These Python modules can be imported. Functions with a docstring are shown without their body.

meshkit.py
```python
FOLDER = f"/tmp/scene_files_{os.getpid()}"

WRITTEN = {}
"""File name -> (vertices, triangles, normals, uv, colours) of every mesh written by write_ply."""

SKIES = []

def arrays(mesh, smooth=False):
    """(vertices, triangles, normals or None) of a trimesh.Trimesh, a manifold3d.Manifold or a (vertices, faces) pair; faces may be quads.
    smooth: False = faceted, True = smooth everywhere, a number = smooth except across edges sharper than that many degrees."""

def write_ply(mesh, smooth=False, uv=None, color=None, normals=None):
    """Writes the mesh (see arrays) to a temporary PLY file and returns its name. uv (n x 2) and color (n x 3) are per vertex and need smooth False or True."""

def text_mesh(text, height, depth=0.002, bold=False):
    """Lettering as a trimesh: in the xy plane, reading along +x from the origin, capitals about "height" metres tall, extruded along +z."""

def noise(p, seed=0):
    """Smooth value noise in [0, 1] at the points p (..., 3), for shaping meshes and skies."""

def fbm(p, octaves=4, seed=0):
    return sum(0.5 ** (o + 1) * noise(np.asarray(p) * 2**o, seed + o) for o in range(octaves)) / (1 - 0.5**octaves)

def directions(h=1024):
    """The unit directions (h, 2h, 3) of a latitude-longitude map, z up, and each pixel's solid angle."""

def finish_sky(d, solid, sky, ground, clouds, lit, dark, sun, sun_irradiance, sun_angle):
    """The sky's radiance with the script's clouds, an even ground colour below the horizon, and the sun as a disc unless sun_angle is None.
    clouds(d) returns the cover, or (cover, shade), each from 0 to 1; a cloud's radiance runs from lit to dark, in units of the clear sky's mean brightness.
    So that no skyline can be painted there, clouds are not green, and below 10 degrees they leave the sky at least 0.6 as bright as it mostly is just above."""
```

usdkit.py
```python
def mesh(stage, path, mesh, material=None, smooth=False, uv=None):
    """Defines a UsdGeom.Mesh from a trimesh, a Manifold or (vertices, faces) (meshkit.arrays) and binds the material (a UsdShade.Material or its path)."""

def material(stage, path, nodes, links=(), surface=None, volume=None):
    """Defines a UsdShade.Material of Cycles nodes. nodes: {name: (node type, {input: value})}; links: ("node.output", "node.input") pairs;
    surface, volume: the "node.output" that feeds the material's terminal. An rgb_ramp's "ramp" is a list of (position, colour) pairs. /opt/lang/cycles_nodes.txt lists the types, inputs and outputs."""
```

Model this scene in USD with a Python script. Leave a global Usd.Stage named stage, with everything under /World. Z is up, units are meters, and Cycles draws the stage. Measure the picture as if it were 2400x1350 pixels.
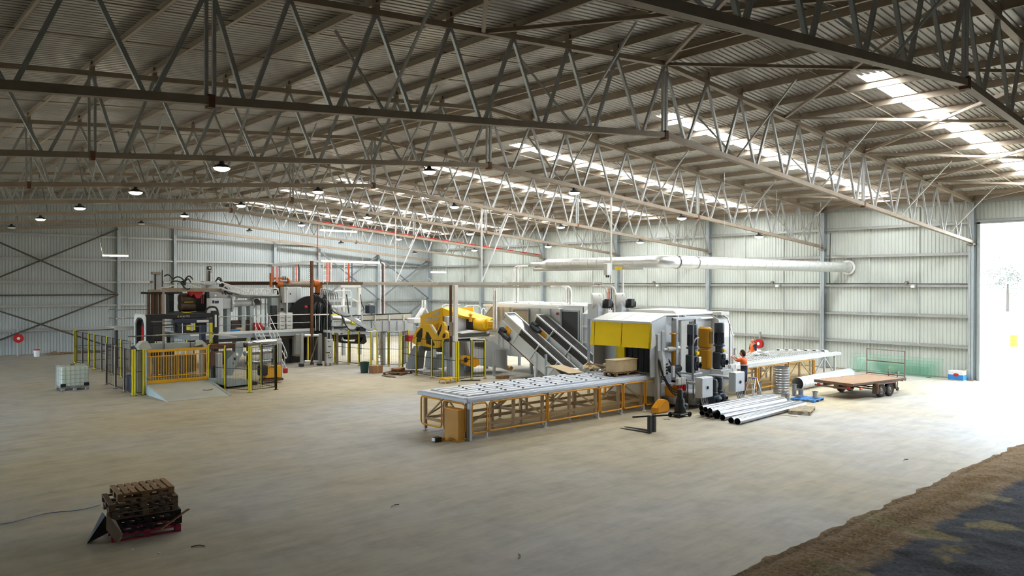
import math, random
import numpy as np
import trimesh
from shapely.geometry import Polygon, box as sbox
from pxr import Usd, UsdGeom, UsdLux, UsdShade, Gf, Sdf
import usdkit, meshkit

stage = Usd.Stage.CreateInMemory()
UsdGeom.SetStageUpAxis(stage, UsdGeom.Tokens.z)
UsdGeom.SetStageMetersPerUnit(stage, 1.0)
stage.SetDefaultPrim(UsdGeom.Xform.Define(stage, '/World').GetPrim())
UsdGeom.Scope.Define(stage, '/World/Looks')
PI = math.pi
# ---------------------------------------------------------------- camera, sky, sun, exposure
CAM = np.array([-44.6225, -13.8646, 5.0]); YAW = math.radians(41.9488); PITCH = math.radians(-0.358); ROLL = math.radians(0.1)
FPX = 1811.34
EXPOSURE = 3.0
SKY = .62
SUN = 6.5
SKYLIGHT = 5.2
fw = np.array([math.sin(YAW)*math.cos(PITCH), math.cos(YAW)*math.cos(PITCH), math.sin(PITCH)])
rt = np.array([math.cos(YAW), -math.sin(YAW), 0.0]); up = np.cross(rt, fw)
rt, up = math.cos(ROLL)*rt + math.sin(ROLL)*up, -math.sin(ROLL)*rt + math.cos(ROLL)*up
cam = UsdGeom.Camera.Define(stage, '/World/camera')
cam.AddTransformOp().Set(Gf.Matrix4d(*rt, 0, *up, 0, *(-fw), 0, *CAM, 1))
cam.CreateHorizontalApertureAttr(36.0); cam.CreateVerticalApertureAttr(36.0*1350/2400)
cam.CreateFocalLengthAttr(36.0*FPX/2400); cam.CreateClippingRangeAttr(Gf.Vec2f(0.1, 2000)); cam.CreateExposureAttr(EXPOSURE)
dome = UsdLux.DomeLight.Define(stage, '/World/sky'); dome.CreateIntensityAttr(SKY); dome.CreateColorAttr(Gf.Vec3f(0.68, 0.84, 1.0))
sun = UsdLux.DistantLight.Define(stage, '/World/sun'); sun.CreateIntensityAttr(SUN); sun.CreateAngleAttr(0.6); sun.CreateColorAttr(Gf.Vec3f(1.0, 0.93, 0.82))
def sun_from(d):
    z = -np.asarray(d, float)/np.linalg.norm(d); z = -z
    x = np.cross([0, 0, 1.0], z); x /= np.linalg.norm(x); y = np.cross(z, x)
    return Gf.Matrix4d(*x, 0, *y, 0, *z, 0, 0, 0, 0, 1)
sun.AddTransformOp().Set(sun_from((-0.55, -0.35, 1.15)))

# ---------------------------------------------------------------- materials
def lin(c):
    if isinstance(c, str): c = [int(c[i:i+2], 16)/255 for i in (0, 2, 4)]
    c = np.asarray(c, float)
    return tuple(np.where(c <= .04045, c/12.92, ((c+.055)/1.055)**2.4))
MATS = {}
def mat(name, col, rough=.5, metal=0.0, var=.12, scale=2.5, bump=0.0, bscale=40, per=0.0, col2=None, coat=0.0):
    """painted or bare surface: colour broken up by noise, a little relief; per = variation from object to object"""
    c = np.array(lin(col)); d = np.array(lin(col2)) if col2 else c*(1-var)
    e = np.clip(c*(1+var*.6), 0, .95) if not col2 else c
    n = {'t': ('texture_coordinate', {}), 'n': ('noise_texture', {'scale': scale, 'detail': 5.0, 'roughness': .6}),
         'r': ('rgb_ramp', {'ramp': [(.3, tuple(d)), (.7, tuple(e))]}),
         'p': ('principled_bsdf', {'roughness': rough, 'metallic': metal, 'coat_weight': coat})}
    l = [('t.object', 'n.vector'), ('n.fac', 'r.fac')]
    out = 'r.color'
    if per:
        n['o'] = ('object_info', {}); n['m'] = ('map_range', {'from_min': 0.0, 'from_max': 1.0, 'to_min': 1-per, 'to_max': 1+per})
        n['x'] = ('vector_math', {'math_type': 'scale'})
        l += [('o.random', 'm.value'), ('r.color', 'x.vector1'), ('m.result', 'x.scale')]; out = 'x.vector'
    l.append((out, 'p.base_color'))
    if bump:
        n['b'] = ('bump', {'strength': bump, 'distance': .02}); n['bn'] = ('noise_texture', {'scale': bscale, 'detail': 4.0})
        l += [('t.object', 'bn.vector'), ('bn.fac', 'b.height'), ('b.normal', 'p.normal')]
    MATS[name] = usdkit.material(stage, '/World/Looks/'+name, n, l, surface='p.BSDF')
def emis(name, col, s):
    MATS[name] = usdkit.material(stage, '/World/Looks/'+name, {'e': ('emission', {'color': lin(col), 'strength': s})}, [], surface='e.emission')
def pane(name, col, rough=.05, clear=.75, tint=(1, 1, 1)):
    """thin sheet: part clear, part glossy/diffuse"""
    MATS[name] = usdkit.material(stage, '/World/Looks/'+name, {
        't': ('transparent_bsdf', {'color': lin(tint)}), 'g': ('principled_bsdf', {'base_color': lin(col), 'roughness': rough}),
        'm': ('mix_closure', {'fac': 1-clear})}, [('t.BSDF', 'm.closure1'), ('g.BSDF', 'm.closure2')], surface='m.closure')

# ---------------------------------------------------------------- meshes: everything is a (vertices, faces) pair
def cat(ms):
    V, F, n = [], [], 0
    for m in ms:
        if isinstance(m, list): m = cat(m)
        v, f = m
        V.append(v); F.append(np.asarray(f)+n); n += len(v)
    return np.vstack(V), np.vstack(F)
BF = np.array([[0,2,1],[0,3,2],[4,5,6],[4,6,7],[0,1,5],[0,5,4],[1,2,6],[1,6,5],[2,3,7],[2,7,6],[3,0,4],[3,4,7]])
def hexa(p):  # 8 corners: bottom 4 (ccw), top 4
    return np.asarray(p, float), BF.copy()
def bx(x0, x1, y0, y1, z0, z1):
    return hexa([(x0,y0,z0),(x1,y0,z0),(x1,y1,z0),(x0,y1,z0),(x0,y0,z1),(x1,y0,z1),(x1,y1,z1),(x0,y1,z1)])
def cbx(x0, x1, y0, y1, z0, z1, c=.02):
    """box with chamfered edges"""
    x0, x1 = min(x0,x1), max(x0,x1); y0, y1 = min(y0,y1), max(y0,y1)
    c = min(c, (x1-x0)*.45, (y1-y0)*.45, (z1-z0)*.45)
    P = []
    for a,b in ((x0,x0+c),(x1,x1-c)):
        for d,e in ((y0,y0+c),(y1,y1-c)):
            for g,h in ((z0,z0+c),(z1,z1-c)):
                P += [(a,e,h),(b,d,h),(b,e,g)]
    m = trimesh.convex.convex_hull(np.array(P)); return np.array(m.vertices), np.array(m.faces)
def hull(P):
    m = trimesh.convex.convex_hull(np.array(P, float)); return np.array(m.vertices), np.array(m.faces)
def frame_of(d, upv=(0,0,1)):
    d = np.asarray(d, float); d = d/np.linalg.norm(d)
    u = np.asarray(upv, float)
    if abs(d@u) > .98*np.linalg.norm(u): u = np.array([0,1.0,0]) if abs(d[1]) < .9 else np.array([1.0,0,0])
    a = np.cross(u, d); a /= np.linalg.norm(a); b = np.cross(d, a)
    return a, b, d
def bar(p, q, w, h=None, upv=(0,0,1)):
    """rectangular bar from p to q: w sideways, h along upv"""
    p, q = np.asarray(p, float), np.asarray(q, float); h = h or w
    a, b, _ = frame_of(q-p, upv); a = a*w/2; b = b*h/2
    return hexa([p-a-b, p+a-b, p+a+b, p-a+b, q-a-b, q+a-b, q+a+b, q-a+b])
def tube(p, q, r, n=10, r2=None, caps=True):
    p, q = np.asarray(p, float), np.asarray(q, float); r2 = r if r2 is None else r2
    a, b, _ = frame_of(q-p); t = np.arange(n)*2*PI/n
    ring = np.cos(t)[:,None]*a+np.sin(t)[:,None]*b
    V = np.vstack([p+r*ring, q+r2*ring]); i = np.arange(n); j = (i+1) % n
    F = np.vstack([np.c_[i,j,n+j], np.c_[i,n+j,n+i]])
    if caps:
        V = np.vstack([V, [p, q]]); F = np.vstack([F, np.c_[j,i,np.full(n,2*n)], np.c_[n+i,n+j,np.full(n,2*n+1)]])
    return V, F
def path(P, r, n=8, caps=True):
    """round tube along a polyline"""
    P = np.asarray(P, float); T = np.gradient(P, axis=0); T /= np.linalg.norm(T, axis=1, keepdims=True)+1e-12
    a = frame_of(T[0])[0]; t = np.arange(n)*2*PI/n; V = []
    R = np.broadcast_to(r, (len(P),))
    for k in range(len(P)):
        a = a-T[k]*(a@T[k]); a /= np.linalg.norm(a); b = np.cross(T[k], a)
        V.append(P[k]+R[k]*(np.cos(t)[:,None]*a+np.sin(t)[:,None]*b))
    m = len(P); V = np.vstack(V); i = np.arange(n); j = (i+1) % n; F = []
    for k in range(m-1): F += [np.c_[k*n+i,k*n+j,(k+1)*n+j], np.c_[k*n+i,(k+1)*n+j,(k+1)*n+i]]
    if caps:
        V = np.vstack([V, [P[0], P[-1]]]); F += [np.c_[j,i,np.full(n,m*n)], np.c_[(m-1)*n+i,(m-1)*n+j,np.full(n,m*n+1)]]
    return V, np.vstack(F)
def fillet(P, r, n=5):
    """polyline with its inner corners rounded to radius r"""
    P = [np.asarray(p, float) for p in P]; out = [P[0]]
    for k in range(1, len(P)-1):
        d0, d1 = P[k-1]-P[k], P[k+1]-P[k]; l0, l1 = np.linalg.norm(d0), np.linalg.norm(d1)
        s = min(r, l0*.45, l1*.45); a, b = P[k]+d0/l0*s, P[k]+d1/l1*s
        out += [(1-t)**2*a+2*t*(1-t)*P[k]+t*t*b for t in np.linspace(0, 1, n)]
    return np.array(out+[P[-1]])
def sag(p, q, drop, n=8):
    p, q = np.asarray(p, float), np.asarray(q, float); t = np.linspace(0, 1, n)[:,None]
    return p+(q-p)*t-np.array([0,0,1.0])*4*drop*t*(1-t)
def lathe(prof, p=(0,0,0), d=(0,0,1), n=20):
    """prof: (radius, height) pairs turned about the axis d through p"""
    p = np.asarray(p, float); a, b, d = frame_of(d); t = np.arange(n)*2*PI/n
    ring = np.cos(t)[:,None]*a+np.sin(t)[:,None]*b
    V = np.vstack([p+d*h+max(r,1e-4)*ring for r, h in prof]); i = np.arange(n); j = (i+1) % n; F = []
    for k in range(len(prof)-1): F += [np.c_[k*n+i,k*n+j,(k+1)*n+j], np.c_[k*n+i,(k+1)*n+j,(k+1)*n+i]]
    return V, np.vstack(F)
def plate(pts, o, a, b, t, holes=()):
    """flat plate: outline pts (2-D) in the plane o + x a + y b, thickness t along a x b (both ways /2)"""
    a, b = np.asarray(a, float), np.asarray(b, float); n = np.cross(a, b); n /= np.linalg.norm(n)
    m = trimesh.creation.extrude_polygon(Polygon(pts, holes) if not isinstance(pts, Polygon) else pts, t, engine='earcut')
    v = np.array(m.vertices); v[:,2] -= t/2
    return np.asarray(o, float)+v[:,:1]*a+v[:,1:2]*b+v[:,2:]*n, np.array(m.faces)
def disc(c, r, n=16):
    return [(c[0]+r*math.cos(t), c[1]+r*math.sin(t)) for t in np.arange(n)*2*PI/n]
def rrect(w, h, r, n=4, c=(0,0)):
    P = []
    for k, (sx, sy) in enumerate([(1,1),(-1,1),(-1,-1),(1,-1)]):
        for t in np.linspace(0, PI/2, n): P.append((c[0]+sx*(w/2-r)+r*math.cos(t+k*PI/2), c[1]+sy*(h/2-r)+r*math.sin(t+k*PI/2)))
    return P
def move(m, d=(0,0,0), rz=0.0, s=1.0):
    v, f = m; c, sn = math.cos(rz), math.sin(rz); v = np.asarray(v)*s
    return v@np.array([[c, sn, 0], [-sn, c, 0], [0, 0, 1.0]])+np.asarray(d, float), f

# ---------------------------------------------------------------- scene objects
COUNT = {}
def numbered(parent, name):
    k = COUNT.get((parent, name), 0); COUNT[(parent, name)] = k+1
    return name if k == 0 else f'{name}_{k:03d}'
class T:
    def __init__(s, path_, prim, loc): s.path, s.prim, s.loc = path_, prim, np.asarray(loc, float)
def keys(prim, label=None, cat_=None, group=None, kind=None):
    for k, v in (('label', label), ('category', cat_), ('group', group), ('kind', kind)):
        if v: prim.SetCustomDataByKey(k, v)
def thing(name, label=None, cat_=None, loc=(0,0,0), rz=0.0, group=None, kind=None):
    p = '/World/'+numbered('/World', name); x = UsdGeom.Xform.Define(stage, p)
    x.AddTranslateOp().Set(Gf.Vec3d(*map(float, loc))); x.AddRotateZOp().Set(math.degrees(rz))
    keys(x.GetPrim(), label, cat_, group, kind)
    return T(p, x.GetPrim(), (0,0,0) if rz else loc)
def part(parent, name, material, *ms, smooth=False, label=None, kind=None):
    """one mesh under parent, its shapes given in the parent's frame of building (world coordinates unless the thing is turned)"""
    v, f = cat(list(ms)); p = parent.path+'/'+numbered(parent.path, name)
    m = usdkit.mesh(stage, p, (v-parent.loc, f), MATS[material], smooth=smooth)
    keys(m.GetPrim(), label, None, None, kind)
    return T(p, m.GetPrim(), parent.loc)
def single(name, material, label, cat_, loc, *ms, smooth=False, group=None, kind=None):
    """a thing that is one mesh"""
    p = '/World/'+numbered('/World', name); v, f = cat(list(ms))
    m = usdkit.mesh(stage, p, (v-np.asarray(loc, float), f), MATS[material], smooth=smooth)
    UsdGeom.Xformable(m).AddTranslateOp().Set(Gf.Vec3d(*map(float, loc)))
    keys(m.GetPrim(), label, cat_, group, kind)
    return T(p, m.GetPrim(), loc)
def dup(src, loc, rz=0.0, label=None, group=None, name=None):
    base = name or src.prim.GetName(); was = src.prim.GetCustomData()
    p = '/World/'+numbered('/World', base); x = UsdGeom.Xform.Define(stage, p)
    x.AddTranslateOp().Set(Gf.Vec3d(*map(float, loc))); x.AddRotateZOp().Set(math.degrees(rz))
    x.GetPrim().GetReferences().AddInternalReference(src.path); x.GetPrim().SetInstanceable(True)
    keys(x.GetPrim(), label or was.get('label'), was.get('category'), group or was.get('group'), was.get('kind'))
    return T(p, x.GetPrim(), (0,0,0))
# where a pixel of the 2400 x 1350 frame meets a plane of the hall: used to take measurements off the photograph
def ray(u, v): return fw+(u-1200)/FPX*rt-(v-675)/FPX*up
def gz(u, v, z=0.0): d = ray(u, v); return CAM+(z-CAM[2])/d[2]*d
def gx(u, v, x): d = ray(u, v); return CAM+(x-CAM[0])/d[0]*d
def gy(u, v, y): d = ray(u, v); return CAM+(y-CAM[1])/d[1]*d
# ================================================================ the hall
D = 7.9634; W2 = 26.175; XR = -26.175; ZB = 9.343; SL = .08335; DT = 2.075
YN, YF = -3*D, 6*D                         # near and far end
def zbot(x): return ZB-SL*abs(x-XR)        # centre line of the trusses' bottom chord
def ztop(x): return zbot(x)+DT             # and of their top chord
def zroof(x): return ztop(x)+.36           # underside of the roof sheets
mat('wall_paint', (.75,.77,.74), .45, 0.0, .05, .6, per=.03)
mat('end_paint', (.66,.68,.68), .4, .1, .05, .6, per=.03)
mat('roof_zinc', (.67,.65,.62), .40, .35, .08, .7, per=.04)
mat('galv', (.66,.66,.65), .42, .45, .10, 4)
mat('galv_dull', (.58,.52,.45), .55, .25, .14, 3)
mat('purlin_zinc', (.64,.58,.51), .5, .3, .10, 2)
mat('dark_steel', (.30,.27,.24), .5, .3, .15, 3)
mat('brace_grey', (.46,.47,.48), .5, .2, .1, 3)
mat('rust_paint', (.42,.26,.15), .7, 0, .3, 8)
mat('red_pipe', (.70,.12,.10), .45)
emis('skylight_glow', (.97,.99,1.0), SKYLIGHT)
# floor: dusty concrete
def floor_mat():
    n = {'t': ('texture_coordinate', {}),
         'n1': ('noise_texture', {'scale': .09, 'detail': 4.0, 'roughness': .55}), 'n2': ('noise_texture', {'scale': 1.1, 'detail': 6.0, 'roughness': .65, 'distortion': .15}),
         'mp': ('mapping', {'scale': (.45, 2.2, 1.0), 'rotation': (0,0,-.45)}), 'n3': ('noise_texture', {'scale': 1.4, 'detail': 5.0, 'roughness': .7}),
         'r1': ('rgb_ramp', {'ramp': [(.38, lin((.70,.69,.67))), (.60, lin((.71,.66,.55)))]}),
         'r2': ('rgb_ramp', {'ramp': [(.30, (.80,.79,.78)), (.55, (1,1,1)), (.75, (1.07,1.06,1.03))]}),
         'r3': ('rgb_ramp', {'ramp': [(.30, (.80,.80,.80)), (.62, (1.06,1.06,1.06))]}),
         'm': ('mix', {'mix_type': 'multiply', 'fac': 1.0}), 'm2': ('mix', {'mix_type': 'multiply', 'fac': .8}),
         'bn': ('noise_texture', {'scale': 9.0, 'detail': 6.0}), 'b': ('bump', {'strength': .06, 'distance': .01}),
         'p': ('principled_bsdf', {'roughness': .6, 'specular_ior_level': .35})}
    MATS['floor'] = usdkit.material(stage, '/World/Looks/floor', n, [('t.object','n1.vector'),('t.object','n2.vector'),('t.object','mp.vector'),('mp.vector','n3.vector'),('n1.fac','r1.fac'),('n2.fac','r2.fac'),('n3.fac','r3.fac'),
        ('r1.color','m.color1'),('r2.color','m.color2'),('m.color','m2.color1'),('r3.color','m2.color2'),('m2.color','p.base_color'),('t.object','bn.vector'),('bn.fac','b.height'),('b.normal','p.normal')], surface='p.BSDF')
floor_mat()
mat('earth', (.50,.42,.31), .9, 0, .3, 2.5, bump=.6, bscale=12)
mat('gravel', (.27,.27,.28), .9, 0, .35, 6, bump=.8, bscale=30)
mat('straw_earth', (.48,.43,.30), .95, 0, .35, 5, bump=.8, bscale=40)
mat('outside_ground', (.62,.55,.44), .9, 0, .15, .2)
# floor slab and the unpaved strip in front of it
YS = -6.62
single('floor', 'floor', None, None, (0,0,0), bx(-52.6, .3, YS, YF+.3, -.2, 0), kind='structure')
def ground_sheet(x0, x1, y0, y1, st, fn):
    X, Y = np.arange(x0, x1+1e-6, st), np.arange(y0, y1+1e-6, st); nx, ny = len(X), len(Y)
    gx_, gy_ = np.meshgrid(X, Y, indexing='ij'); V = np.stack([gx_, gy_, fn(gx_, gy_)], -1).reshape(-1, 3)
    i, j = np.meshgrid(np.arange(nx-1), np.arange(ny-1), indexing='ij'); k = (i*ny+j).ravel()
    return V, np.vstack([np.c_[k, k+ny, k+ny+1], np.c_[k, k+ny+1, k+1]])
def edge_y(x): return YS+.0+.13*(meshkit.fbm(np.stack([x*1.7, x*0, x*0+3], -1), 4)-.5)*2
def earth_z(x, y):
    p = np.stack([x*1.6, y*1.6, x*0], -1)
    z = (meshkit.fbm(p, 5, 3)-.5)*.10
    # tyre lugs pressed in along two runs parallel to the slab edge
    for yc in (-7.05, -7.35):
        s = np.exp(-((y-yc)/.14)**2); z = z-.028*s*(np.sin((x+1.4*(y-yc))*2*PI/.23) > .1)*(x > -36)*(x < -22)
    hump = .045*np.exp(-((y-YS+.55)/.45)**2)
    return -.02+hump+z*np.clip((YS+.1-y)/.25, .15, 1)
# one continuous bank of ground, its colour set by soil type: tan earth along the slab, dark gravel beyond, pale straw patches
def bank_mat():
    n = {'t': ('texture_coordinate', {}), 'sx': ('separate_xyz', {}), 'nz': ('noise_texture', {'scale': .9, 'detail': 5.0, 'roughness': .65}),
         'a': ('math', {'math_type': 'multiply_add', 'value2': 1.1, 'value3': -.55}), 'y': ('math', {'math_type': 'add'}),
         'mr': ('map_range', {'from_min': -8.0, 'from_max': -7.8, 'to_min': 0.0, 'to_max': 1.0, 'clamp': True}),
         'f': ('noise_texture', {'scale': 14.0, 'detail': 6.0, 'roughness': .7}), 'fr': ('rgb_ramp', {'ramp': [(.3, (.45,.45,.45)), (.5, (.9,.9,.9)), (.72, (1.5,1.45,1.35))]}),
         's': ('noise_texture', {'scale': .55, 'detail': 3.0}), 'sr': ('rgb_ramp', {'ramp': [(.60, (0,0,0)), (.65, (1,1,1))]}),
         'm1': ('mix', {'color1': lin((.30,.30,.32)), 'color2': lin((.55,.46,.34))}), 'm2': ('mix', {'color2': lin((.56,.51,.37))}), 'm3': ('mix', {'mix_type': 'multiply', 'fac': 1.0}),
         'b': ('bump', {'strength': .7, 'distance': .03}), 'p': ('principled_bsdf', {'roughness': .95, 'specular_ior_level': .15})}
    MATS['bank'] = usdkit.material(stage, '/World/Looks/bank', n, [('t.object','sx.vector'),('t.object','nz.vector'),('nz.fac','a.value1'),('sx.y','y.value1'),('a.value','y.value2'),('y.value','mr.value'),('mr.result','m1.fac'),
        ('t.object','s.vector'),('s.fac','sr.fac'),('sr.color','m2.fac'),('m1.color','m2.color1'),('t.object','f.vector'),('f.fac','fr.fac'),('m2.color','m3.color1'),('fr.color','m3.color2'),('m3.color','p.base_color'),('f.fac','b.height'),('b.normal','p.normal')], surface='p.BSDF')
bank_mat()
def near_bank():
    v, f = ground_sheet(-47, -12, -16, YS+.12, .055, earth_z)
    e = edge_y(v[:,0]); top = v[:,1] > YS-.05
    v[:,1] = np.where(v[:,1] > YS-.4, YS-.4+(v[:,1]-(YS-.4))*(e+.12-(YS-.4))/(.52), v[:,1])
    v[:,2] = np.where(v[:,1] > YS-.02, .006+.02*np.clip((e+.12-v[:,1])/.2, 0, 1), v[:,2])
    return v, f
single('ground', 'bank', None, None, (0,0,0), near_bank(), smooth=True, kind='structure')
single('ground', 'bank', None, None, (0,0,0), bx(-52.6, -47, YN-.2, YS, -.3, -.03), bx(-12, .3, YN-.2, YS, -.3, -.03), bx(-47, -12, YN-.2, -15.9, -.3, -.03), kind='structure')
single('ground', 'outside_ground', None, None, (0,0,0), bx(-400, 500, -300, 500, -.8, -.32), kind='structure')
single('ground', 'outside_ground', None, None, (0,0,0), bx(.3, 60, -60, 80, -.5, -.02), bx(-112, -52.6, -60, 80, -.5, -.02), kind='structure')

# ---- ribbed sheets
def ribbed(w, L, pitch=.1905, h=.03):
    """profile across w (x), length L (y): pans with trapezoid ribs rising +z"""
    xs = [0.0]; zs = [0.0]; n = max(1, int(round(w/pitch))); p = w/n
    for k in range(n):
        a = k*p
        xs += [a+p*.56, a+p*.66, a+p*.86, a+p*.96]; zs += [0, h, h, 0]
    xs.append(w); zs.append(0.0); xs, zs = np.array(xs), np.array(zs); m = len(xs)
    V = np.vstack([np.c_[xs, np.zeros(m), zs], np.c_[xs, np.full(m, L), zs]]); i = np.arange(m-1)
    return V, np.vstack([np.c_[i, i+1, m+i+1], np.c_[i, m+i+1, m+i]])
def basis(m, o, a, b, c):
    v, f = m; return np.asarray(o, float)+v[:,:1]*np.asarray(a, float)+v[:,1:2]*np.asarray(b, float)+v[:,2:]*np.asarray(c, float), f
SW = .762
def s_thing(name): return thing(name, kind='structure')
# right wall (x = 0 .. 0.15), sheets run upwards, ribs outward
EZ = 9.42
wr = s_thing('wall_right')
n = int((YF)/SW)+1
DOOR_Z = 8.22
for k in range(int(round(YF/SW))+1):
    y0 = YF-(k+1)*SW; y1 = y0+SW
    y0 = max(y0, -.22)
    if y1-y0 > .05: part(wr, 'wall_sheet', 'wall_paint', basis(ribbed(y1-y0, EZ), (.12, y0, 0), (0,1,0), (0,0,1), (1,0,0)))
for k in range(10):
    y0 = -.22-(k+1)*SW; part(wr, 'wall_sheet', 'wall_paint', basis(ribbed(SW, EZ-DOOR_Z), (.12, y0, DOOR_Z), (0,1,0), (0,0,1), (1,0,0)))
for k in range(20):
    y0 = -8.2-(k+1)*SW; part(wr, 'wall_sheet', 'wall_paint', basis(ribbed(SW, EZ), (.12, y0, 0), (0,1,0), (0,0,1), (1,0,0)))
GZ = (8.19, 6.585, 4.92, 3.30, 1.70)
def zgirt(y0, y1, z, x=0.0):   # cold-formed Z girt along y
    return bx(x-.10, x+.11, y0, y1, z-.010, z+.010), bx(x-.105, x-.085, y0, y1, z-.08, z+.01), bx(x+.09, x+.11, y0, y1, z, z+.08)
for b in range(6):
    for z in GZ: part(wr, 'girt', 'galv', *zgirt(b*D+.12, (b+1)*D-.12, z))
    for t in (1/3, 2/3): part(wr, 'girt_bridging', 'wall_paint', bx(.05, .11, (b+t)*D-.02, (b+t)*D+.02, .1, 9.3))
    part(wr, 'base_angle', 'galv_dull', bx(.03, .12, b*D+.12, (b+1)*D-.12, 0, .06))
part(wr, 'girt', 'galv', *zgirt(-7.8, -.12, DOOR_Z+.05)); part(wr, 'eave_girt', 'galv', bx(-.02, .1, -8, YF, 9.2, 9.42))
# far end wall (y = YF), gable
we = s_thing('wall_far')
for k in range(69):
    x1 = .12-k*SW; x0 = x1-SW
    if x1 < -52.4: break
    v, f = basis(ribbed(SW, 1.0), (x0, YF+.12, 0), (1,0,0), (0,0,1), (0,1,0))
    v[:,2] = np.where(v[:,2] > .5, zroof(v[:,0])+.02, 0); part(we, 'wall_sheet', 'end_paint', (v, f))
COLX = (-5.98, -12.01, -16.07, -24.17, -28.17, -38.2, -45.0)
edges = [0.0]+list(COLX)+[-52.3]
for z in (8.33, 6.66, 5.05, 3.38, 1.71):
    for a, b in zip(edges[1:], edges[:-1]):
        if z < 8 or (a < -14 and b > -40): part(we, 'girt', 'galv', bx(a+.12, b-.12, YF-.10, YF+.11, z-.01, z+.01), bx(a+.12, b-.12, YF-.105, YF-.085, z-.09, z+.01), bx(a+.12, b-.12, YF+.09, YF+.11, z, z+.08))
for a, b in zip(edges[1:], edges[:-1]): part(we, 'base_angle', 'galv_dull', bx(a, b, YF+.03, YF+.12, 0, .06))
# left and near walls (behind and beside the viewer), with open doorways on the left
wl = s_thing('wall_left')
XL = -52.47
DOORS_L = [(13.0, 26.0), (35.5, 46.0)]
y = YN
segs = [(YN, DOORS_L[0][0]), (DOORS_L[0][1], DOORS_L[1][0]), (DOORS_L[1][1], YF)]
for a, b in segs: part(wl, 'wall_sheet', 'wall_paint', basis(ribbed(b-a, EZ), (XL, a, 0), (0,1,0), (0,0,1), (-1,0,0)))
for a, b in DOORS_L: part(wl, 'wall_sheet', 'wall_paint', basis(ribbed(b-a, EZ-4.6), (XL, a, 4.6), (0,1,0), (0,0,1), (-1,0,0)))
wn = s_thing('wall_near')
v, f = basis(ribbed(52.6, 1.0), (-52.47, YN, 0), (1,0,0), (0,0,1), (0,-1,0)); v[:,2] = np.where(v[:,2] > .5, zroof(v[:,0]), 0); part(wn, 'wall_sheet', 'wall_paint', (v, f))

# ---- roof: sheets, skylight strips, purlins
ce = s_thing('ceiling')
NODES = [2.15, 4.05, 5.97, 7.88, 9.80, 11.72, 13.23, 15.30, 17.25, 19.2, 21.1, 23.04, 25.0]   # top-chord panel points from the ridge
sky_k = {int((b*D+4.15-YN)/SW) for b in range(-1, 6)}
NS = int((YF-YN)/SW)+1
for k in range(NS):
    y0 = YN+k*SW; w = min(SW, YF+.2-y0)
    for s in (1, -1):
        def run(a, b):
            L = math.hypot(b-a, SL*(b-a)); m = ribbed(w, L)
            return basis(m, (XR+s*a, y0, zroof(XR+s*a)), (0,1,0), np.array([s*(b-a), 0, -SL*(b-a)])/L, (SL*s*0, 0, 1))
        if s == 1 and k in sky_k:
            part(ce, 'roof_sheet', 'roof_zinc', run(0, 5.25)); part(ce, 'skylight', 'skylight_glow', run(5.25, 24.7), label='translucent daylight roof sheet'); part(ce, 'roof_sheet', 'roof_zinc', run(24.7, 26.5))
        else: part(ce, 'roof_sheet', 'roof_zinc', run(0, 26.5))
def zpurlin(x, s, h=.20):
    z = zroof(x)
    return bx(x-.006, x+.006, YN, YF, z-h, z), bx(x-.075*(s > 0), x+.075*(s < 0), YN, YF, z-.008, z-.001), bx(x-.075*(s < 0), x+.075*(s > 0), YN, YF, z-h, z-h+.008)
for s in (1, -1):
    for d in [.30]+NODES+[26.1]: part(ce, 'purlin', 'purlin_zinc', *zpurlin(XR+s*d, s))
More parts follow.
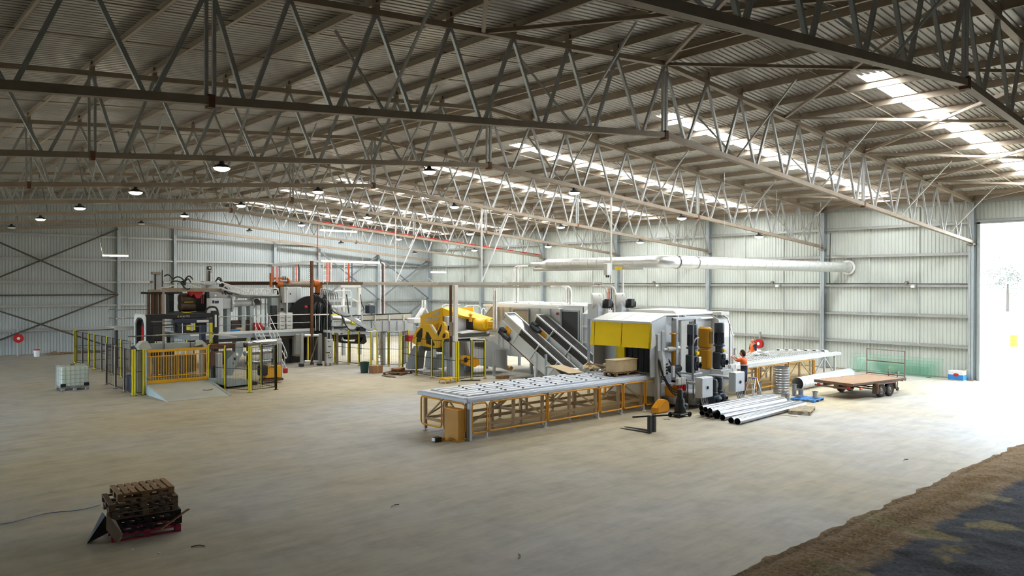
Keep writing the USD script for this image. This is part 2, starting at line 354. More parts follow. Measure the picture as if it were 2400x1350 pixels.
part(ce, 'ridge_cap', 'dark_steel', hull([(XR-.3, YN, zroof(XR)+.0), (XR+.3, YN, zroof(XR)), (XR, YN, zroof(XR)+.06), (XR-.3, YF, zroof(XR)), (XR+.3, YF, zroof(XR)), (XR, YF, zroof(XR)+.06)]))
# bridging rods between purlins at the bays' third points
for s in (1, -1):
    for b in range(-2, 6):
        for t in (1/3, 2/3):
            y_ = (b+t)*D
            ms = []
            dd = [.30]+NODES
            part(ce, 'purlin_bridging', 'purlin_zinc', *[bar((XR+s*a, y_, zroof(XR+s*a)-.14), (XR+s*c, y_, zroof(XR+s*c)-.14), .025, .03) for a, c in zip(dd[:-1], dd[1:])])

# ---- trusses
def make_truss(label):
    t = thing('roof_truss', label, 'roof truss', (0,0,0), group='roof trusses across the hall')
    def B(d, s): x = XR+s*d; return np.array([x, 0, zbot(x)])
    def U(d, s): x = XR+s*d; return np.array([x, 0, ztop(x)])
    for s in (1, -1):
        for a, b in ((0, 13.23), (13.23, 26.0)):
            part(t, 'bottom_chord', 'galv_dull', bar(B(a, s), B(b, s), .17, .15)); part(t, 'top_chord', 'galv_dull', bar(U(a, s), U(b, s), .17, .13))
        N = [0]+NODES+[26.0]
        for a, b in zip(N[:-1], N[1:]):
            m = (a+b)/2 if a != 11.72 else a+.55*(b-a)
            if b == 26.0: part(t, 'web', 'galv', bar(U(a, s), B(25.95, s), .075)); continue
            part(t, 'web', 'galv', bar(U(a, s), B(m-.06, s), .075)); part(t, 'web', 'galv', bar(B(m+.06, s), U(b, s), .075))
        for o in (-.07, .07): part(t, 'splice_post', 'galv', bar(U(13.23+o, s), B(13.23+o, s), .06))
        part(t, 'splice_plate', 'rust_paint', bx(XR+s*13.23-.055, XR+s*13.23+.055, -.095, .095, zbot(XR+13.23)-.13, zbot(XR+13.23)+.10))
        for d in (3.84, 9.6, 16.93, 22.8):
            q = B(d, s); q[2] += .05
            for sy in (1, -1):
                e = np.array([XR+s*(d+.0), sy*2.05, zroof(XR+s*d)-.2]); part(t, 'fly_brace', 'galv', bar(q, e, .05))
        for d in NODES+[26.0]:
            part(t, 'purlin_cleat', 'galv_dull', bx(XR+s*d-.05, XR+s*d+.05, -.08, .08, ztop(XR+d)+.06, ztop(XR+d)+.3))
    for o in (-.08, .08): part(t, 'ridge_post', 'galv', bar(U(0, 1)+[o,0,0], B(0, 1)+[o,0,0], .07))
    part(t, 'ridge_plate', 'rust_paint', bx(XR-.07, XR+.07, -.10, .10, ZB-.14, ZB+.12))
    return t
TL = {0: 'galvanised gable truss, second from the viewer, meeting the column at the doorway', -1: 'nearest gable truss, dark, crossing the top right corner of the view', 1: 'galvanised gable truss one bay behind the doorway column',
      2: 'galvanised gable truss two bays beyond the doorway column', 3: 'galvanised gable truss three bays beyond the doorway column', 4: 'galvanised gable truss with the red pipe along its bottom chord', 5: 'farthest free gable truss, next to the end wall', -2: 'gable truss over the viewer behind the camera'}
tr = make_truss(TL[0])
for k in (-1, 1, 2, 3, 4, 5): dup(tr, (0, k*D, 0), 0, TL[k])
rp = thing('sprinkler_pipe', 'thin red pipe fixed along the bottom chord of the fourth truss', 'pipe', (0, 4*D, 0))
part(rp, 'pipe', 'red_pipe', tube((-20.5, 4*D-.02, zbot(-20.5)+.13), (-.4, 4*D-.02, zbot(-.4)+.13), .035)); part(rp, 'pipe_drop', 'red_pipe', tube((-20.5, 4*D-.02, zbot(-20.5)+.13), (-20.5, 4*D-.02, 5.4), .025))
# gable-end rafter and tie
gr = thing('gable_rafter', 'grey steel rafter sloping along the head of the far end wall', 'beam', (0, YF, 0))
for s in (1, -1):
    part(gr, 'rafter', 'galv_dull', bar((XR, YF-.62, ZB), (XR+s*25.7, YF-.62, zbot(XR+25.7)), .15, .2)); part(gr, 'top_rafter', 'galv_dull', bar((XR, YF-.62, ZB+DT), (XR+s*25.7, YF-.62, zbot(XR+25.7)+DT), .15, .15))
# roof-plane cross bracing in the bay before the doorway column and the next
HS = [0, 6.9, 13.23, 19.8, 26.0]
for b, segs_ in ((-1, [(s, i) for s in (1, -1) for i in range(4)]), (0, [(1, 3)])):
    for s, i in segs_:
        p0, p1 = XR+s*HS[i], XR+s*HS[i+1]
        br = thing('roof_brace', f'crossed roof struts, {"right" if s > 0 else "left"} slope, panel {["at the ridge","second from ridge","third from ridge","at the eave"][i]}, {"before" if b < 0 else "beyond"} the doorway truss', 'brace', (p0, b*D, ztop(p0)))
        part(br, 'strut', 'galv_dull', bar((p0, b*D, ztop(p0)), (p1, (b+1)*D, ztop(p1)), .09)); part(br, 'strut', 'galv_dull', bar((p1, b*D, ztop(p1)), (p0, (b+1)*D, ztop(p0)), .09))
# ---- columns
def icol(x, y, z1, w=.24, dpt=.34, ax='x'):
    h, g = w/2, dpt
    if ax == 'x': return [bx(x-g, x-g+.02, y-h, y+h, 0, z1), bx(x-.02, x, y-h, y+h, 0, z1), bx(x-g, x, y-.008, y+.008, 0, z1)]
    return [bx(x-h, x+h, y-g, y-g+.02, 0, z1), bx(x-h, x+h, y-.02, y, 0, z1), bx(x-.008, x+.008, y-g, y, 0, z1)]
mat('column_zinc', (.66,.69,.70), .45, .35, .10, 3)
WHERE = ['beside the bright doorway', 'behind the flatbed trailer, second from the doorway', 'third from the doorway', 'fourth from the doorway', 'fifth from the doorway', 'sixth from the doorway', 'in the far corner of the hall']
for k in range(7):
    c = thing('steel_column', f'galvanised steel column on the right wall, {WHERE[k]}', 'column', (.08, k*D, 0))
    yk = k*D if k < 6 else YF-.1
    part(c, 'flange', 'column_zinc', icol(.08, yk, 9.3)[0]); part(c, 'flange', 'column_zinc', icol(.08, yk, 9.3)[1]); part(c, 'column_web', 'column_zinc', icol(.08, yk, 9.3)[2])
    part(c, 'base_plate', 'galv_dull', bx(-.36, .1, yk-.2, yk+.2, 0, .03)); part(c, 'truss_seat', 'galv_dull', bx(-.42, .08, yk-.16, yk+.16, zbot(-.1)-.14, zbot(-.1)-.08))
for x in COLX:
    c = thing('gable_column', f'slim grey steel post on the far end wall, {["closest to the far corner","second from the far corner","third from the far corner","fourth from the far corner","fifth from the far corner, right edge of the braced panel","left of the cross-braced panel","behind the left fence, outside the view"][COLX.index(x)]}', 'column', (x, YF, 0))
    q = icol(x, YF+.08, zbot(x), .2, .3, 'y'); part(c, 'flange', 'column_zinc', q[0]); part(c, 'flange', 'column_zinc', q[1]); part(c, 'column_web', 'column_zinc', q[2])
def xbrace(a, b, z0, z1, where):
    t = thing('cross_brace', 'crossed dark steel struts on the far end wall, '+where, 'brace', (a, YF, z0))
    part(t, 'strut', 'dark_steel' if a < -20 else 'brace_grey', bar((a+.09, YF-.30, z0), (b-.09, YF-.30, z1), .1)); part(t, 'strut', 'dark_steel' if a < -20 else 'brace_grey', bar((b-.09, YF-.41, z0), (a+.09, YF-.41, z1), .1))
xbrace(-38.2, -28.17, 4.1, 8.9, 'upper left panel'); xbrace(-38.2, -28.17, .1, 4.1, 'lower left panel')
ht = single('strut_beam', 'dark_steel', 'dark horizontal strut between the upper and lower braces of the end wall', 'beam', (-33, YF-.2, 4.1), bar((-38.1, YF-.2, 4.12), (-28.3, YF-.2, 4.12), .1))
xbrace(-12.01, -5.98, 3.5, 7.6, 'second panel from the far corner'); xbrace(-5.98, -.4, 3.5, 7.2, 'panel next to the far corner'); xbrace(-12.01, -5.98, .1, 3.5, 'lower part behind the conveyor'); xbrace(-5.98, -.4, .1, 3.5, 'lower corner panel')
# doorway on the right: jambs and head
d1 = s_thing('door_1')
part(d1, 'jamb', 'column_zinc', bx(-.05, .16, -.36, -.22, 0, DOOR_Z)); part(d1, 'jamb', 'column_zinc', bx(-.05, .16, -7.9, -7.75, 0, DOOR_Z)); part(d1, 'head', 'column_zinc', bx(-.05, .16, -7.9, -.22, DOOR_Z-.12, DOOR_Z+.02))
# ================================================================ feed tables and the machine between them
mat('table_blue', (.76,.78,.82), .42, .1, .06, 1.5)
mat('machine_grey', (.72,.73,.74), .42, .1, .05, 1.2)
mat('machine_white', (.80,.80,.78), .45, 0, .04, 1.2)
mat('yellow', (.96,.81,.02), .8, 0, .06, 1.5)
mat('amber', (.88,.60,.06), .45, 0, .08, 2)
mat('amber_dark', (.74,.52,.05), .5, 0, .10, 2)
mat('frame_grey', (.66,.63,.64), .5, .1, .08, 2)
mat('black', (.09,.09,.10), .5, 0, .2, 5)
mat('soft_black', (.07,.07,.075), .8, 0, .2, 3)
mat('motor_blue', (.21,.24,.28), .42, .1, .15, 4)
mat('motor_dark', (.16,.17,.19), .4, .1, .15, 4)
mat('box_grey', (.78,.79,.80), .45, 0, .03, 2)
mat('steel', (.62,.62,.62), .3, .8, .1, 6)
mat('red', (.70,.10,.12), .45)
mat('cable_grey', (.55,.55,.56), .6)
mat('orange_cable', (.90,.35,.18), .6)
mat('white', (.86,.86,.85), .5, 0, .03)
mat('plywood', (.78,.68,.52), .7, 0, .12, 5)
mat('pallet_wood', (.52,.40,.28), .8, 0, .3, 9, per=.15)
mat('blue_plastic', (.16,.48,.76), .4)
pane('guard_mesh', (.68,.50,.18), .7, .82, (1.0,.95,.84))
def guard(t, o, a, w, h, name='guard_panel', z0=.22, mesh='guard_mesh', col='amber', tr=.028):
    """framed mesh guard: rounded tube frame with a fine mesh sheet; o = lower corner on the floor line, a = unit direction"""
    o = np.asarray(o, float); a = np.asarray(a, float); P = rrect(w-.06, h, .12, 5, (w/2, z0+h/2)); P = P+P[:2]
    fr = part(t, name, col, path([o+a*x+np.array([0,0,z]) for x, z in P], tr, 6))
    R = rrect(w-.08, h-.03, .11, 5, (w/2, z0+h/2)); part(fr, 'mesh_sheet', mesh, (np.array([o+a*x+np.array([0,0,z]) for x, z in R]), np.array([[0, i, i+1] for i in range(1, len(R)-1)])))
# ---- infeed table
tb = thing('infeed_table', 'long blue-grey feed table with raised rails and black studs, leading to the yellow flaps', 'table', (-24.8, 6.5, 0))
X0, X1, Y0, Y1, ZT = -29.35, -19.5, 5.22, 7.85, 1.34
part(tb, 'table_top', 'table_blue', cbx(X0, X1, Y0, Y1, ZT-.05, ZT, .015))
part(tb, 'edge_beam', 'table_blue', cbx(X0, X1, Y0-.02, Y0+.08, ZT-.15, ZT-.03, .015), cbx(X0, X1, Y0+.02, Y0+.2, ZT-.01, ZT+.02, .01)); part(tb, 'edge_beam', 'table_blue', cbx(X0-.02, X0+.1, Y0, Y1+.1, ZT-.15, ZT-.03, .015)); part(tb, 'edge_beam', 'table_blue', cbx(X0, X1, Y1-.08, Y1+.02, ZT-.15, ZT-.03, .015))
def rail_shape(x0, x1, y, h=.055, w=.27):
    pr = [(x0, 0), (x0+.07, h*.75), (x0+.2, h), (x1, h), (x1, 0)]
    return plate(pr, (0, y, ZT), (1,0,0), (0,0,1), w)
RY = [5.62, 5.97, 6.32, 6.72, 7.07, 7.42]
for i, y in enumerate(RY): part(tb, 'rail', 'table_blue', rail_shape(X0+.22-(.0 if i < 3 else .0), -20.0, y))
studs = []
for i, y in enumerate(RY):
    for k in range(11):
        x = X0+1.15+.8*k+(.12*(i % 3))
        studs += [cbx(x-.035, x+.035, y-.03, y+.03, ZT+.05, ZT+.085, .01)]
part(tb, 'rail_studs', 'black', *studs, kind='stuff')
XS = [-29.25, -28.53, -25.85, -23.14, -21.80, -20.46, -19.75]
for x0, x1 in zip(XS[:-1], XS[1:]): guard(tb, (x0+.02, Y0-.03, 0), (1,0,0), x1-x0-.03, 1.0-.06)
for y0, y1 in ((5.36, 6.56), (6.6, 7.82)): guard(tb, (X0+.03, y1, 0), (0,-1,0), y1-y0, .93)
for x in XS[1:-1]: part(tb, 'foot', 'white', lathe([(.09,0),(.09,.015),(.03,.03),(.03,.2)], (x, Y0+.03, 0), n=10))
part(tb, 'corner_leg', 'table_blue', cbx(X0+.04, X0+.16, Y0-.05, Y0+.07, 0, ZT-.1, .012))
for i, x in enumerate((-29.2, -27.2, -25.85, -24.5, -23.1, -21.8, -20.4)):
    for y in (Y0+.22, 6.55, Y1-.15):
        part(tb, 'leg', 'frame_grey', cbx(x-.05, x+.05, y-.05, y+.05, .05, ZT-.06, .01), lathe([(.08,0),(.08,.012),(.02,.02),(.02,.08)], (x, y, 0), n=8))
for y in (Y0+.22, 6.55, Y1-.15): part(tb, 'stretcher', 'frame_grey', cbx(-29.2, -20.4, y-.04, y+.04, .36, .46, .01))
for x in (-29.2, -25.85, -23.1, -20.4): part(tb, 'stretcher', 'frame_grey', cbx(x-.04, x+.04, Y0+.2, Y1-.12, .36, .45, .01))
XB = [-29.2, -27.2, -25.85, -24.5, -23.1, -21.8, -20.4]
for i, (a, b) in enumerate(zip(XB[:-1], XB[1:])):
    lo, hi = (a, b) if i % 2 == 0 else (b, a)
    for y in (Y0+.22, Y1-.15): part(tb, 'diagonal_brace', 'frame_grey', bar((lo, y, .45), (hi, y, ZT-.08), .05))
for a, b in ((Y0+.22, 6.55), (Y1-.15, 6.55)): part(tb, 'diagonal_brace', 'frame_grey', bar((-29.2, a, .42), (-29.2, b, ZT-.08), .045))
# items on and round the table
cr = thing('crate', 'pale plywood crate standing on a dark pallet before the yellow flaps', 'crate', (-21.1, 5.95, 1.55))
part(cr, 'crate_body', 'plywood', cbx(-21.72, -20.42, 5.62, 6.12, 1.545, 2.0, .01)); part(cr, 'lid', 'plywood', cbx(-21.75, -20.39, 5.6, 6.15, 2.0, 2.03, .008))
def pallet(t, L=1.2, W=1.0, wood='pallet_wood', n=7, z=0.0, bw=.1, gap=True):
    for i in range(n):
        x = -L/2+bw/2+(L-bw)*i/(n-1); part(t, 'top_board', wood, cbx(x-bw/2, x+bw/2, -W/2, W/2, z+.122, z+.144, .004))
    for y in (-W/2+.05, 0, W/2-.05):
        part(t, 'stringer_board', wood, cbx(-L/2, L/2, y-.05, y+.05, z+.100, z+.122, .004)); part(t, 'bottom_board', wood, cbx(-L/2, L/2, y-.05, y+.05, z, z+.022, .004))
        for x in (-L/2+.06, 0, L/2-.06): part(t, 'block', wood, cbx(x-.06, x+.06, y-.05, y+.05, z+.022, z+.100, .006))
p_ = thing('pallet', 'dark timber pallet under the plywood crate on the feed table', 'pallet', (-21.05, 5.87, ZT+.06), .02); pallet(p_, 1.5, .62, n=7)
single('plywood_board', 'plywood', 'loose pale plywood board lying across the back edge of the feed table', 'board', (-22.0, 7.9, 1.4), hull([(-22.6,7.25,1.435),(-21.9,7.1,1.435),(-21.6,8.6,1.6),(-22.3,8.75,1.6),(-22.6,7.25,1.455),(-21.9,7.1,1.455),(-21.6,8.6,1.62),(-22.3,8.75,1.62)]))
rng = np.random.default_rng(5)
single('wrapping_paper', 'plywood', 'crumpled pile of brown paper beside the loose plywood board', 'paper', (-20.9, 7.6, 1.43), *[hull(np.array([-20.95+.5*rng.standard_normal()*.5, 7.5+.3*rng.standard_normal()*.5, 1.43+.10+.1*rng.random()])+rng.standard_normal((9,3))*[.12,.12,.06]) for _ in range(9)])
cab = thing('mesh_guard', 'tall amber mesh box cover standing on edge at the front end of the feed table', 'guard', (-29.62, 5.68, 0))
part(cab, 'cover_shell', 'amber_dark', cbx(-29.66, -29.60, 5.3, 6.0, .01, 1.0, .015), cbx(-29.66, -29.42, 5.27, 5.31, .01, .98, .01), cbx(-29.66, -29.42, 5.98, 6.02, .01, .98, .01)); part(cab, 'rim', 'amber', cbx(-29.68, -29.42, 5.26, 6.04, .98, 1.02, .01)); part(cab, 'rim', 'amber', cbx(-29.68, -29.42, 5.26, 6.04, .0, .04, .01))
sb = thing('tool_case', 'small black and white tool case with orange side on the floor by the amber cover', 'case', (-30.1, 5.8, 0))
part(sb, 'case_body', 'black', cbx(-30.22, -29.98, 5.72, 5.95, 0, .14, .015)); part(sb, 'face', 'white', cbx(-30.24, -30.22, 5.74, 5.92, .02, .13, .004)); part(sb, 'grip', 'amber', cbx(-30.0, -29.84, 5.74, 5.84, .02, .10, .01))
# ---- the machine
mc = thing('feed_machine', 'pale grey enclosed machine with yellow flaps hanging over its feed opening', 'machine', (-17.4, 6.5, 0))
YA, YB = 5.05, 8.1
part(mc, 'side_panel', 'machine_grey', plate([(-20.28,1.3),(-19.3,1.3),(-19.3,3.70),(-20.28,3.44)], (0, YA+.03, 0), (1,0,0), (0,0,1), .06)); part(mc, 'side_panel', 'machine_grey', plate([(-20.28,1.36),(-19.3,1.36),(-19.3,3.70),(-20.28,3.44)], (0, YB-.03, 0), (1,0,0), (0,0,1), .06))
for k in range(4):
    y0, y1 = YA+(YB-YA)*k/4, YA+(YB-YA)*(k+1)/4
    part(mc, 'roof_panel', 'machine_white', hull([(-20.32,y0+.01,3.44),(-20.32,y1-.01,3.44),(-19.3,y0+.01,3.71),(-19.3,y1-.01,3.71),(-20.32,y0+.01,3.48),(-20.32,y1-.01,3.48),(-19.3,y0+.01,3.745),(-19.3,y1-.01,3.745)]))
part(mc, 'eave_strip', 'machine_grey', cbx(-20.36, -20.28, YA-.02, YB+.02, 3.40, 3.49, .01))
for y0, y1 in ((5.08, 6.45), (6.49, 7.93)):
    part(mc, 'flap', 'yellow', hull([(-20.33,y0,3.41),(-20.33,y1,3.41),(-20.40,y0-.0,2.44+.02*(y0 < 6)),(-20.40,y1,2.42),(-20.31,y0,3.41),(-20.31,y1,3.41),(-20.38,y0,2.44),(-20.38,y1,2.42)]))
part(mc, 'flap', 'yellow', hull([(-20.33,7.96,3.45),(-20.33,8.1,3.45),(-20.40,7.96,2.42),(-20.40,8.16,2.42),(-20.31,7.96,3.45),(-20.31,8.1,3.45),(-20.38,7.96,2.42),(-20.38,8.16,2.42)]))
part(mc, 'flap_fringe', 'yellow', cbx(-20.36, -20.34, 5.02, 5.07, 2.43, 3.46, .004)); part(mc, 'fin', 'machine_white', plate([(-20.30,3.42),(-19.9,2.6),(-20.34,2.4)], (0, YA-.04, 0), (1,0,0), (0,0,1), .03))
part(mc, 'inner_pillar', 'yellow', cbx(-19.6, -19.5, 6.95, 7.4, 1.36, 2.5, .01)); part(mc, 'inner_pillar', 'yellow', cbx(-19.75, -19.6, 5.1, 5.22, 1.36, 2.5, .01)); part(mc, 'inner_pillar', 'machine_grey', cbx(-19.6, -19.5, 7.4, 8.05, 1.36, 2.5, .01))
part(mc, 'curtain', 'soft_black', *[cbx(-19.46, -19.43, 5.16+.3*k, 5.44+.3*k, 1.36, 2.6, .006) for k in range(6)])
part(mc, 'body', 'machine_grey', cbx(-19.3, -15.05, YA+.25, YB, .35, 3.66, .03)); part(mc, 'body_roof', 'machine_white', cbx(-19.32, -15.0, YA+.2, YB+.02, 3.66, 3.74, .03))
part(mc, 'body_roof', 'machine_white', hull([(-17.9,YA+.1,3.5),(-15.8,YA+.1,3.5),(-17.9,YB,3.5),(-15.5,YB,3.5),(-17.9,YA+.7,3.86),(-15.5,YA+.7,3.86),(-17.9,YB,3.86),(-15.5,YB,3.86)]))
for x in (-19.28, -18.35, -17.85, -15.55): part(mc, 'frame_rib', 'machine_grey', cbx(x-.05, x+.05, YA+.1, YA+.3, .5, 3.68, .012))
for z in (2.95, 3.55): part(mc, 'frame_rib', 'machine_grey', cbx(-18.35, -17.85, YA+.12, YA+.28, z-.04, z+.04, .01)); part(mc, 'frame_rib', 'machine_grey', cbx(-17.1, -16.7, YA+.1, YA+.28, z-.04, z+.04, .01))
END = [(YA+.15,.4),(YA-.35,.9),(YA-.35,2.75),(YA-.1,3.5),(YA+.4,3.78),(YB,3.78),(YB,.4)]
part(mc, 'end_plate', 'machine_white', plate(END, (-15.0, 0, 0), (0,1,0), (0,0,1), .07)); part(mc, 'end_plate', 'machine_white', plate([(y*.98+.1, z*.985) for y, z in END], (-15.4, 0, 0), (0,1,0), (0,0,1), .7))
part(mc, 'end_stiffener', 'machine_white', cbx(-15.05, -14.9, YA-.36, YB, 2.72, 2.8, .01)); part(mc, 'end_stiffener', 'machine_white', cbx(-15.7, -15.05, YA-.2, YA+.3, 3.62, 3.78, .02))
part(mc, 'access_door', 'machine_white', cbx(-18.3, -17.3, YA+.05, YA+.1, 1.1, 3.55, .01), cbx(-18.26, -17.34, YA+.02, YA+.05, 1.16, 3.5, .006))
part(mc, 'door_opening', 'dark_steel', cbx(-17.72, -17.36, YA+.0, YA+.02, 1.3, 3.42, .004)); part(mc, 'door_frame', 'machine_grey', cbx(-17.32, -17.2, YA-.04, YA+.05, 1.1, 3.6, .01)); part(mc, 'door_frame', 'machine_grey', cbx(-18.9, -18.76, YA-.2, YA+.05, .3, 3.6, .01)); part(mc, 'door_frame', 'machine_grey', cbx(-18.9, -17.28, YA-.05, YA+.03, 3.5, 3.62, .01))
part(mc, 'lower_skirt', 'table_blue', hull([(-19.4,YA-.3,1.0),(-18.6,YA-.3,1.0),(-19.4,YA+.3,1.0),(-18.6,YA+.3,1.0),(-19.1,YA-.25,.15),(-18.8,YA-.25,.15),(-19.1,YA+.3,.15),(-18.8,YA+.3,.15)])); part(mc, 'lower_skirt', 'machine_grey', cbx(-19.75, -19.3, YA-.1, YA+.4, .5, 1.05, .03)); part(mc, 'lower_skirt', 'machine_grey', hull([(-18.7,YA-.9,.6),(-17.3,YA-.9,.6),(-18.7,YA+.3,.6),(-17.3,YA+.3,.6),(-18.5,YA-.7,.12),(-17.5,YA-.7,.12),(-18.5,YA+.3,.12),(-17.5,YA+.3,.12)]))
part(mc, 'base_frame', 'dark_steel', cbx(-19.4, -15.05, YA, YB, 0, .36, .02))
part(mc, 'support_leg', 'machine_grey', cbx(-20.0, -19.85, YA-.12, YA+.05, 0, 3.0, .01)); part(mc, 'support_leg', 'machine_grey', cbx(-19.62, -19.45, YA-.05, YA+.05, 1.0, 3.1, .01))
part(mc, 'ram', 'machine_white', tube((-19.3, YA-.05, 2.36), (-18.6, YA-.12, 2.36), .10, 12), tube((-19.55, YA-.05, 2.36), (-19.3, YA-.05, 2.36), .05, 10)); part(mc, 'ram_bracket', 'machine_grey', cbx(-18.75, -18.45, YA-.02, YA+.28, 2.18, 2.6, .01))
# yellow drive guards and vertical motors on its side
g1 = part(mc, 'drive_guard', 'amber_dark', cbx(-17.1, -16.82, YA-.55, YA+.05, 2.28, 3.18, .08)); part(mc, 'drive_guard', 'amber_dark', cbx(-17.1, -16.84, YA-.52, YA+.05, 1.42, 2.26, .06))
part(g1, 'vent', 'black', *[cbx(-17.06+.045*k, -17.04+.045*k, YA-.555, YA-.54, 2.5, 3.0, .002) for k in range(5)])
part(mc, 'drive_guard', 'amber_dark', cbx(-18.98, -18.85, YA-.15, YA, 1.55, 2.95, .02)); part(mc, 'drive_guard', 'amber', cbx(-19.06, -18.76, YA-.2, YA+.02, 2.94, 3.0, .015)); part(mc, 'drive_guard', 'amber', cbx(-19.5, -19.15, YA-.45, YA, .5, .95, .04))
def big_motor(x, y):
    m = part(mc, 'main_motor', 'motor_blue', lathe([(.0,3.36),(.19,3.36),(.21,3.30),(.21,2.95)], (x,y,0), n=20), lathe([(.185,2.95),(.185,2.45),(.24,2.43),(.24,2.38),(.16,2.36),(.16,2.15)], (x,y,0), n=20), smooth=35, label='dark blue-grey vertical motor')
    part(m, 'fin', 'motor_dark', *[bar((x+.185*math.cos(a), y+.185*math.sin(a), 2.5), (x+.185*math.cos(a), y+.185*math.sin(a), 2.94), .045, .012, (-math.sin(a), math.cos(a), 0)) for a in np.arange(22)*2*PI/22], kind='stuff')
    part(mc, 'gearbox', 'motor_blue', cbx(x-.2, x+.1, y-.16, y+.22, 1.42, 2.14, .05), lathe([(.16,0),(.16,.06),(.11,.08),(.11,.2)], (x+.04, y-.16, 1.72), (0,-1,0), 14)); part(mc, 'brake_lever', 'steel', bar((x+.1,y-.2,1.5), (x+.12,y-.2,2.05), .08, .1), cbx(x-.02, x+.2, y-.32, y-.16, 1.84, 2.06, .03))
    part(mc, 'terminal_cover', 'yellow', cbx(x+.0, x+.15, y-.24, y-.14, 2.14, 2.26, .01)); part(mc, 'mounting_plate', 'machine_grey', cbx(x-.32, x+.28, y-.3, y+.5, 1.36, 1.42, .01))
big_motor(-18.42, 4.42); big_motor(-16.5, 4.42)
part(mc, 'motor_conduit', 'cable_grey', path(fillet([(-18.3,4.2,2.82),(-18.6,4.15,2.8),(-18.72,4.2,2.5),(-18.72,4.2,1.2)], .2), .03))
part(mc, 'conduit', 'cable_grey', tube((-18.80,4.1,.4), (-18.80,4.1,3.5), .03)); part(mc, 'conduit', 'cable_grey', tube((-15.9,4.3,1.4), (-15.9,4.3,3.3), .03))
def low_motor(x, y, z):
    m = part(mc, 'oil_pump_motor', 'motor_dark', lathe([(0,z+.62),(.13,z+.62),(.17,z+.56),(.17,z+.1),(.2,z+.08),(.2,z),(.0,z)], (x,y,0), n=18), cbx(x-.27, x-.14, y-.1, y+.1, z+.2, z+.42, .02), smooth=35)
    part(mc, 'pump_body', 'motor_blue', hull([(x-.2,y-.2,z-.02),(x+.2,y-.2,z-.02),(x-.2,y+.2,z-.02),(x+.2,y+.2,z-.02),(x-.3,y-.22,z-.3),(x+.2,y-.22,z-.3),(x-.3,y+.22,z-.3),(x+.2,y+.22,z-.3)]), lathe([(.14,0),(.16,.12),(.06,.2)], (x, y-.2, z-.2), (0,-1,0), 12))
low_motor(-17.95, 3.75, .56); low_motor(-17.4, 3.85, .60)
part(mc, 'pump_base', 'motor_dark', cbx(-18.25, -17.1, 3.5, 4.2, .0, .3, .04))
def cbox(name, x0, x1, y0, y1, z0, z1):
    c = part(mc, name, 'box_grey', cbx(x0, x1, y0, y1, z0, z1, .015)); part(c, 'door', 'box_grey', cbx(x0+.02, x1-.02, y0-.025, y0, z0+.02, z1-.02, .008)); part(c, 'rotary_switch', 'black', cbx((x0+x1)/2-.05, (x0+x1)/2+.05, y0-.07, y0-.02, (z0+z1)/2-.06, (z0+z1)/2+.06, .015)); return c
cbox('control_box', -19.05, -18.28, 3.55, 3.85, .52, 1.32); cbox('control_box', -16.45, -15.72, 3.7, 4.0, .5, 1.32)
for x in (-18.66, -16.1): part(mc, 'box_cables', 'cable_grey', *[path(fillet([(x-.2+d,3.7,.52),(x-.2+d,3.65,.25),(x+.1+d,3.65,.2),(x+.15+d,3.75,.5)], .12), .025, 6) for d in (0, .12)])
part(mc, 'box_bracket', 'machine_grey', cbx(-18.9, -18.4, 3.85, 5.1, 1.0, 1.1, .01), cbx(-16.4, -15.8, 4.0, 5.1, 1.0, 1.1, .01))
part(mc, 'valve_bank', 'white', *[cbx(-19.5+.1*k, -19.42+.1*k, 4.3, 4.45, 1.0, 1.28, .012) for k in range(5)]); part(mc, 'valve_bank', 'white', *[cbx(-16.1+.09*k, -16.03+.09*k, 4.1, 4.25, 1.42, 1.58, .012) for k in range(5)])
part(mc, 'valve_block', 'red', *[cbx(-19.48+.1*k, -19.42+.1*k, 4.28, 4.4, .75, .98, .01) for k in range(5)]); part(mc, 'tie_rods', 'black', *[tube((-19.3+.12*k, 4.35, .1), (-19.3+.12*k, 4.35, 1.0), .02, 6) for k in range(5)])
part(mc, 'hoses', 'black', *[path(sag((-20.0,4.9,1.9+.05*k),(-19.4,4.4,.6+.1*k), .35), .025, 6) for k in range(3)], path(sag((-19.9,4.9,1.75),(-19.5,4.9,1.6),.5), .02, 6), *[path(sag((-19.6,4.7,2.0-.06*k),(-18.9,4.35,1.15), .15), .022, 6) for k in range(2)], kind='stuff')
ped = part(mc, 'control_pendant', 'box_grey', hull([(-20.0,4.72,2.35),(-19.7,4.72,1.95),(-19.62,4.72,1.35),(-19.85,4.72,1.35),(-20.0,5.0,2.35),(-19.7,5.0,1.95),(-19.62,5.0,1.35),(-19.85,5.0,1.35)])); part(ped, 'buttons', 'black', *[cbx(-19.75, -19.64, 4.69, 4.72, 1.42+.12*k, 1.49+.12*k, .01) for k in range(4)])
part(mc, 'duct_motor', 'motor_dark', lathe([(.0,-.3),(.15,-.28),(.15,.28),(0,.3)], (-19.2, 4.7, 1.6), (1,0,0), 14), smooth=40); part(mc, 'electrical_cover', 'machine_grey', cbx(-19.6, -19.45, 4.5, 4.6, 1.3, 1.75, .01))
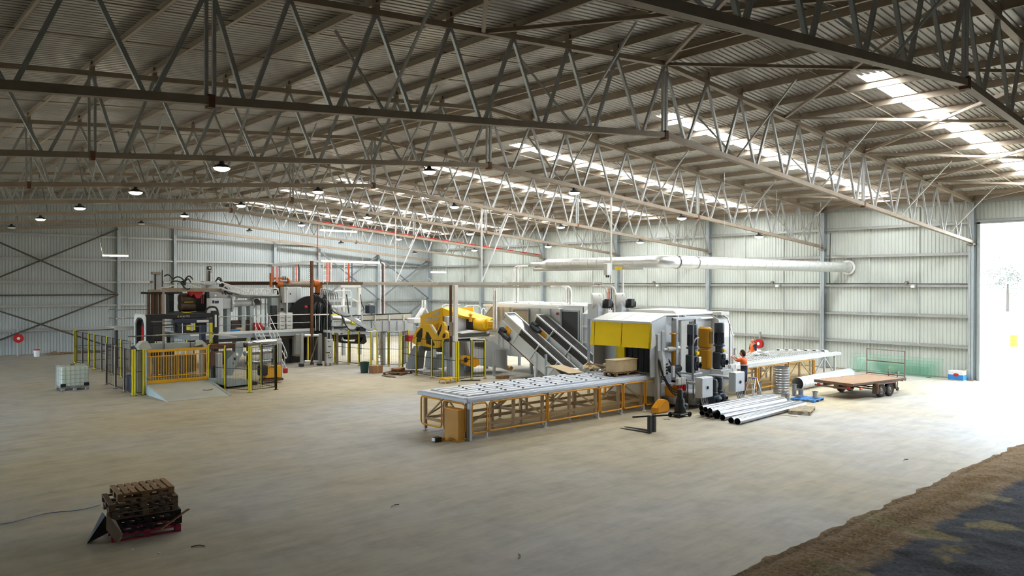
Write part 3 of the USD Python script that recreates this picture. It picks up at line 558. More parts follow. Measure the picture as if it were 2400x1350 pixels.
# ---- outfeed table
of = thing('outfeed_table', 'long white-topped outfeed table with amber guards and bare trestles at its right end', 'table', (-9.5, 6.3, 0))
part(of, 'table_top', 'machine_white', cbx(-14.9, -4.5, 4.95, 7.75, 1.27, 1.35, .015)); part(of, 'edge_beam', 'machine_white', hull([(-14.9,4.9,1.2),(-14.9,5.05,1.2),(-14.9,4.9,1.38),(-14.9,5.2,1.38),(-4.3,4.9,1.24),(-4.3,5.05,1.24),(-4.3,4.9,1.38),(-4.3,5.2,1.38)]))
for i, y in enumerate((5.45, 5.8, 6.15, 6.6, 6.95, 7.3)):
    part(of, 'chain_rail', 'machine_white', cbx(-14.5, -5.2-.25*i, y-.06, y+.06, 1.35, 1.43, .01)); part(of, 'rail_nose', 'white', plate([(-5.2-.25*i,0),(-4.75-.25*i,0),(-4.85-.25*i,.1),(-5.05-.25*i,.15),(-5.2-.25*i,.15)], (0, y, 1.36), (1,0,0), (0,0,1), .2)); part(of, 'rail_stop', 'black', cbx(-5.3-.25*i, -5.18-.25*i, y-.06, y+.06, 1.4, 1.5, .01))
links = []
for y in (5.45, 5.8, 6.15, 6.6, 6.95, 7.3):
    for k in range(38): links.append(cbx(-14.3+.235*k, -14.22+.235*k, y-.10, y+.10, 1.42, 1.46, .006))
part(of, 'chain_links', 'galv', *links, kind='stuff')
for x0, x1 in ((-14.1, -12.6), (-12.52, -9.85), (-9.8, -7.15)): guard(of, (x0, 4.93, 0), (1,0,0), x1-x0, .98, z0=.2)
for x in (-14.0, -12.55, -11.2, -9.82, -8.5, -7.1, -5.9, -4.75):
    for y in (5.05, 6.4, 7.65): part(of, 'leg', 'frame_grey' if x < -7 else 'machine_white', cbx(x-.045, x+.045, y-.045, y+.045, 0, 1.27, .01))
for y in (5.05, 7.65):
    for a, b in ((-9.82,-8.5),(-7.1,-8.5),(-7.1,-5.9),(-4.75,-5.9),(-12.55,-11.2),(-9.82,-11.2)): part(of, 'diagonal_brace', 'machine_white', bar((a,y,.25), (b,y,1.22), .05))
    part(of, 'stretcher', 'frame_grey', cbx(-14.0, -7.1, y-.035, y+.035, .34, .42, .01))
# timber lengths and swarf lying on the outfeed end
rng = np.random.default_rng(11)
single('cardboard_box', 'plywood', 'open brown cardboard box on the outfeed table behind the man in orange', 'box', (-13.6, 6.0, 1.44), cbx(-13.8, -13.35, 5.8, 6.2, 1.45, 1.85, .01))
fl = thing('duct_fitting', 'pair of shiny galvanised pipe fittings standing on the outfeed table', 'fitting', (-11.6, 6.9, 1.45))
for k in range(2): part(fl, 'fitting_pipe', 'steel', lathe([(.14,0),(.14,.03),(.11,.05),(.11,.33),(.14,.35),(.14,.38)], (-11.75+.3*k, 6.9, 1.46), n=16))
single('plastic_wrap', 'white', 'crumpled clear plastic wrap bundled on the outfeed table', 'wrap', (-9.9, 6.4, 1.45), *[hull(np.array([-9.9,6.35,1.58])+rng.standard_normal((10,3))*[.2,.16,.07]) for _ in range(6)])
# ================================================================ things standing in front of the machine
mat('duct_zinc', (.66,.67,.69), .27, .85, .06, 3)
mat('duct_mill', (.83,.84,.86), .35, .5, .04, 3)
mat('trailer_rust', (.42,.32,.25), .8, .1, .25, 6)
mat('trailer_deck', (.62,.50,.39), .85, 0, .15, 2.5)
mat('tyre', (.15,.13,.12), .85, 0, .25, 8)
mat('rim', (.52,.48,.43), .6, .3, .2, 6)
mat('lamp_red', (.70,.10,.08), .3); mat('lamp_amber', (.85,.35,.10), .3)
mat('alu', (.74,.74,.74), .35, .6, .06, 4)
mat('blue_step', (.25,.38,.68), .5)
mat('skin', (.72,.50,.40), .6, 0, .08, 6); mat('hair', (.12,.09,.07), .8); mat('hivis', (.93,.42,.18), .7, 0, .06, 5); mat('navy', (.14,.16,.25), .8, 0, .15, 5); mat('boot', (.30,.20,.13), .7); mat('tape', (.82,.82,.80), .35)
single('belt_guard', 'amber', 'yellow teardrop-shaped belt guard lying on the floor by the machine', 'guard', (-20.45, 4.7, 0),
    basis(plate([(.0,.02),(.12,.0),(.62,.0),(.78,.04),(.84,.2),(.80,.36),(.68,.47),(.55,.5),(.42,.46),(.05,.2)], (0,0,0), (1,0,0), (0,1,0), .28), (-20.75, 4.55, .015), (.95,-.02,0), (0,.02,1), (.02,1,0)), basis(plate([(.06,.04),(.6,.04),(.76,.08),(.79,.2),(.76,.34),(.66,.43),(.55,.45),(.44,.42),(.1,.2)], (0,0,0), (1,0,0), (0,1,0), .06), (-20.75, 4.40, .015), (.95,-.02,0), (0,.02,1), (.02,1,0)))
vc = thing('vacuum_cleaner', 'black wheeled workshop vacuum standing before the machine', 'vacuum', (-20.45, 3.5, 0))
part(vc, 'tank', 'black', lathe([(.0,.12),(.2,.12),(.22,.16),(.22,.34),(.17,.42),(.16,.62),(.12,.7),(0,.72)], (-20.5,3.5,0), n=16), smooth=40); part(vc, 'base', 'black', cbx(-20.85, -20.2, 3.25, 3.75, .06, .15, .04)); part(vc, 'upright', 'black', cbx(-20.6,-20.42,3.4,3.6,.6,1.05,.05), cbx(-20.45,-20.2,3.3,3.6,.25,.5,.06))
for x, y in ((-20.85,3.3),(-20.25,3.25),(-20.85,3.7),(-20.3,3.75)): part(vc, 'wheel', 'soft_black', lathe([(.03,-.03),(.09,-.03),(.09,.03),(.03,.03)], (x,y,.09), (0,1,0), 14))
fk = thing('fork_tines', 'pair of black lift-truck forks standing upright with tines on the floor', 'forks', (-24.0, 2.3, 0))
part(fk, 'cross_bar', 'black', bar((-24.5,2.52,.56), (-23.35,1.95,.57), .05))
for q in ((-23.97, 2.22, 0), (-23.66, 2.28, 0)):
    q = np.array(q); part(fk, 'shank', 'black', cbx(q[0]-.07, q[0]+.05, q[1]-.06, q[1]+.06, 0, .60, .012)); tip = q+np.array([-.05, 1.22, 0])
    part(fk, 'tine', 'black', hull([q+[-.06,0,0], q+[.06,0,0], q+[-.06,0,.05], q+[.06,0,.05], tip+[-.05,0,0], tip+[.05,0,0], tip+[-.05,0,.012], tip+[.05,0,.012]]))
# bundle of galvanised pipes: hollow, each a thing
def pipe_geo(p, q, r, w=.004, n=24):
    d = np.asarray(q, float)-np.asarray(p, float); L = np.linalg.norm(d)
    return lathe([(r,0),(r,L),(r-w,L),(r-w,0),(r,0)], p, d, n)
PIPES = [((-19.75,3.05),(-14.9,3.02),.105,.105,'lowest back pipe of the galvanised bundle, at its far left'), ((-20.0,2.9),(-15.0,2.95),.105,.32,'upper back pipe of the galvanised bundle, left of the pile top'), ((-20.15,2.62),(-15.1,2.72),.105,.33,'middle upper pipe of the galvanised bundle'),
         ((-20.3,2.33),(-15.45,2.46),.11,.33,'upper pipe of the galvanised bundle nearest the viewer'), ((-19.88,2.72),(-15.1,2.72),.105,.105,'lower pipe of the galvanised bundle under the middle upper one'), ((-19.95,2.28),(-15.1,2.3),.18,.18,'thickest pipe in the middle of the galvanised bundle'),
         ((-20.1,1.93),(-14.95,2.02),.115,.115,'galvanised pipe lying just in front of the thickest one'), ((-20.38,1.40),(-14.75,1.74),.115,.115,'second pipe from the front of the galvanised bundle'), ((-20.42,1.12),(-14.95,1.48),.12,.12,'frontmost pipe of the galvanised bundle')]
for a, b, r, z, lb in PIPES: single('galvanised_pipe', 'duct_zinc', lb, 'pipe', (a[0], a[1], 0), pipe_geo((a[0],a[1],z), (b[0],b[1],z), r), smooth=40)
for k, (x0, y0, x1, y1) in enumerate(((-19.9,1.75,-19.0,3.2), (-17.2,.55,-17.9,2.2))): single('timber_batten', 'pallet_wood', ['timber batten on the floor under the left ends of the pipes', 'thin timber batten sticking out in front of the pipes'][k], 'batten', (x0, y0, 0), bar((x0,y0,.0), (x1,y1,.0), .07, .012))
bp = thing('large_duct', 'wide galvanised duct lying on the floor behind the trailer', 'duct', (-10.4, 4.2, 0)); part(bp, 'duct_wall', 'duct_mill', pipe_geo((-10.4,4.15,.30), (-4.6,4.35,.30), .295, .006, 36), smooth=40); part(bp, 'seam', 'duct_mill', *[lathe([(.296,-.008),(.303,0),(.296,.008)], (-10.2+.55*k, 4.15+.2*k*.55/5.8, .30), (5.8,.2,0), 36) for k in range(4)])
sp = thing('spiral_duct', 'upright spiral-seamed galvanised duct section standing before the outfeed table', 'duct', (-11.95, 4.1, 0)); part(sp, 'duct_wall', 'duct_zinc', lathe([(.35,0)]+[p for k in range(10) for p in ((.35,.05+.115*k),(.362,.065+.115*k),(.362,.08+.115*k),(.35,.095+.115*k))]+[(.35,1.22),(.342,1.22),(.342,0),(.35,0)], (-11.95,4.1,0), n=36), smooth=30)
tin = single('tin_duct', 'duct_zinc', 'narrow galvanised duct offcut standing behind the step ladder', 'duct', (-13.0, 4.6, 0), lathe([(.1,0),(.1,.55),(.095,.55),(.095,0)], (-13.0,4.6,0), n=18), smooth=40)
def flange_fit(x, y, r, h, z, lb, grp=None):
    single('flanged_fitting', 'duct_zinc', lb, 'fitting', (x,y,z), lathe([(r*.72,0),(r*1.1,0),(r*1.1,.03),(r*.8,.03),(r*.8,h-.03),(r*1.1,h-.03),(r*1.1,h),(r*.72,h),(r*.72,0)], (x,y,z), n=18))
flange_fit(-13.95,2.75,.13,.3,.0,'short flanged steel fitting right against the ends of the upper pipes'); flange_fit(-13.5,3.15,.13,.32,0,'flanged steel fitting at the back left of the blue pallet'); flange_fit(-13.25,2.6,.13,.12,.1,'flat flanged ring lying on the middle of the blue pallet')
flange_fit(-12.95,2.95,.11,.52,.1,'tallest flanged steel fitting at the back of the blue pallet'); flange_fit(-12.75,2.75,.13,.3,.1,'flanged steel fitting right of the tallest one'); flange_fit(-12.95,2.0,.12,.26,.14,'flanged steel fitting on the front corner of the blue pallet')
bpal = thing('pallet', 'bright blue plastic pallet under the flanged steel fittings', 'pallet', (-13.05, 2.3, 0), .1)
for i in range(6): part(bpal, 'deck_slat', 'blue_plastic', cbx(-.55, .55, -.45+.18*i-.07, -.45+.18*i+.07, .07, .10, .008))
for x in (-.5, 0, .5):
    for y in (-.45, 0, .45): part(bpal, 'block', 'blue_plastic', cbx(x-.06, x+.06, y-.06, y+.06, 0, .07, .01))
mat('pallet_pale', (.68,.62,.52), .8, 0, .2, 8, per=.1)
wp = thing('pallet', 'pale flat timber pallet on the floor to the right of the pipe ends', 'pallet', (-16.1, .95, 0), .35); pallet(wp, 1.5, .8, wood='pallet_pale', n=8, bw=.13)
# ---- trailer (built along +x, turned)
tl = thing('trailer', 'rusty brown flatbed trailer with two axles and a pipe headboard', 'trailer', (-9.6, 1.55, 0), math.radians(-9))
LX, LY = 1.98, .93
for i in range(8): y = -LY+LY*2*(i+.5)/8; part(tl, 'deck_board', 'trailer_deck', cbx(-LX, LX, y-LY/8+.003, y+LY/8-.003, .685, .715, .004))
for s in (-1, 1): part(tl, 'side_rail', 'trailer_rust', cbx(-LX-.02, LX+.02, s*LY-.03, s*LY+.03, .62, .72, .01))
part(tl, 'end_rail', 'trailer_rust', cbx(-LX-.05, -LX, -LY-.03, LY+.03, .60, .72, .01)); part(tl, 'end_rail', 'trailer_rust', cbx(LX, LX+.05, -LY-.03, LY+.03, .60, .72, .01))
for s in (-1, 1): part(tl, 'chassis_beam', 'trailer_rust', cbx(-LX, LX, s*.5-.04, s*.5+.04, .5, .62, .01))
for k in range(5): part(tl, 'cross_member', 'trailer_rust', cbx(-LX+.2+.9*k-.03, -LX+.2+.9*k+.03, -LY, LY, .58, .66, .008))
for s in (-1, 1):
    part(tl, 'drawbar', 'trailer_rust', bar((LX-.6, s*.5, .52), (LX+.95, s*.06, .5), .07, .1))
    part(tl, 'mudguard', 'trailer_rust', plate([(-.42,.18),(-.36,.62),(1.0,.62),(1.06,.30),(1.0,.30),(.94,.58),(-.30,.58),(-.36,.18)], (0, s*(LY+.02), 0), (1,0,0), (0,0,1), .26))
    for x in (0.0, .66):
        w = part(tl, 'wheel', 'tyre', lathe([(.19,-.085),(.27,-.085),(.31,-.055),(.318,0),(.31,.055),(.27,.085),(.19,.085)], (x, s*(LY+.02), .318), (0,s,0), 28), smooth=40, label='worn rubber tyre')
        part(w, 'rim', 'rim', lathe([(.19,-.06),(.19,.07),(.165,.07),(.15,.02),(.09,.05),(.05,.08),(.0,.08)], (x, s*(LY+.02), .318), (0,s,0), 24), smooth=30)
for x in (0.0, .66): part(tl, 'axle', 'trailer_rust', tube((x,-LY,.318), (x,LY,.318), .03)); part(tl, 'leaf_spring', 'trailer_rust', *[cbx(x-.3, x+.3, s*.55-.03, s*.55+.03, .40, .43, .005) for s in (-1,1)])
for s in (-1, 1): part(tl, 'headboard_post', 'rim', tube((LX-.03, s*LY, .6), (LX-.03, s*LY, 1.95), .028))
for z in (1.93, 1.38, .8): part(tl, 'headboard_rail', 'rim' if z > 1.5 else 'trailer_rust', tube((LX-.03, -LY, z), (LX-.03, LY, z), .022))
part(tl, 'tail_lamp', 'lamp_red', cbx(-LX-.06, -LX+.0, .66, .80, .48, .58, .012)); part(tl, 'tail_lamp', 'lamp_red', cbx(-LX-.06, -LX+.0, -.80, -.66, .48, .58, .012)); part(tl, 'side_lamp', 'lamp_amber', cbx(-LX+.45, -LX+.6, -LY-.06, -LY, .42, .52, .012)); part(tl, 'number_bar', 'trailer_rust', cbx(-LX-.03, -LX, -LY, LY, .44, .52, .008))
part(tl, 'jockey_stem', 'rim', tube((LX+.62, -.2, .12), (LX+.62, -.2, .95), .025), cbx(LX+.55, LX+.68, -.26, -.14, .8, .9, .01)); part(tl, 'jockey_wheel', 'tyre', lathe([(.02,-.03),(.08,-.03),(.09,0),(.08,.03),(.02,.03)], (LX+.62, -.2, .09), (0,1,0), 14)); part(tl, 'coupling', 'rim', cbx(LX+.85, LX+1.05, -.06, .06, .48, .62, .02), tube((LX+.4,.1,.6),(LX+.4,.1,1.0),.03), tube((LX+.25,.05,.95),(LX+.6,.15,.75),.03))
# ---- step ladder, open A shape, and the man on it
def a_ladder(x, y):
    t = thing('step_ladder', 'small aluminium step ladder with blue top, under the man in orange', 'ladder', (x, y, 0))
    for s in (-1, 1):
        part(t, 'rail', 'alu', bar((x-.42, y+s*.24, 0), (x-.06, y+s*.14, .92), .06, .03, (0,1,0))); part(t, 'rear_leg', 'alu', bar((x+.42, y+s*.24, 0), (x+.06, y+s*.14, .92), .05, .03, (0,1,0)))
    part(t, 'top_step', 'blue_step', cbx(x-.13, x+.13, y-.17, y+.17, .92, .96, .01))
    for k in range(3):
        f = (k+1)/4; part(t, 'tread', 'alu', cbx(x-.42+.36*f-.06, x-.42+.36*f+.06, y-.24+.1*f, y+.24-.1*f, .92*f-.015, .92*f+.015, .006))
    part(t, 'spreader', 'alu', bar((x+.42-.36*.35, y-.21, .32), (x+.42-.36*.35, y+.21, .32), .03))
    return t
a_ladder(-14.62, 3.95)
from scipy.spatial import cKDTree
import manifold3d as m3
def body(bones, joints, sub=.03, it=8):
    """one continuous surface: every bone the hull of the balls at its ends, joined and smoothed"""
    parts_ = []
    for a, b in bones:
        (pa, ra), (pb, rb) = joints[a], joints[b]
        parts_.append(m3.Manifold.batch_hull([m3.Manifold.sphere(ra, 14).translate(tuple(map(float, pa))), m3.Manifold.sphere(rb, 14).translate(tuple(map(float, pb)))]))
    m = m3.Manifold.batch_boolean(parts_, m3.OpType.Add).refine_to_length(sub); q = m.to_mesh()
    t = trimesh.Trimesh(q.vert_properties[:,:3], q.tri_verts, process=True); trimesh.smoothing.filter_taubin(t, .5, .53, it)
    return np.array(t.vertices), np.array(t.faces)
def fingers(w, fwd, upv, side, s=1.0, curl=.5):
    """bones of a hand at wrist w: palm and five fingers"""
    J, B = {}, []
    fwd, upv = np.asarray(fwd, float)/np.linalg.norm(fwd), np.asarray(upv, float)/np.linalg.norm(upv); lat = np.cross(fwd, upv)*side
    J['w'] = (w, .026*s); 
    for i, (o, l) in enumerate(((-.030,.070),(-.010,.080),(.011,.075),(.031,.058))):
        k = w+fwd*.085*s+lat*o*s; J[f'k{i}'] = (k, .0125*s); B.append(('w', f'k{i}'))
        m_ = k+(fwd*math.cos(curl)-upv*math.sin(curl))*l*.55*s; e = m_+(fwd*math.cos(2*curl)-upv*math.sin(2*curl))*l*.45*s
        J[f'm{i}'] = (m_, .0095*s); J[f'e{i}'] = (e, .008*s); B += [(f'k{i}', f'm{i}'), (f'm{i}', f'e{i}')]
        if i: B.append((f'k{i-1}', f'k{i}'))
    t0 = w+fwd*.03*s-lat*.03*s; t1 = t0+(fwd*.7-lat*.6)*.045*s; t2 = t1+(fwd*.95-lat*.1-upv*.3)*.035*s
    J['t0'] = (t0, .013*s); J['t1'] = (t1, .011*s); J['t2'] = (t2, .009*s); B += [('w','t0'), ('t0','t1'), ('t1','t2')]
    return J, B
def head_mesh(c, fwd, s=1.0):
    """head with brow, nose, chin, ears, eyes' sockets; c = centre of the skull"""
    fwd = np.asarray(fwd, float); fwd /= np.linalg.norm(fwd); L = np.cross((0,0,1), fwd); L /= np.linalg.norm(L); U = np.cross(fwd, L)
    J = {}; 
    def at(x, y, z): return np.asarray(c, float)+(fwd*x+L*y+U*z)*s
    sp = [(at(-.015,0,.02),.092*s),(at(.03,0,-.01),.078*s)]; 
    for n_, (p, r) in (('sk', sp[0]), ('fc', sp[1]), ('jw', (at(.045,0,-.085),.045*s)), ('ns0', (at(.095,0,.0),.012*s)), ('ns1', (at(.118,0,-.035),.014*s)), ('br1', (at(.085,.035,.02),.016*s)), ('br2', (at(.085,-.035,.02),.016*s)), ('er1', (at(-.005,.083,-.01),.018*s)), ('er2', (at(-.005,-.083,-.01),.018*s)), ('er3', (at(-.015,.088,.015),.018*s)), ('er4', (at(-.015,-.088,.015),.018*s)), ('lp1', (at(.098,.02,-.07),.012*s)), ('lp2', (at(.098,-.02,-.07),.012*s))): J[n_] = (p, r)
    return J, [('sk','fc'),('fc','jw'),('ns0','ns1'),('br1','br2'),('er1','er3'),('er2','er4'),('lp1','lp2'),('fc','ns0'),('fc','lp1')], at
# man on the ladder: back to the viewer, arms raised to the machine's end plate
MX, MY, MZ = -14.9, 4.22, .24
def build_man_ladder():
    t = thing('person', 'person in orange hi-vis shirt and dark shorts on the step ladder, arms raised', 'person', (MX, MY, 0))
    o = np.array([MX, MY, MZ]); f = np.array([-.2, .98, 0]); L = np.array([-.98, -.2, 0])   # facing into the machine
    def p(x, y, z): return o+(f*x+L*y+np.array([0,0,z]))*1.05
    J = {'hipc': (p(0,0,.95), .125), 'hl': (p(0,.085,.93), .10), 'hr': (p(0,-.085,.93), .10), 'kl': (p(.02,.10,.52), .058), 'kr': (p(.0,-.10,.52), .058), 'cl': (p(-.02,.10,.38), .055), 'cr': (p(-.03,-.10,.38), .055), 'al': (p(-.02,.10,.09), .038), 'ar': (p(-.02,-.10,.09), .038), 'tl': (p(.12,.11,.04), .035), 'tr': (p(.12,-.11,.04), .035),
         'wa': (p(0,0,1.12), .125), 'ch': (p(.02,0,1.32), .135), 'sl': (p(.03,.17,1.42), .068), 'sr': (p(.03,-.17,1.42), .068), 'nk': (p(.04,0,1.5), .055), 'nk2': (p(.06,0,1.58), .05),
         'el': (p(.26,.22,1.38), .045), 'er': (p(.24,-.24,1.36), .045), 'wl': (p(.44,.10,1.50), .03), 'wr': (p(.45,-.10,1.48), .03)}
    B = [('hipc','wa'),('hl','hipc'),('hr','hipc'),('hl','kl'),('hr','kr'),('kl','cl'),('kr','cr'),('cl','al'),('cr','ar'),('al','tl'),('ar','tr'),('wa','ch'),('ch','sl'),('ch','sr'),('sl','sr'),('ch','nk'),('nk','nk2'),('sl','el'),('sr','er'),('el','wl'),('er','wr')]
    hj, hb, at = head_mesh(p(.08,0,1.68), f+np.array([0,0,-.1]))
    J |= hj; B += hb+[('nk2','sk')]
    for s, w in ((1,'wl'),(-1,'wr')):
        fj, fb = fingers(J[w][0], (f*.9+np.array([0,0,.3])), np.array([0,0,1.0]), s, 1.0, .4)
        for k in fj: J[k+w] = fj[k]
        B += [(a+w, b+w) for a, b in fb]
        J['w'+w] = (J[w][0], .03)
    bd = part(t, 'body', 'skin', body(B, J, .022), smooth=True)
    g = lambda bones, grow: body(bones, {k: (v[0], v[1]+grow) for k, v in J.items()}, .03)
    J2 = dict(J); J2['he'] = ((J['sl'][0]*.35+J['el'][0]*.65), .062); J2['hf'] = ((J['sr'][0]*.35+J['er'][0]*.65), .062); J2['mk'] = (p(.0,0,1.06), .13); J2['mw'] = (p(0,0,1.16), .135)
    part(t, 'shirt', 'hivis', body([('mw','ch'),('ch','sl'),('ch','sr'),('sl','sr'),('sl','he'),('sr','hf')], {k: (v[0], v[1]+.016) for k, v in J2.items()}, .03), smooth=True)
    part(t, 'shirt_lower', 'navy', body([('mk','mw'),('hipc','mk')], {k: (v[0], v[1]+.018) for k, v in J2.items()}, .03), smooth=True)
    part(t, 'reflective_band', 'tape', *[lathe([(.158,-.022),(.163,0),(.158,.022)], p(0,0,1.2), (0,0,1), 20)])
    J2['sl1'] = (J['kl'][0]*.9+J['hl'][0]*.1, .09); J2['sl2'] = (J['kr'][0]*.9+J['hr'][0]*.1, .09)
    part(t, 'shorts', 'navy', body([('hl','sl1'),('hr','sl2'),('hl','hipc'),('hr','hipc')], {k: (v[0], v[1]+.014) for k, v in J2.items()}, .03), smooth=True)
    for s in ('l', 'r'): part(t, 'boot', 'boot', body([('b0','b1'),('b1','b2')], {'b0': (J['a'+s][0]+[0,0,.08], .058), 'b1': (J['a'+s][0]-[0,0,.03], .056), 'b2': (J['t'+s][0], .046)}, .03), smooth=True)
    hd = np.asarray(p(.06,0,1.70)); part(t, 'hair', 'hair', body([('a','b'),('b','c')], {'a': (at(-.02,0,.05), .10), 'b': (at(-.055,0,-.0), .095), 'c': (at(-.075,0,-.09), .07)}, .03, 3), smooth=True)
    for s in (-1, 1): part(t, 'eye', 'black', lathe([(0,-.008),(.008,0),(0,.008)], at(.098, s*.032, .0), (0,0,1), 8))
build_man_ladder()
def build_man_far():
    o = np.array([-4.1, 10.2, 0]); f = np.array([-.8, .3, 0]); f /= np.linalg.norm(f); L = np.cross((0,0,1), f)
    t = thing('person', 'person in orange hi-vis vest over dark shirt, behind the outfeed table', 'person', tuple(o))
    def p(x, y, z): return o+f*x+L*y+np.array([0,0,z])
    J = {'hipc': (p(0,0,.96), .13), 'hl': (p(0,.09,.93), .10), 'hr': (p(0,-.09,.93), .10), 'kl': (p(.02,.10,.5), .058), 'kr': (p(.02,-.10,.5), .058), 'al': (p(-.02,.10,.09), .04), 'ar': (p(-.02,-.10,.09), .04), 'tl': (p(.13,.11,.04), .036), 'tr': (p(.13,-.11,.04), .036),
         'wa': (p(0,0,1.14), .135), 'ch': (p(.0,0,1.33), .145), 'sl': (p(0,.19,1.43), .07), 'sr': (p(0,-.19,1.43), .07), 'nk': (p(.01,0,1.5), .06), 'nk2': (p(.025,0,1.58), .055), 'el': (p(.03,.25,1.14), .046), 'er': (p(.03,-.25,1.14), .046), 'wl': (p(.2,.2,1.0), .032), 'wr': (p(.2,-.2,1.0), .032)}
    B = [('hipc','wa'),('hl','hipc'),('hr','hipc'),('hl','kl'),('hr','kr'),('kl','al'),('kr','ar'),('al','tl'),('ar','tr'),('wa','ch'),('ch','sl'),('ch','sr'),('sl','sr'),('ch','nk'),('nk','nk2'),('sl','el'),('sr','er'),('el','wl'),('er','wr')]
    hj, hb, at = head_mesh(p(.04,0,1.68), f); J |= hj; B += hb+[('nk2','sk')]
    for s, w in ((1,'wl'),(-1,'wr')):
        fj, fb = fingers(J[w][0], f*.9+np.array([0,0,-.3]), np.array([0,0,1.0]), s, 1.0, .5); J |= {k+w: v for k, v in fj.items()}; B += [(a+w, b+w) for a, b in fb]
    part(t, 'body', 'skin', body(B, J, .025), smooth=True)
    G = {k: (v[0], v[1]+.014) for k, v in J.items()}
    part(t, 'shirt', 'navy', body([('wa','ch'),('ch','sl'),('ch','sr'),('sl','el'),('sr','er'),('hipc','wa')], G, .03), smooth=True)
    part(t, 'vest', 'hivis', body([('wa','ch'),('ch','v1'),('ch','v2'),('hipc','wa')], {k: (v[0], v[1]+.028) for k, v in (J | {'v1': (p(0,.11,1.44), .07), 'v2': (p(0,-.11,1.44), .07)}).items()}, .03), smooth=True)
    part(t, 'trousers', 'navy', body([('hl','kl'),('hr','kr'),('kl','al'),('kr','ar'),('hl','hr')], G, .03), smooth=True)
    for s in ('l', 'r'): part(t, 'boot', 'boot', body([('b0','b1'),('b1','b2')], {'b0': (J['a'+s][0]+[0,0,.06], .056), 'b1': (J['a'+s][0]-[0,0,.03], .054), 'b2': (J['t'+s][0], .046)}, .03), smooth=True)
    part(t, 'hair', 'rim', body([('a','b')], {'a': (at(-.035,0,.025), .089), 'b': (at(-.05,0,-.02), .082)}, .03, 3), smooth=True)
    for s in (-1, 1): part(t, 'eye', 'black', lathe([(0,-.008),(.008,0),(0,.008)], at(.098, s*.032, .0), (0,0,1), 8))
build_man_far()
# ---- along the right wall
def hose_reel(x, y, z, wall, lb):
    t = thing('hose_reel', lb, 'hose reel', (x, y, z)); n = np.array([-1,0,0]) if wall == 'r' else np.array([0,-1,0])
    c = np.array([x, y, z])
    part(t, 'drum_face', 'red', lathe([(.0,.20),(.30,.20),(.30,.18),(.28,.17)], c, n, 28), lathe([(.0,.04),(.30,.04),(.30,.06),(.26,.07)], c, n, 28)); part(t, 'hose_coil', 'black', lathe([(.14,.06),(.25,.06),(.26,.12),(.25,.17),(.14,.17)], c, n, 24), smooth=40); part(t, 'hub', 'white', lathe([(0,.225),(.09,.22),(.10,.20)], c, n, 18)); part(t, 'bracket', 'galv', cbx(c[0]-.06, c[0]+.06, c[1]-.06, c[1]+.06, 0 if wall != 'r' else z-.2, z+.75, .01))
hose_reel(-.2, 12.04, 1.2, 'r', 'red fire hose reel on the right wall beside the man in the vest'); hose_reel(-34.5, YF-.2, 1.2, 'f', 'red fire hose reel low on the dark left part of the end wall')
pane('sheet_glass', (.55,.75,.66), .06, .90, (.95,.98,.965))
mat('glass_edge', (.50,.68,.60), .3, 0, .05)
for k in range(4):
    x0, x1, ya, yb, h = -.62+.09*k, -.24+.05*k, 1.3+.25*k, 6.2-.2*k, 1.0-.17*k
    t = thing('glass_sheet', ['tallest and outermost green glass sheet leaning on the wall behind the trailer', 'second tallest green glass sheet leaning behind the trailer', 'third tallest green glass sheet leaning behind the trailer', 'lowest green glass sheet of the stack behind the trailer'][k], 'glass sheet', (x0, 3.7, 0))
    part(t, 'pane', 'sheet_glass', (np.array([(x0,ya,.03),(x0,yb,.03),(x1,yb,h),(x1,ya,h)]), np.array([[0,1,2],[0,2,3]]))); part(t, 'top_edge', 'glass_edge', bar((x1,ya,h), (x1,yb,h), .012)); part(t, 'side_edge', 'glass_edge', bar((x0,ya,.03), (x1,ya,h), .012)); part(t, 'side_edge', 'glass_edge', bar((x0,yb,.03), (x1,yb,h), .012))
for k in range(3): single('timber_bearer', 'pallet_wood', ['timber bearer under the right end of the glass sheets', 'timber bearer under the middle of the glass sheets', 'timber bearer under the left end of the glass sheets'][k], 'timber', (-.4, 1.9+1.9*k, 0), bx(-.75, -.2, 1.85+1.9*k, 1.95+1.9*k, 0, .03))
def blue_box():
    t = thing('cardboard_box', 'blue and white printed carton on the floor beside the doorway', 'box', (-.55, .5, 0))
    part(t, 'carton', 'white', cbx(-.85, -.35, .15, .85, 0, .5, .01)); part(t, 'printed_band', 'blue_plastic', cbx(-.856, -.35, .14, .86, .03, .30, .004)); part(t, 'printed_patch', 'red', plate(rrect(.25,.16,.07,4,(.48,.30)), (-.862,0,0), (0,1,0), (0,0,1), .004)); part(t, 'flap', 'plywood', hull([(-.85,.15,.5),(-.35,.15,.5),(-.85,.02,.6),(-.35,.02,.6),(-.85,.16,.51),(-.35,.16,.51)]))
blue_box()
# conduit run with floodlights on the third girt
cd = thing('girt_conduit', 'dark cable run along the middle girt of the right wall', 'cable', (-.12, 20, 4.98))
[part(cd, 'cable', 'black', tube((-.13, b_*D+.2, 5.0), (-.13, (b_+1)*D-.2, 5.0), .03, 6)) for b_ in range(6)]; part(cd, 'cable_drop', 'black', path(fillet([(-.13, 7.55, 5.0), (-.16, 7.55, 6.0), (-.16, 7.5, 8.0)], .2), .02, 6))
for k, (y, w) in enumerate(((3.0, 'nearest the doorway'), (11.0, 'behind the outfeed table'), (20.2, 'above the yellow-flapped machine'))):
    t = thing('floodlight', 'small white and grey twin floodlight on the girt '+w, 'floodlight', (-.25, y, 4.95)); part(t, 'housing', 'white', cbx(-.34, -.14, y-.26, y-.06, 4.78, 4.92, .02)); part(t, 'housing', 'rim', lathe([(.0,0),(.11,.0),(.09,.14),(.0,.16)], (-.15, y+.2, 5.06), (-1,0,0), 14)); part(t, 'bracket', 'galv', cbx(-.2, -.12, y-.3, y+.3, 4.92, 4.98, .01))
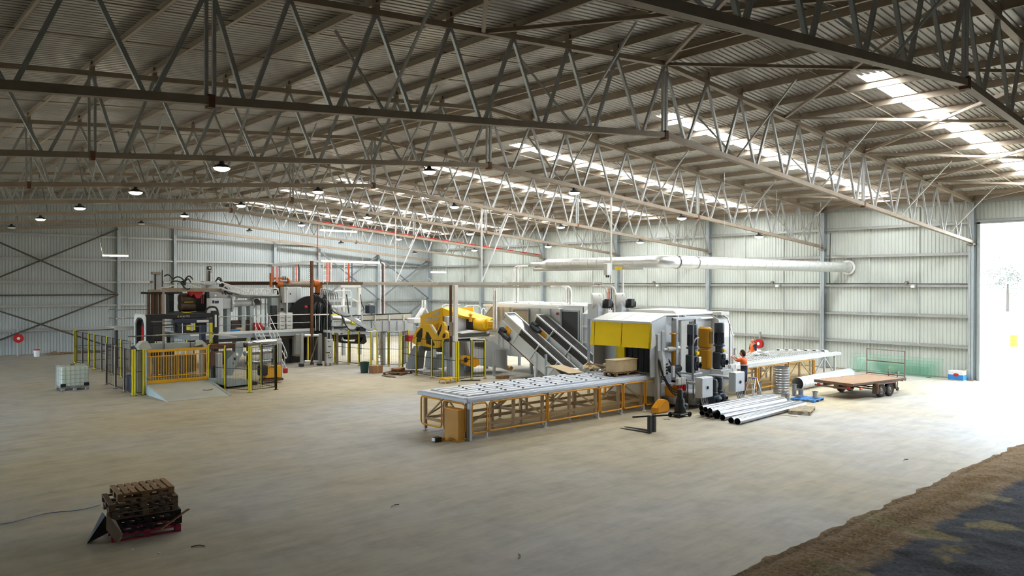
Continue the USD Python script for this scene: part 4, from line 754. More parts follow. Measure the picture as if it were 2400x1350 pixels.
# ================================================================ conveyors, hopper house, ducts and the yellow machine
mat('conv_grey', (.80,.81,.80), .42, .15, .05, 1.5)
pane('poly_window', (.30,.29,.29), .12, .42, (.8,.8,.78))
pane('clear_window', (.85,.83,.78), .15, .40, (.9,.9,.9))
mat('foil_zinc', (.86,.86,.85), .34, .65, .05, 4)
mat('yellow_warm', (.88,.68,.07), .42, 0, .05, 1.5)
mat('leg_grey', (.58,.61,.63), .5, .1, .06, 2)
mat('tray_white', (.90,.88,.86), .5, .1, .05, 3)
mat('mesh_black', (.10,.10,.10), .6)
def pbx(u0, v0, u1, v1, Y, d):
    """box whose front lies in the plane y = Y, measured by its corners in the photograph; d deep"""
    a, b = gy(u0, (v0+v1)/2, Y), gy(u1, (v0+v1)/2, Y); um = (u0+u1)/2
    return a[0], b[0], Y, Y+d, gy(um, v1, Y)[2], gy(um, v0, Y)[2]
def pb(t, name, m, u0, v0, u1, v1, Y, d, c=.015, **k): return part(t, name, m, cbx(*pbx(u0, v0, u1, v1, Y, d), c), **k)
def ply(P, Y, th, holes=()):
    """plate in the plane y = Y from an outline in pixels"""
    f = lambda q: [tuple(gy(u, v, Y)[[0,2]]) for u, v in q]
    return plate(f(P), (0, Y, 0), (1,0,0), (0,0,1), th, [f(h) for h in holes])
def plx(P, X, th, holes=()):
    f = lambda q: [tuple(gx(u, v, X)[[1,2]]) for u, v in q]
    return plate(f(P), (X, 0, 0), (0,1,0), (0,0,1), th, [f(h) for h in holes])
def cr(ox, oy, s, P): return [(ox+x*s, oy+y*s) for x, y in P]
# ---- hopper house: its long face looks along -x, running towards the viewer
hh = thing('hopper_house', 'grey steel hopper house with two windows behind the inclined conveyors', 'machine', (-14.2, 16.3, 0))
HX = -15.55
def hbx(s0, s1, d0, d1, z0, z1, c=.01): return cbx(HX+d0, HX+d1, 20-s1, 20-s0, z0, z1, c)
def hpl(P, d, th, holes=()): return plate(P, (HX+d, 20, 0), (0,-1,0), (0,0,1), th, holes)
def hs(u, v): q = gx(u, v, HX); return 20-q[1], q[2]
FACE = [(-1.0,1.95),(-1.0,2.95),(0,3.80),(7.0,3.80),(7.0,.9),(.4,.9)]
part(hh, 'wall_panel', 'conv_grey', hpl(FACE, .03, .06)); part(hh, 'wall_panel', 'conv_grey', hpl(FACE, 2.8, .06)); part(hh, 'roof', 'machine_white', hbx(-.02, 7.05, -.05, 2.85, 3.79, 3.87, .02)); part(hh, 'end_panel', 'conv_grey', hbx(6.95, 7.02, 0, 2.8, .9, 3.8)); part(hh, 'end_panel', 'conv_grey', hbx(-1.03, -.98, 0, 2.8, 1.95, 2.95))
part(hh, 'roof_slope', 'machine_white', hull([(HX+d, 20-s_, z) for d in (-.04, 2.84) for s_, z in ((-1.03,2.93),(0,3.79),(-1.03,2.98),(0,3.86))]))
part(hh, 'chute', 'conv_grey', hull([(HX+d, 20-s_, z) for d in (.10, 2.4) for s_, z in ((-1.0,1.95),(1.6,1.95),(1.0,.9),(1.8,.9))]))
part(hh, 'front_window', 'clear_window', hpl([(-.92,2.25),(-.92,2.9),(-.05,3.62),(.25,3.62),(.25,2.25)], -.04, .02))
for s_ in (.35, .75, 1.35, 2.9, 3.75, 4.6, 6.85): part(hh, 'stiffener', 'conv_grey', hbx(s_-.05, s_+.05, -.08, 0, .9, 3.76))
for wm_, q in (('clear_window', (1207,727,1240,800)), ('poly_window', (1319,729,1357,812))):
    (a, zt_), (b, zb_) = hs(q[0], q[1]), hs(q[2], q[3]); o = .08; zt_ -= .02
    w = part(hh, 'access_window', wm_, hbx(a, b, -.07, -.05, zb_, zt_, .004)); part(w, 'window_frame', 'leg_grey', hpl([(a-o,zb_-o),(b+o,zb_-o),(b+o,zt_+o),(a-o,zt_+o)], -.07, .06, [[(a,zb_),(a,zt_),(b,zt_),(b,zb_)]]))
for u in (1200, 1310): a, z_ = hs(u, 735); part(hh, 'switch', 'red', hbx(a-.06, a+.06, -.16, -.08, z_-.06, z_+.06))
for s_ in (-.8, 3.0, 6.8):
    for d in (.1, 2.7): part(hh, 'leg', 'leg_grey', hbx(s_-.07, s_+.07, d-.07, d+.07, 0, 2.0 if s_ < 0 else .95))
for k in range(8): part(hh, 'roof_rib', 'machine_white', hbx(.3+.85*k, .4+.85*k, 0, 2.8, 3.87, 3.93))
part(hh, 'roof_tray', 'tray_white', hbx(-.5, 5.6, -.42, -.39, 3.66, 3.80, .006)); part(hh, 'roof_tray', 'tray_white', hbx(-.5, 5.6, -.39, -.06, 3.66, 3.69, .004)); part(hh, 'tray_cables', 'mesh_black', *[tube((HX-.25,20-(.0+.8*k),3.71), (HX-.2,20-(.5+.8*k),3.73), .02, 6) for k in range(7)], kind='stuff')
# ---- two inclined conveyors, running down towards the viewer
def conveyor(lb, X, y0, z0, ang, L, H=1.1, W=1.0, mh=0.0):
    t = thing('inclined_conveyor', lb, 'conveyor', (X, y0-3, 0)); c_, s_ = math.cos(ang), math.sin(ang); d = np.array([0, -c_, -s_]); n = np.array([0, -s_, c_]); o = np.array([X, y0, z0]); ex = np.array([1.0, 0, 0])
    P = lambda s, h, x=0: o+d*s-n*h+ex*x
    for x in (0, W): part(t, 'side_panel', 'conv_grey', plate([(0,-.48),(L,-.48),(L,-H),(.35,-H),(-.1,-.75)], o+ex*x, d, n, .05))
    for k in range(4):
        a = .05+k*L/4; part(t, 'side_window', 'clear_window' if k == 0 and X < -17 else 'poly_window', plate([(a,-.07),(a+L/4-.1,-.07),(a+L/4-.1,-.46),(a,-.46)], o-ex*.01, d, n, .015)); part(t, 'side_rib', 'conv_grey', bar(P(a+L/4-.05,0,-.05), P(a+L/4-.3,H,-.05), .05, .08, (1,0,0)))
    part(t, 'back_window', 'poly_window', plate([(.05,-.07),(L,-.07),(L,-.46),(.05,-.46)], o+ex*W, d, n, .015))
    for x in (-.02, W+.02): part(t, 'top_rail', 'conv_grey', bar(P(-.05,.03,x), P(L,.03,x), .08, .07, n)); part(t, 'bottom_rail', 'conv_grey', bar(P(.3,H,x), P(L,H,x), .1, .06, n)); part(t, 'mid_rail', 'conv_grey', bar(P(0,.47,x-.01), P(L,.47,x-.01), .06, .05, n))
    part(t, 'head_plate', 'conv_grey', plate([(0,0),(W,0),(W,-.75),(0,-.75)], P(-.03,0), ex, n, .04)); part(t, 'belt', 'soft_black', bar(P(.1,.75,W/2), P(L,.75,W/2), W-.12, .05, n)); part(t, 'belt', 'soft_black', bar(P(.4,1.0,W/2), P(L,1.0,W/2), W-.12, .04, n)); part(t, 'cover', 'poly_window', plate([(.1,.05),(L,.05),(L,W-.05),(.1,W-.05)], P(0,.03), d, ex, .012))
    part(t, 'drive_motor', 'motor_dark', lathe([(0,-.38),(.13,-.36),(.16,0),(.13,.36),(0,.38)], P(.75-mh,.95-mh,-.2), d, 14), smooth=40); part(t, 'gearbox', 'motor_dark', hull([P(a, b, x) for a in (.25-mh*.5,.6-mh*.5) for b in (.72-mh,1.05-mh) for x in (-.3,-.05)])); part(t, 'amber_tag', 'amber', plate([(.42+mh*.8,-.52),(.85+mh*.8,-.52),(.85+mh*.8,-.85),(.42+mh*.8,-.85)], o-ex*.04, d, n, .03)); part(t, 'tail_bearing', 'amber', hull([P(a, b, x) for a in (L-1.2,L-.95) for b in (.8,1.0) for x in (-.16,-.04)]))
    for s in (3.4, L-.5):
        q = P(s,H,0)
        for x in (-.09, W+.09): part(t, 'leg', 'conv_grey', cbx(X+x-.06, X+x+.06, q[1]-.06, q[1]+.06, 0, q[2]+.3, .01)); part(t, 'leg_head', 'conv_grey', bar((X+x,q[1],q[2]+.28), P(s-.35,.55,x), .12, .1, (1,0,0)))
    part(t, 'edge_cables', 'rust_paint', bar(P(.3,H+.05,-.05), P(3.3,H+.05,-.05), .06, .05, n))
conveyor('left of the two inclined grey conveyors, its head by the yellow drum', -17.35, 16.97, 3.40, math.radians(29.7), 6.1, W=.66)
conveyor('right of the two inclined grey conveyors, reaching behind the yellow-flapped machine', -16.42, 15.5, 3.335, math.radians(29.7), 5.9, W=.66, mh=.36)
st = thing('guard_gate', 'grey framed mesh barrier panels with blue switch between the inclined conveyors and the table', 'barrier', (-18, 12.2, 0))
part(st, 'post', 'leg_grey', cbx(-18.05, -17.95, 13.2, 13.3, 0, 1.5, .01)); part(st, 'post', 'leg_grey', cbx(-18.05, -17.95, 10.9, 11.0, 0, 1.1, .01)); part(st, 'rail', 'leg_grey', bar((-18,13.25,.9), (-18,10.95,.85), .05)); part(st, 'rail', 'leg_grey', bar((-18,13.25,.3), (-18,10.95,.3), .05)); part(st, 'rollers', 'steel', *[tube((-18.2,13.1-.19*k,.94), (-17.7,13.1-.19*k,.94), .03, 6) for k in range(11)], kind='stuff')
wm = single('scrap_bag', 'white', 'white plastic bag of scrap on the floor under the inclined conveyors', 'bag', (-15.9, 12.4, 0), *[hull(np.array([-15.9,12.5,.2])+np.random.default_rng(k).standard_normal((12,3))*[.35,.35,.12]+[0,0,.05]) for k in range(3)])
# ---- ladder-like steel end frame (yellow little post) left of the yellow flaps
ep = thing('end_stop_post', 'thin amber post frame standing left of the yellow flaps', 'post', (-18.6, 8.9, 0)); part(ep, 'post', 'amber', cbx(-18.65, -18.57, 8.85, 8.93, 0, 2.15, .01)); part(ep, 'post', 'amber', cbx(-18.05, -17.97, 8.85, 8.93, 0, 2.15, .01)); part(ep, 'cross_bar', 'amber', cbx(-18.65, -17.97, 8.85, 8.93, 2.1, 2.2, .01))
# grey tower behind the flaps
tw = thing('filter_tower', 'grey panelled steel box behind the yellow flaps, between hopper house and blowers', 'machine', (-14.3, 12.4, 0))
ya_, yb_ = gx(1396, 790, HX-.05)[1]-.5, gx(1362, 790, HX-.05)[1]-.1; zt_ = 3.45; x0, x1 = HX-.05, HX+2.4
part(tw, 'body', 'machine_grey', cbx(x0, x1, ya_, yb_, .2, zt_, .02)); part(tw, 'cap', 'machine_white', hull([(x0,ya_,zt_),(x1,ya_,zt_),(x0,yb_,zt_),(x1,yb_,zt_),(x0+.5,ya_+.3,zt_+.5),(x1-.5,ya_+.3,zt_+.5),(x0+.5,yb_-.3,zt_+.5),(x1-.5,yb_-.3,zt_+.5)]))
for z in (1.2, 2.0, 2.8): part(tw, 'stiffener', 'machine_grey', cbx(x0-.06, x0, ya_, yb_, z-.05, z+.05, .01))
for y in (ya_+.05, (ya_+yb_)/2, yb_-.05): part(tw, 'stiffener', 'machine_grey', cbx(x0-.08, x0, y-.05, y+.05, .2, zt_, .01))
part(tw, 'base_plate', 'leg_grey', cbx(x0, x1, ya_, yb_, 0, .2, .01)); part(tw, 'strip_lamp', 'white', cbx(x0-.16, x0-.08, ya_, ya_+.12, zt_-1.0, zt_-.1, .01))
# ---- two blowers with black motors
def blower(lb, u, v):
    c = gy(u, v, 9.6); t = thing('blower', lb, 'blower', (c[0], 9.6, 0))
    part(t, 'scroll_housing', 'machine_white', lathe([(0,-.22),(.38,-.22),(.40,-.2),(.40,.2),(.38,.22),(0,.22)], c+np.array([0,.1,.08]), (.75,-.65,0), 28), smooth=30); part(t, 'housing_body', 'machine_grey', cbx(c[0]-.3, c[0]+.3, 9.35, 10.0, c[2]-.75, c[2], .03))
    part(t, 'motor', 'black', lathe([(0,.0),(.16,.0),(.19,.05),(.19,.42),(.15,.46),(.15,.52),(0,.54)], c+np.array([.05,-.15,-.04]), (.75,-.65,0), 18), smooth=35); part(t, 'motor_box', 'black', cbx(c[0]+.05, c[0]+.32, 9.05, 9.3, c[2]-.15, c[2]+.2, .02)); part(t, 'outlet', 'white', cbx(c[0]+.12, c[0]+.42, 9.1, 9.4, c[2]-.75, c[2]-.3, .02)); part(t, 'damper', 'black', cbx(c[0]+.2, c[0]+.34, 9.07, 9.1, c[2]-.68, c[2]-.42, .01)); part(t, 'stiffener', 'machine_grey', *[bar(c+np.array([.12*k,-.2,.05]), c+np.array([.12*k,-.2,.42]), .03) for k in (-1,1)])
    part(t, 'support_frame', 'leg_grey', *[cbx(c[0]+x-.05, c[0]+x+.05, y-.05, y+.05, 0, c[2]-.7, .01) for x in (-.3,.3) for y in (9.45, 9.9)])
blower('left white blower with black motor, above the yellow-flapped machine', 1402, 711); blower('right white blower with black motor, above the yellow-flapped machine', 1456, 710)
# ---- overhead spiral duct: along the hall, round a bend and out through the right wall
ov = thing('overhead_duct', 'bright galvanised round duct hanging across the hall and out through the right wall', 'duct', (-9, 6.7, 5.9))
DZ = 5.95
part(ov, 'duct_run', 'foil_zinc', tube((-16.3,6.75,DZ), (-.1,6.5,DZ), .285, 28, caps=False), smooth=40); part(ov, 'duct_run', 'foil_zinc', tube((-17.1,7.6,DZ), (-17.1,14.0,DZ), .27, 28, .26, caps=False), smooth=40); part(ov, 'bend', 'foil_zinc', path(fillet([(-17.1,7.7,DZ),(-17.1,6.75,DZ),(-16.2,6.75,DZ)], .8, 8), .28, 24, False), smooth=40)
part(ov, 'reducer', 'foil_zinc', tube((-17.1,14.0,DZ), (-17.1,14.5,DZ), .26, 24, .13, caps=False), tube((-17.1,14.5,DZ), (-17.1,15.2,DZ), .13, 20), smooth=40)
part(ov, 'branch', 'foil_zinc', tube((-17.1,7.9,DZ-.22), (-17.1,15.0,DZ-.24), .11, 18), smooth=40)
part(ov, 'seam', 'foil_zinc', *[lathe([(.286,-.012),(.293,0),(.286,.012)], (-16.2+.62*k, 6.75-.01*k, DZ), (1,-.0155,0), 28) for k in range(26)], *[lathe([(.27,-.012),(.278,0),(.27,.012)], (-17.1, 7.8+.55*k, DZ), (0,1,0), 24) for k in range(12)], kind='stuff')
part(ov, 'joint_band', 'steel', *[lathe([(.29,-.04),(.305,-.03),(.305,.03),(.29,.04)], (x, 6.74, DZ), (1,0,0), 28) for x in (-16.3,)]); part(ov, 'joint_band', 'steel', lathe([(.29,-.04),(.305,-.03),(.305,.03),(.29,.04)], (-14.9, 6.73, DZ), (1,0,0), 28)); part(ov, 'wall_collar', 'white', lathe([(.29,0),(.42,0),(.42,.05),(.29,.05)], (-.02,6.5,DZ), (-1,0,0), 28)); part(ov, 'tag', 'yellow', cbx(-17.4, -17.36, 9.0, 9.35, DZ-.34, DZ-.2, .005))
part(ov, 'drop_pipe', 'foil_zinc', path(fillet([(-16.2,9.9,DZ-.1),(-16.2,9.9,3.8)], .1), .05, 10))
for x in (-12.6, -7.8, -3.0): part(ov, 'hanger_wire', 'steel', tube((x, 6.7, DZ+.28), (x, 6.7, zroof(x)-.3), .008, 5))
# ---- main cable tray at eye height, with its hanger rods
ct = thing('cable_tray', 'long horizontal cable tray hung at mid height from the left machine to the blowers', 'cable tray', (-19.7, 20, 4.95))
TX = -19.75
for a, b, m_ in ((8.3, 13.8, 'tray_white'), (13.8, 19.4, 'foil_zinc'), (19.4, 27.0, 'tray_white'), (27.0, 36.5, 'galv_dull')):
    part(ct, 'tray_section', m_, cbx(TX-.3, TX-.28, a, b-.02, 4.9, 5.05, .004), cbx(TX+.28, TX+.3, a, b-.02, 4.9, 5.05, .004), cbx(TX-.3, TX+.3, a, b-.02, 4.89, 4.91, .004))
part(ct, 'tray_branch', 'tray_white', cbx(TX-.1, TX+.1, 12.6, 22, 4.78, 4.86, .006)); part(ct, 'tray_cables', 'cable_grey', *[tube((TX-.2+.1*k, 8.4, 4.94), (TX-.2+.1*k, 36.4, 4.94), .035, 6) for k in range(5)])
for k, x in ((1, -19.3), (2, -19.9), (3, -19.75)):
    part(ct, 'hanger_rod', 'white', tube((x, k*D, 5.0), (x, k*D, zbot(x)-.05), .045 if k < 3 else .03, 8))
    part(ct, 'hanger_brace', 'white', tube((x, k*D, 5.02), (x+1.9, k*D+.1, zbot(x+1.9)-.1), .035, 8)) if k > 1 else None
for y in (11.0, 14.5, 20.5, 23.5, 26.5): part(ct, 'stay', 'tray_white', bar((TX+.2,y,5.05), (TX+.05,y+.3,5.3), .02))
# upright trays and conduits dropping from it
def drop(lb, u, vt, vb, X, w=.28, cab=('cable_grey',), bend=None, m_='tray_white'):
    a, b = gx(u, vt, X), gx(u, vb, X); y = a[1]; t = thing('cable_ladder', lb, 'cable ladder', (X, y, b[2]))
    z0, z1 = b[2], a[2]
    for s in (-1, 1):
        P = [(X, y+s*w/2, z0), (X, y+s*w/2, z1)]
        if bend: P += [(X, y+s*w/2+bend, z1+.0)]; P[1] = (X, y+s*w/2, z1)
        part(t, 'side_rail', m_, path(fillet(P, .35), .05, 6))
    n_ = int((z1-z0)/.3)
    for k in range(n_): part(t, 'rung', m_, bar((X, y-w/2, z0+.15+.3*k), (X, y+w/2, z0+.15+.3*k), .025))
    for i, c_ in enumerate(cab): part(t, 'cables', c_, tube((X-.03, y-w*.3+w*.6*i/max(1,len(cab)-1), z0), (X-.03, y-w*.3+w*.6*i/max(1,len(cab)-1), z1-.1), .02, 6))
    return t
drop('white cable ladder rising above the hopper house with bent top', 1209, 624, 712, -15.0, .34, ('cable_grey','white'), -.8); drop('white cable ladder bent down onto the right end of the hopper house', 1334, 671, 722, -15.0, .3, ('cable_grey','cable_grey'), 1.2); drop('white cable ladder with orange and grey cables between the two blowers', 1432, 671, 738, -17.0, .5, ('cable_grey','mesh_black','cable_grey','orange_cable'), 1.0); drop('white cable drop at the left end of the hopper house', 1160, 676, 770, -17.5, .2, ('rust_paint',), None)
jb = thing('junction_box', 'small white junction box hung on the rod above the blowers', 'box', (-19.2, 8.0, 5.4)); part(jb, 'housing', 'white', cbx(-19.62, -19.36, 7.9, 8.1, 5.35, 5.85, .015)); part(jb, 'gland', 'black', *[tube((-19.55+.12*k,8,5.25), (-19.55+.12*k,8,5.36), .03, 8) for k in range(2)])
# ---- post with cables at the fence corner
cp = thing('cable_post', 'tall white steel post with brown cable tray beside the yellow machine', 'post', (-20.3, 17.3, 0)); part(cp, 'post', 'tray_white', cbx(-20.46, -20.26, 17.36, 17.56, 0, 4.9, .01)); part(cp, 'cable_tray', 'galv_dull', cbx(-20.56, -20.42, 17.68, 17.72, 1.2, 4.9, .006)); part(cp, 'cables', 'rust_paint', *[tube((-20.54+.05*k,17.65,1.2), (-20.54+.05*k,17.65,4.9), .014, 6) for k in range(3)]); part(cp, 'base_plate', 'leg_grey', cbx(-20.55, -20.15, 17.35, 17.7, 0, .02, .005)); part(cp, 'junction_box', 'galv_dull', cbx(-20.66, -20.46, 17.5, 17.62, 2.3, 3.0, .01))
# ---- the yellow machine on splayed grey legs
ym = thing('shear_machine', 'large yellow guarded machine on splayed grey legs inside the yellow-posted fence', 'machine', (-18.5, 20.3, 0))
c5 = lambda P: cr(940, 690, .163, P)
X5 = -19.4
part(ym, 'upper_housing', 'yellow_warm', hull([(X5,21.9,3.16),(X5,19.9,3.66),(X5,19.9,2.2),(X5,21.9,2.2),(-17.2,21.9,3.16),(-17.2,19.9,3.66),(-17.2,19.9,2.2),(-17.2,21.9,2.2)]))
for q in ([(425,300),(560,235),(540,290),(430,310)], [(350,340),(440,335),(435,375),(350,380)], [(455,335),(540,330),(530,372),(455,378)]): part(ym, 'housing_window', 'clear_window', plx(c5(q), X5-.02, .03))
part(ym, 'roof_cover', 'yellow_warm', hull([(X5+.04,19.85,3.64),(-18.4,19.85,3.68),(-16.5,19.0,3.05),(-16.5,20.6,3.05),(X5+.04,20.6,3.52),(-18.4,20.8,3.68),(X5+.04,19.85,3.2),(-18.4,19.3,3.2),(-16.9,18.9,2.9)])); part(ym, 'roof_window', 'clear_window', cbx(-19.1, -18.75, 19.8, 19.84, 3.28, 3.5, .01))
part(ym, 'drum_guard', 'yellow_warm', lathe([(0,-.6),(.30,-.6),(.36,-.52),(.37,.45),(.30,.55),(0,.55)], (-17.5,19.0,2.72), (.15,-1,0), 26), smooth=35, label='yellow rounded drum guard'); vg = part(ym, 'vent_hood', 'yellow_warm', cbx(-17.5, -17.05, 18.32, 18.5, 2.45, 2.95, .05)); part(vg, 'slot', 'amber_dark', *[cbx(-17.46, -17.09, 18.30, 18.33, 2.52+.08*k, 2.55+.08*k, .004) for k in range(5)]); part(ym, 'beacon_base', 'amber', lathe([(.1,0),(.1,.25),(.05,.32),(.12,.34),(.12,.4),(.02,.5)], (-18.2,18.9,2.9), n=12))
part(ym, 'side_plate', 'machine_grey', cbx(-19.3, -17.9, 19.55, 19.85, 2.05, 3.2, .03)); part(ym, 'bearing_plate', 'black', cbx(-17.98, -17.85, 19.1, 19.6, 2.45, 3.0, .02)); part(ym, 'side_plate', 'machine_white', cbx(-19.42, -19.0, 19.55, 19.8, 2.0, 2.75, .05)); part(ym, 'side_plate', 'leg_grey', cbx(-19.4, -17.3, 20.0, 22.0, 1.5, 2.25, .03))
# chain guard: welded yellow frame with dark windows
OUT = c5([(172,680),(200,560),(285,455),(345,430),(440,432),(520,560),(575,420),(600,392),(632,405),(640,450),(640,520),(690,560),(690,630),(600,650),(565,760),(490,775),(330,735),(240,725),(195,710)])
HOL = [c5([(222,640),(235,560),(300,480),(325,490),(322,600),(295,685),(240,690)]), c5([(362,620),(375,530),(410,550),(500,720),(480,745),(370,705)]), c5([(530,560),(590,425),(605,430),(590,520),(548,610)]), c5([(605,610),(620,560),(655,560),(655,610),(620,640)])]
gf = part(ym, 'chain_guard', 'yellow_warm', plx(OUT, -19.95, .14, HOL))
for i, h in enumerate(HOL): part(gf, 'guard_window', 'poly_window', plx(h, -19.95, .04))
part(gf, 'guard_edge', 'machine_white', plx(c5([(415,432),(440,432),(520,555),(500,570)]), -20.04, .04)); part(ym, 'sprocket_housing', 'machine_grey', cbx(-19.8, -19.4, 20.3, 21.8, 1.5, 2.6, .06)); part(ym, 'drive_box', 'machine_grey', plx(c5([(640,520),(720,520),(720,600),(690,640)]), -19.6, .3))
for lb_, q, X, th in (('front left', [(150,1070),(118,1045),(170,860),(235,740),(320,740),(290,850),(268,1070)], -19.3, .5), ('back left', [(390,1045),(400,900),(430,790),(545,860),(540,1060),(470,1065)], -17.9, .5)): part(ym, 'leg', 'leg_grey', plx(c5(q), X, th))
part(ym, 'leg', 'leg_grey', ply(c5([(695,1170),(690,960),(655,830),(650,690),(790,690),(790,820),(845,930),(865,1010),(865,1190)]), 19.0, .5)); part(ym, 'leg', 'leg_grey', cbx(-17.5, -16.9, 20.2, 20.8, 0, .75, .04)); part(ym, 'leg_sensor', 'box_grey', cbx(-20.05, -19.98, 19.6, 19.9, 1.05, 1.45, .01))
part(ym, 'trough_body', 'machine_grey', ply(c5([(830,660),(1200,660),(1330,760),(1410,780),(1410,1055),(1200,1030),(1000,1000),(880,880)]), 19.3, 1.4)); part(ym, 'shelf', 'machine_white', hull([(-19.3,18.7,2.02),(-16.6,18.7,2.02),(-19.3,20.6,2.02),(-16.6,20.6,2.02),(-19.3,18.7,2.08),(-16.6,18.7,2.08),(-19.3,20.6,2.08),(-16.6,20.6,2.08)])); part(ym, 'roller', 'steel', tube((-19.0,18.9,2.2), (-17.0,18.8,2.2), .13, 16), smooth=40); part(ym, 'roller_cover', 'machine_white', hull([(-19.0,18.6,2.3),(-18.0,18.6,2.42),(-17.2,18.6,2.3),(-19.0,19.4,2.3),(-18.0,19.4,2.45),(-17.2,19.4,2.3)]))
lg = part(ym, 'drive_guard', 'amber', ply(c5([(865,930),(890,880),(960,880),(1060,905),(1100,950),(1095,1010),(1040,1045),(960,1030),(890,1000)]), 18.5, .3)); part(lg, 'guard_mesh', 'black', ply(c5([(900,960),(905,915),(940,905),(960,930),(950,970),(920,980)]), 18.33, .03)); part(ym, 'panel_plate', 'dark_steel', ply(c5([(1065,690),(1210,690),(1210,770),(1065,745)]), 18.55, .05)); part(ym, 'sensor', 'black', cbx(-16.75, -16.6, 18.48, 18.6, .95, 1.1, .02))
part(ym, 'outfeed_leg', 'machine_grey', ply(c5([(1325,1200),(1325,800),(1350,800),(1350,1200)]), 17.6, .12)); part(ym, 'chute_plate', 'machine_grey', ply(c5([(1350,790),(1505,800),(1505,1000),(1590,1080),(1590,1110),(1345,1030)]), 17.4, .06)); part(ym, 'tail_bearing', 'amber', ply(c5([(1550,1050),(1580,1030),(1600,1045),(1600,1080),(1565,1085)]), 17.2, .12))
part(ym, 'hoses', 'black', *[path(sag((-19.6,20.4-.2*k,2.0),(-19.3,19.5,1.6-.1*k), .35), .025, 6) for k in range(5)], kind='stuff'); part(ym, 'underframe', 'dark_steel', cbx(-19.2, -17.4, 20.2, 22.3, 1.2, 1.5, .03))
hr = thing('handrail', 'white tube handrails with rounded hoops behind the yellow machine', 'railing', (-17.0, 21.5, 3.6))
for q in ([(1036,735),(1036,718),(1042,714),(1078,714)], [(1086,730),(1088,720),(1096,716),(1120,716),(1127,721),(1130,740)], [(1100,735),(1103,722),(1120,740)], [(1127,745),(1130,724),(1134,722),(1143,737)]): part(hr, 'hoop', 'white', path(fillet([gy(u, v, 22.6) for u, v in q], .15), .03, 8))
for u in (1050, 1064, 1110): part(hr, 'stanchion', 'white', tube(gy(u, 715, 22.6), gy(u, 742, 22.6), .025, 6))
part(hr, 'walkway', 'leg_grey', cbx(-18.3, -14.9, 22.4, 23.2, 2.85, 2.93, .01)); part(hr, 'support_post', 'leg_grey', cbx(-15.3, -15.15, 22.8, 22.95, 0, 2.85, .01)); part(hr, 'support_post', 'leg_grey', cbx(-16.9, -16.75, 23.0, 23.15, 0, 2.85, .01))
yc = thing('chute_pipe', 'forked galvanised chute pipe left of the yellow machine', 'chute', (-18.2, 24.5, 3.1))
q = gy(993, 722, 24.5); part(yc, 'pipe', 'foil_zinc', tube(q, gy(993, 703, 24.5), .16, 16), smooth=40); part(yc, 'branch', 'foil_zinc', tube(q, gy(973, 752, 24.5), .15, 14, .12), smooth=40); part(yc, 'branch', 'foil_zinc', tube(q, gy(1004, 741, 24.5), .15, 14, .12), smooth=40); part(yc, 'stand', 'leg_grey', cbx(q[0]-.5, q[0]-.4, 24.5, 24.6, 0, gy(973, 752, 24.5)[2], .01)); part(yc, 'hopper', 'white', cbx(q[0]-.95, q[0]-.25, 24.2, 24.9, gy(980,757,24.5)[2], gy(980,745,24.5)[2], .04))
# ================================================================ safety fences
mat('post_yellow', (.86,.80,.12), .5, 0, .06, 6)
pane('fence_mesh', (.10,.10,.11), .6, .80)
def fence_mesh_geo(p, q, z0, z1, dx=.06, dz=.35):
    """welded mesh: thin upright wires and heavier horizontals, real wires"""
    p, q = np.asarray(p, float), np.asarray(q, float); L = np.linalg.norm(q-p); d = (q-p)/L; ms = []
    for s in np.arange(dx, L, dx): a = p+d*s; ms.append(bar((a[0],a[1],z0), (a[0],a[1],z1), .0045))
    return ms
def post(x, y, h=2.05, m_='post_yellow'):
    return [cbx(x-.035, x+.035, y-.035, y+.035, 0, h, .005)], [cbx(x-.09, x+.09, y-.07, y+.07, 0, .015, .004)]
FN = 0
def fence(lb, P, h=2.0, posts=None, cols=None, group=None, z0=.12, wires=.09):
    """run of fence panels between the points P; each panel a frame with wires, each post a part"""
    t = thing('safety_fence', lb, 'fence', (P[0][0], P[0][1], 0), group=group)
    for i, (x, y) in enumerate(P):
        a, b = post(x, y, h+.05); part(t, 'post', (cols or ['post_yellow'])[i % len(cols or [1])], *a); part(t, 'post_foot', 'black', *b); part(t, 'post_edge', 'mesh_black', cbx(x+.035, x+.05, y-.03, y+.03, .05, h, .003))
    for (x0, y0), (x1, y1) in zip(P[:-1], P[1:]):
        d = np.array([x1-x0, y1-y0]); d = d/np.linalg.norm(d)*.06
        a, b = (x0+d[0], y0+d[1]), (x1-d[0], y1-d[1])
        f = part(t, 'panel_frame', 'mesh_black', *[bar((a[0],a[1],z), (b[0],b[1],z), .025) for z in (z0, 1.05, h)], bar((a[0],a[1],z0), (a[0],a[1],h), .025), bar((b[0],b[1],z0), (b[0],b[1],h), .025))
        part(f, 'mesh_wires', 'mesh_black', *fence_mesh_geo((a[0],a[1],0), (b[0],b[1],0), z0, h, wires), kind='stuff')
    return t
mat('post_grey', (.62,.58,.52), .5, .2, .08, 5)
fence('long slim-posted fence running back to the end wall, left of the gantry', [(-32.8, y) for y in (39.8, 37.9, 36.4, 35.15, 33.7, 32.6, 31.55, 29.9, 28.4)], 2.0, cols=['post_yellow','post_grey','post_yellow','post_yellow','post_grey','post_yellow','post_grey'])
fence('short fence on the left of the yellow barred gate, nearest the white water tank', [(-34.15,27.4), (-34.2,25.67), (-34.22,24.17), (-34.3,22.62)], 2.0, cols=['post_grey','post_grey','post_grey','post_yellow'])
fence('narrow fence panel between the left corner post and the yellow barred gate', [(-34.22,22.6), (-33.86,22.62)], 2.0)
fence('fence with dark mesh behind the gantry, along the far side of the cage', [(-32.7,39.9), (-30.4,39.9), (-28.0,39.9), (-26.0,39.9)], 2.0)
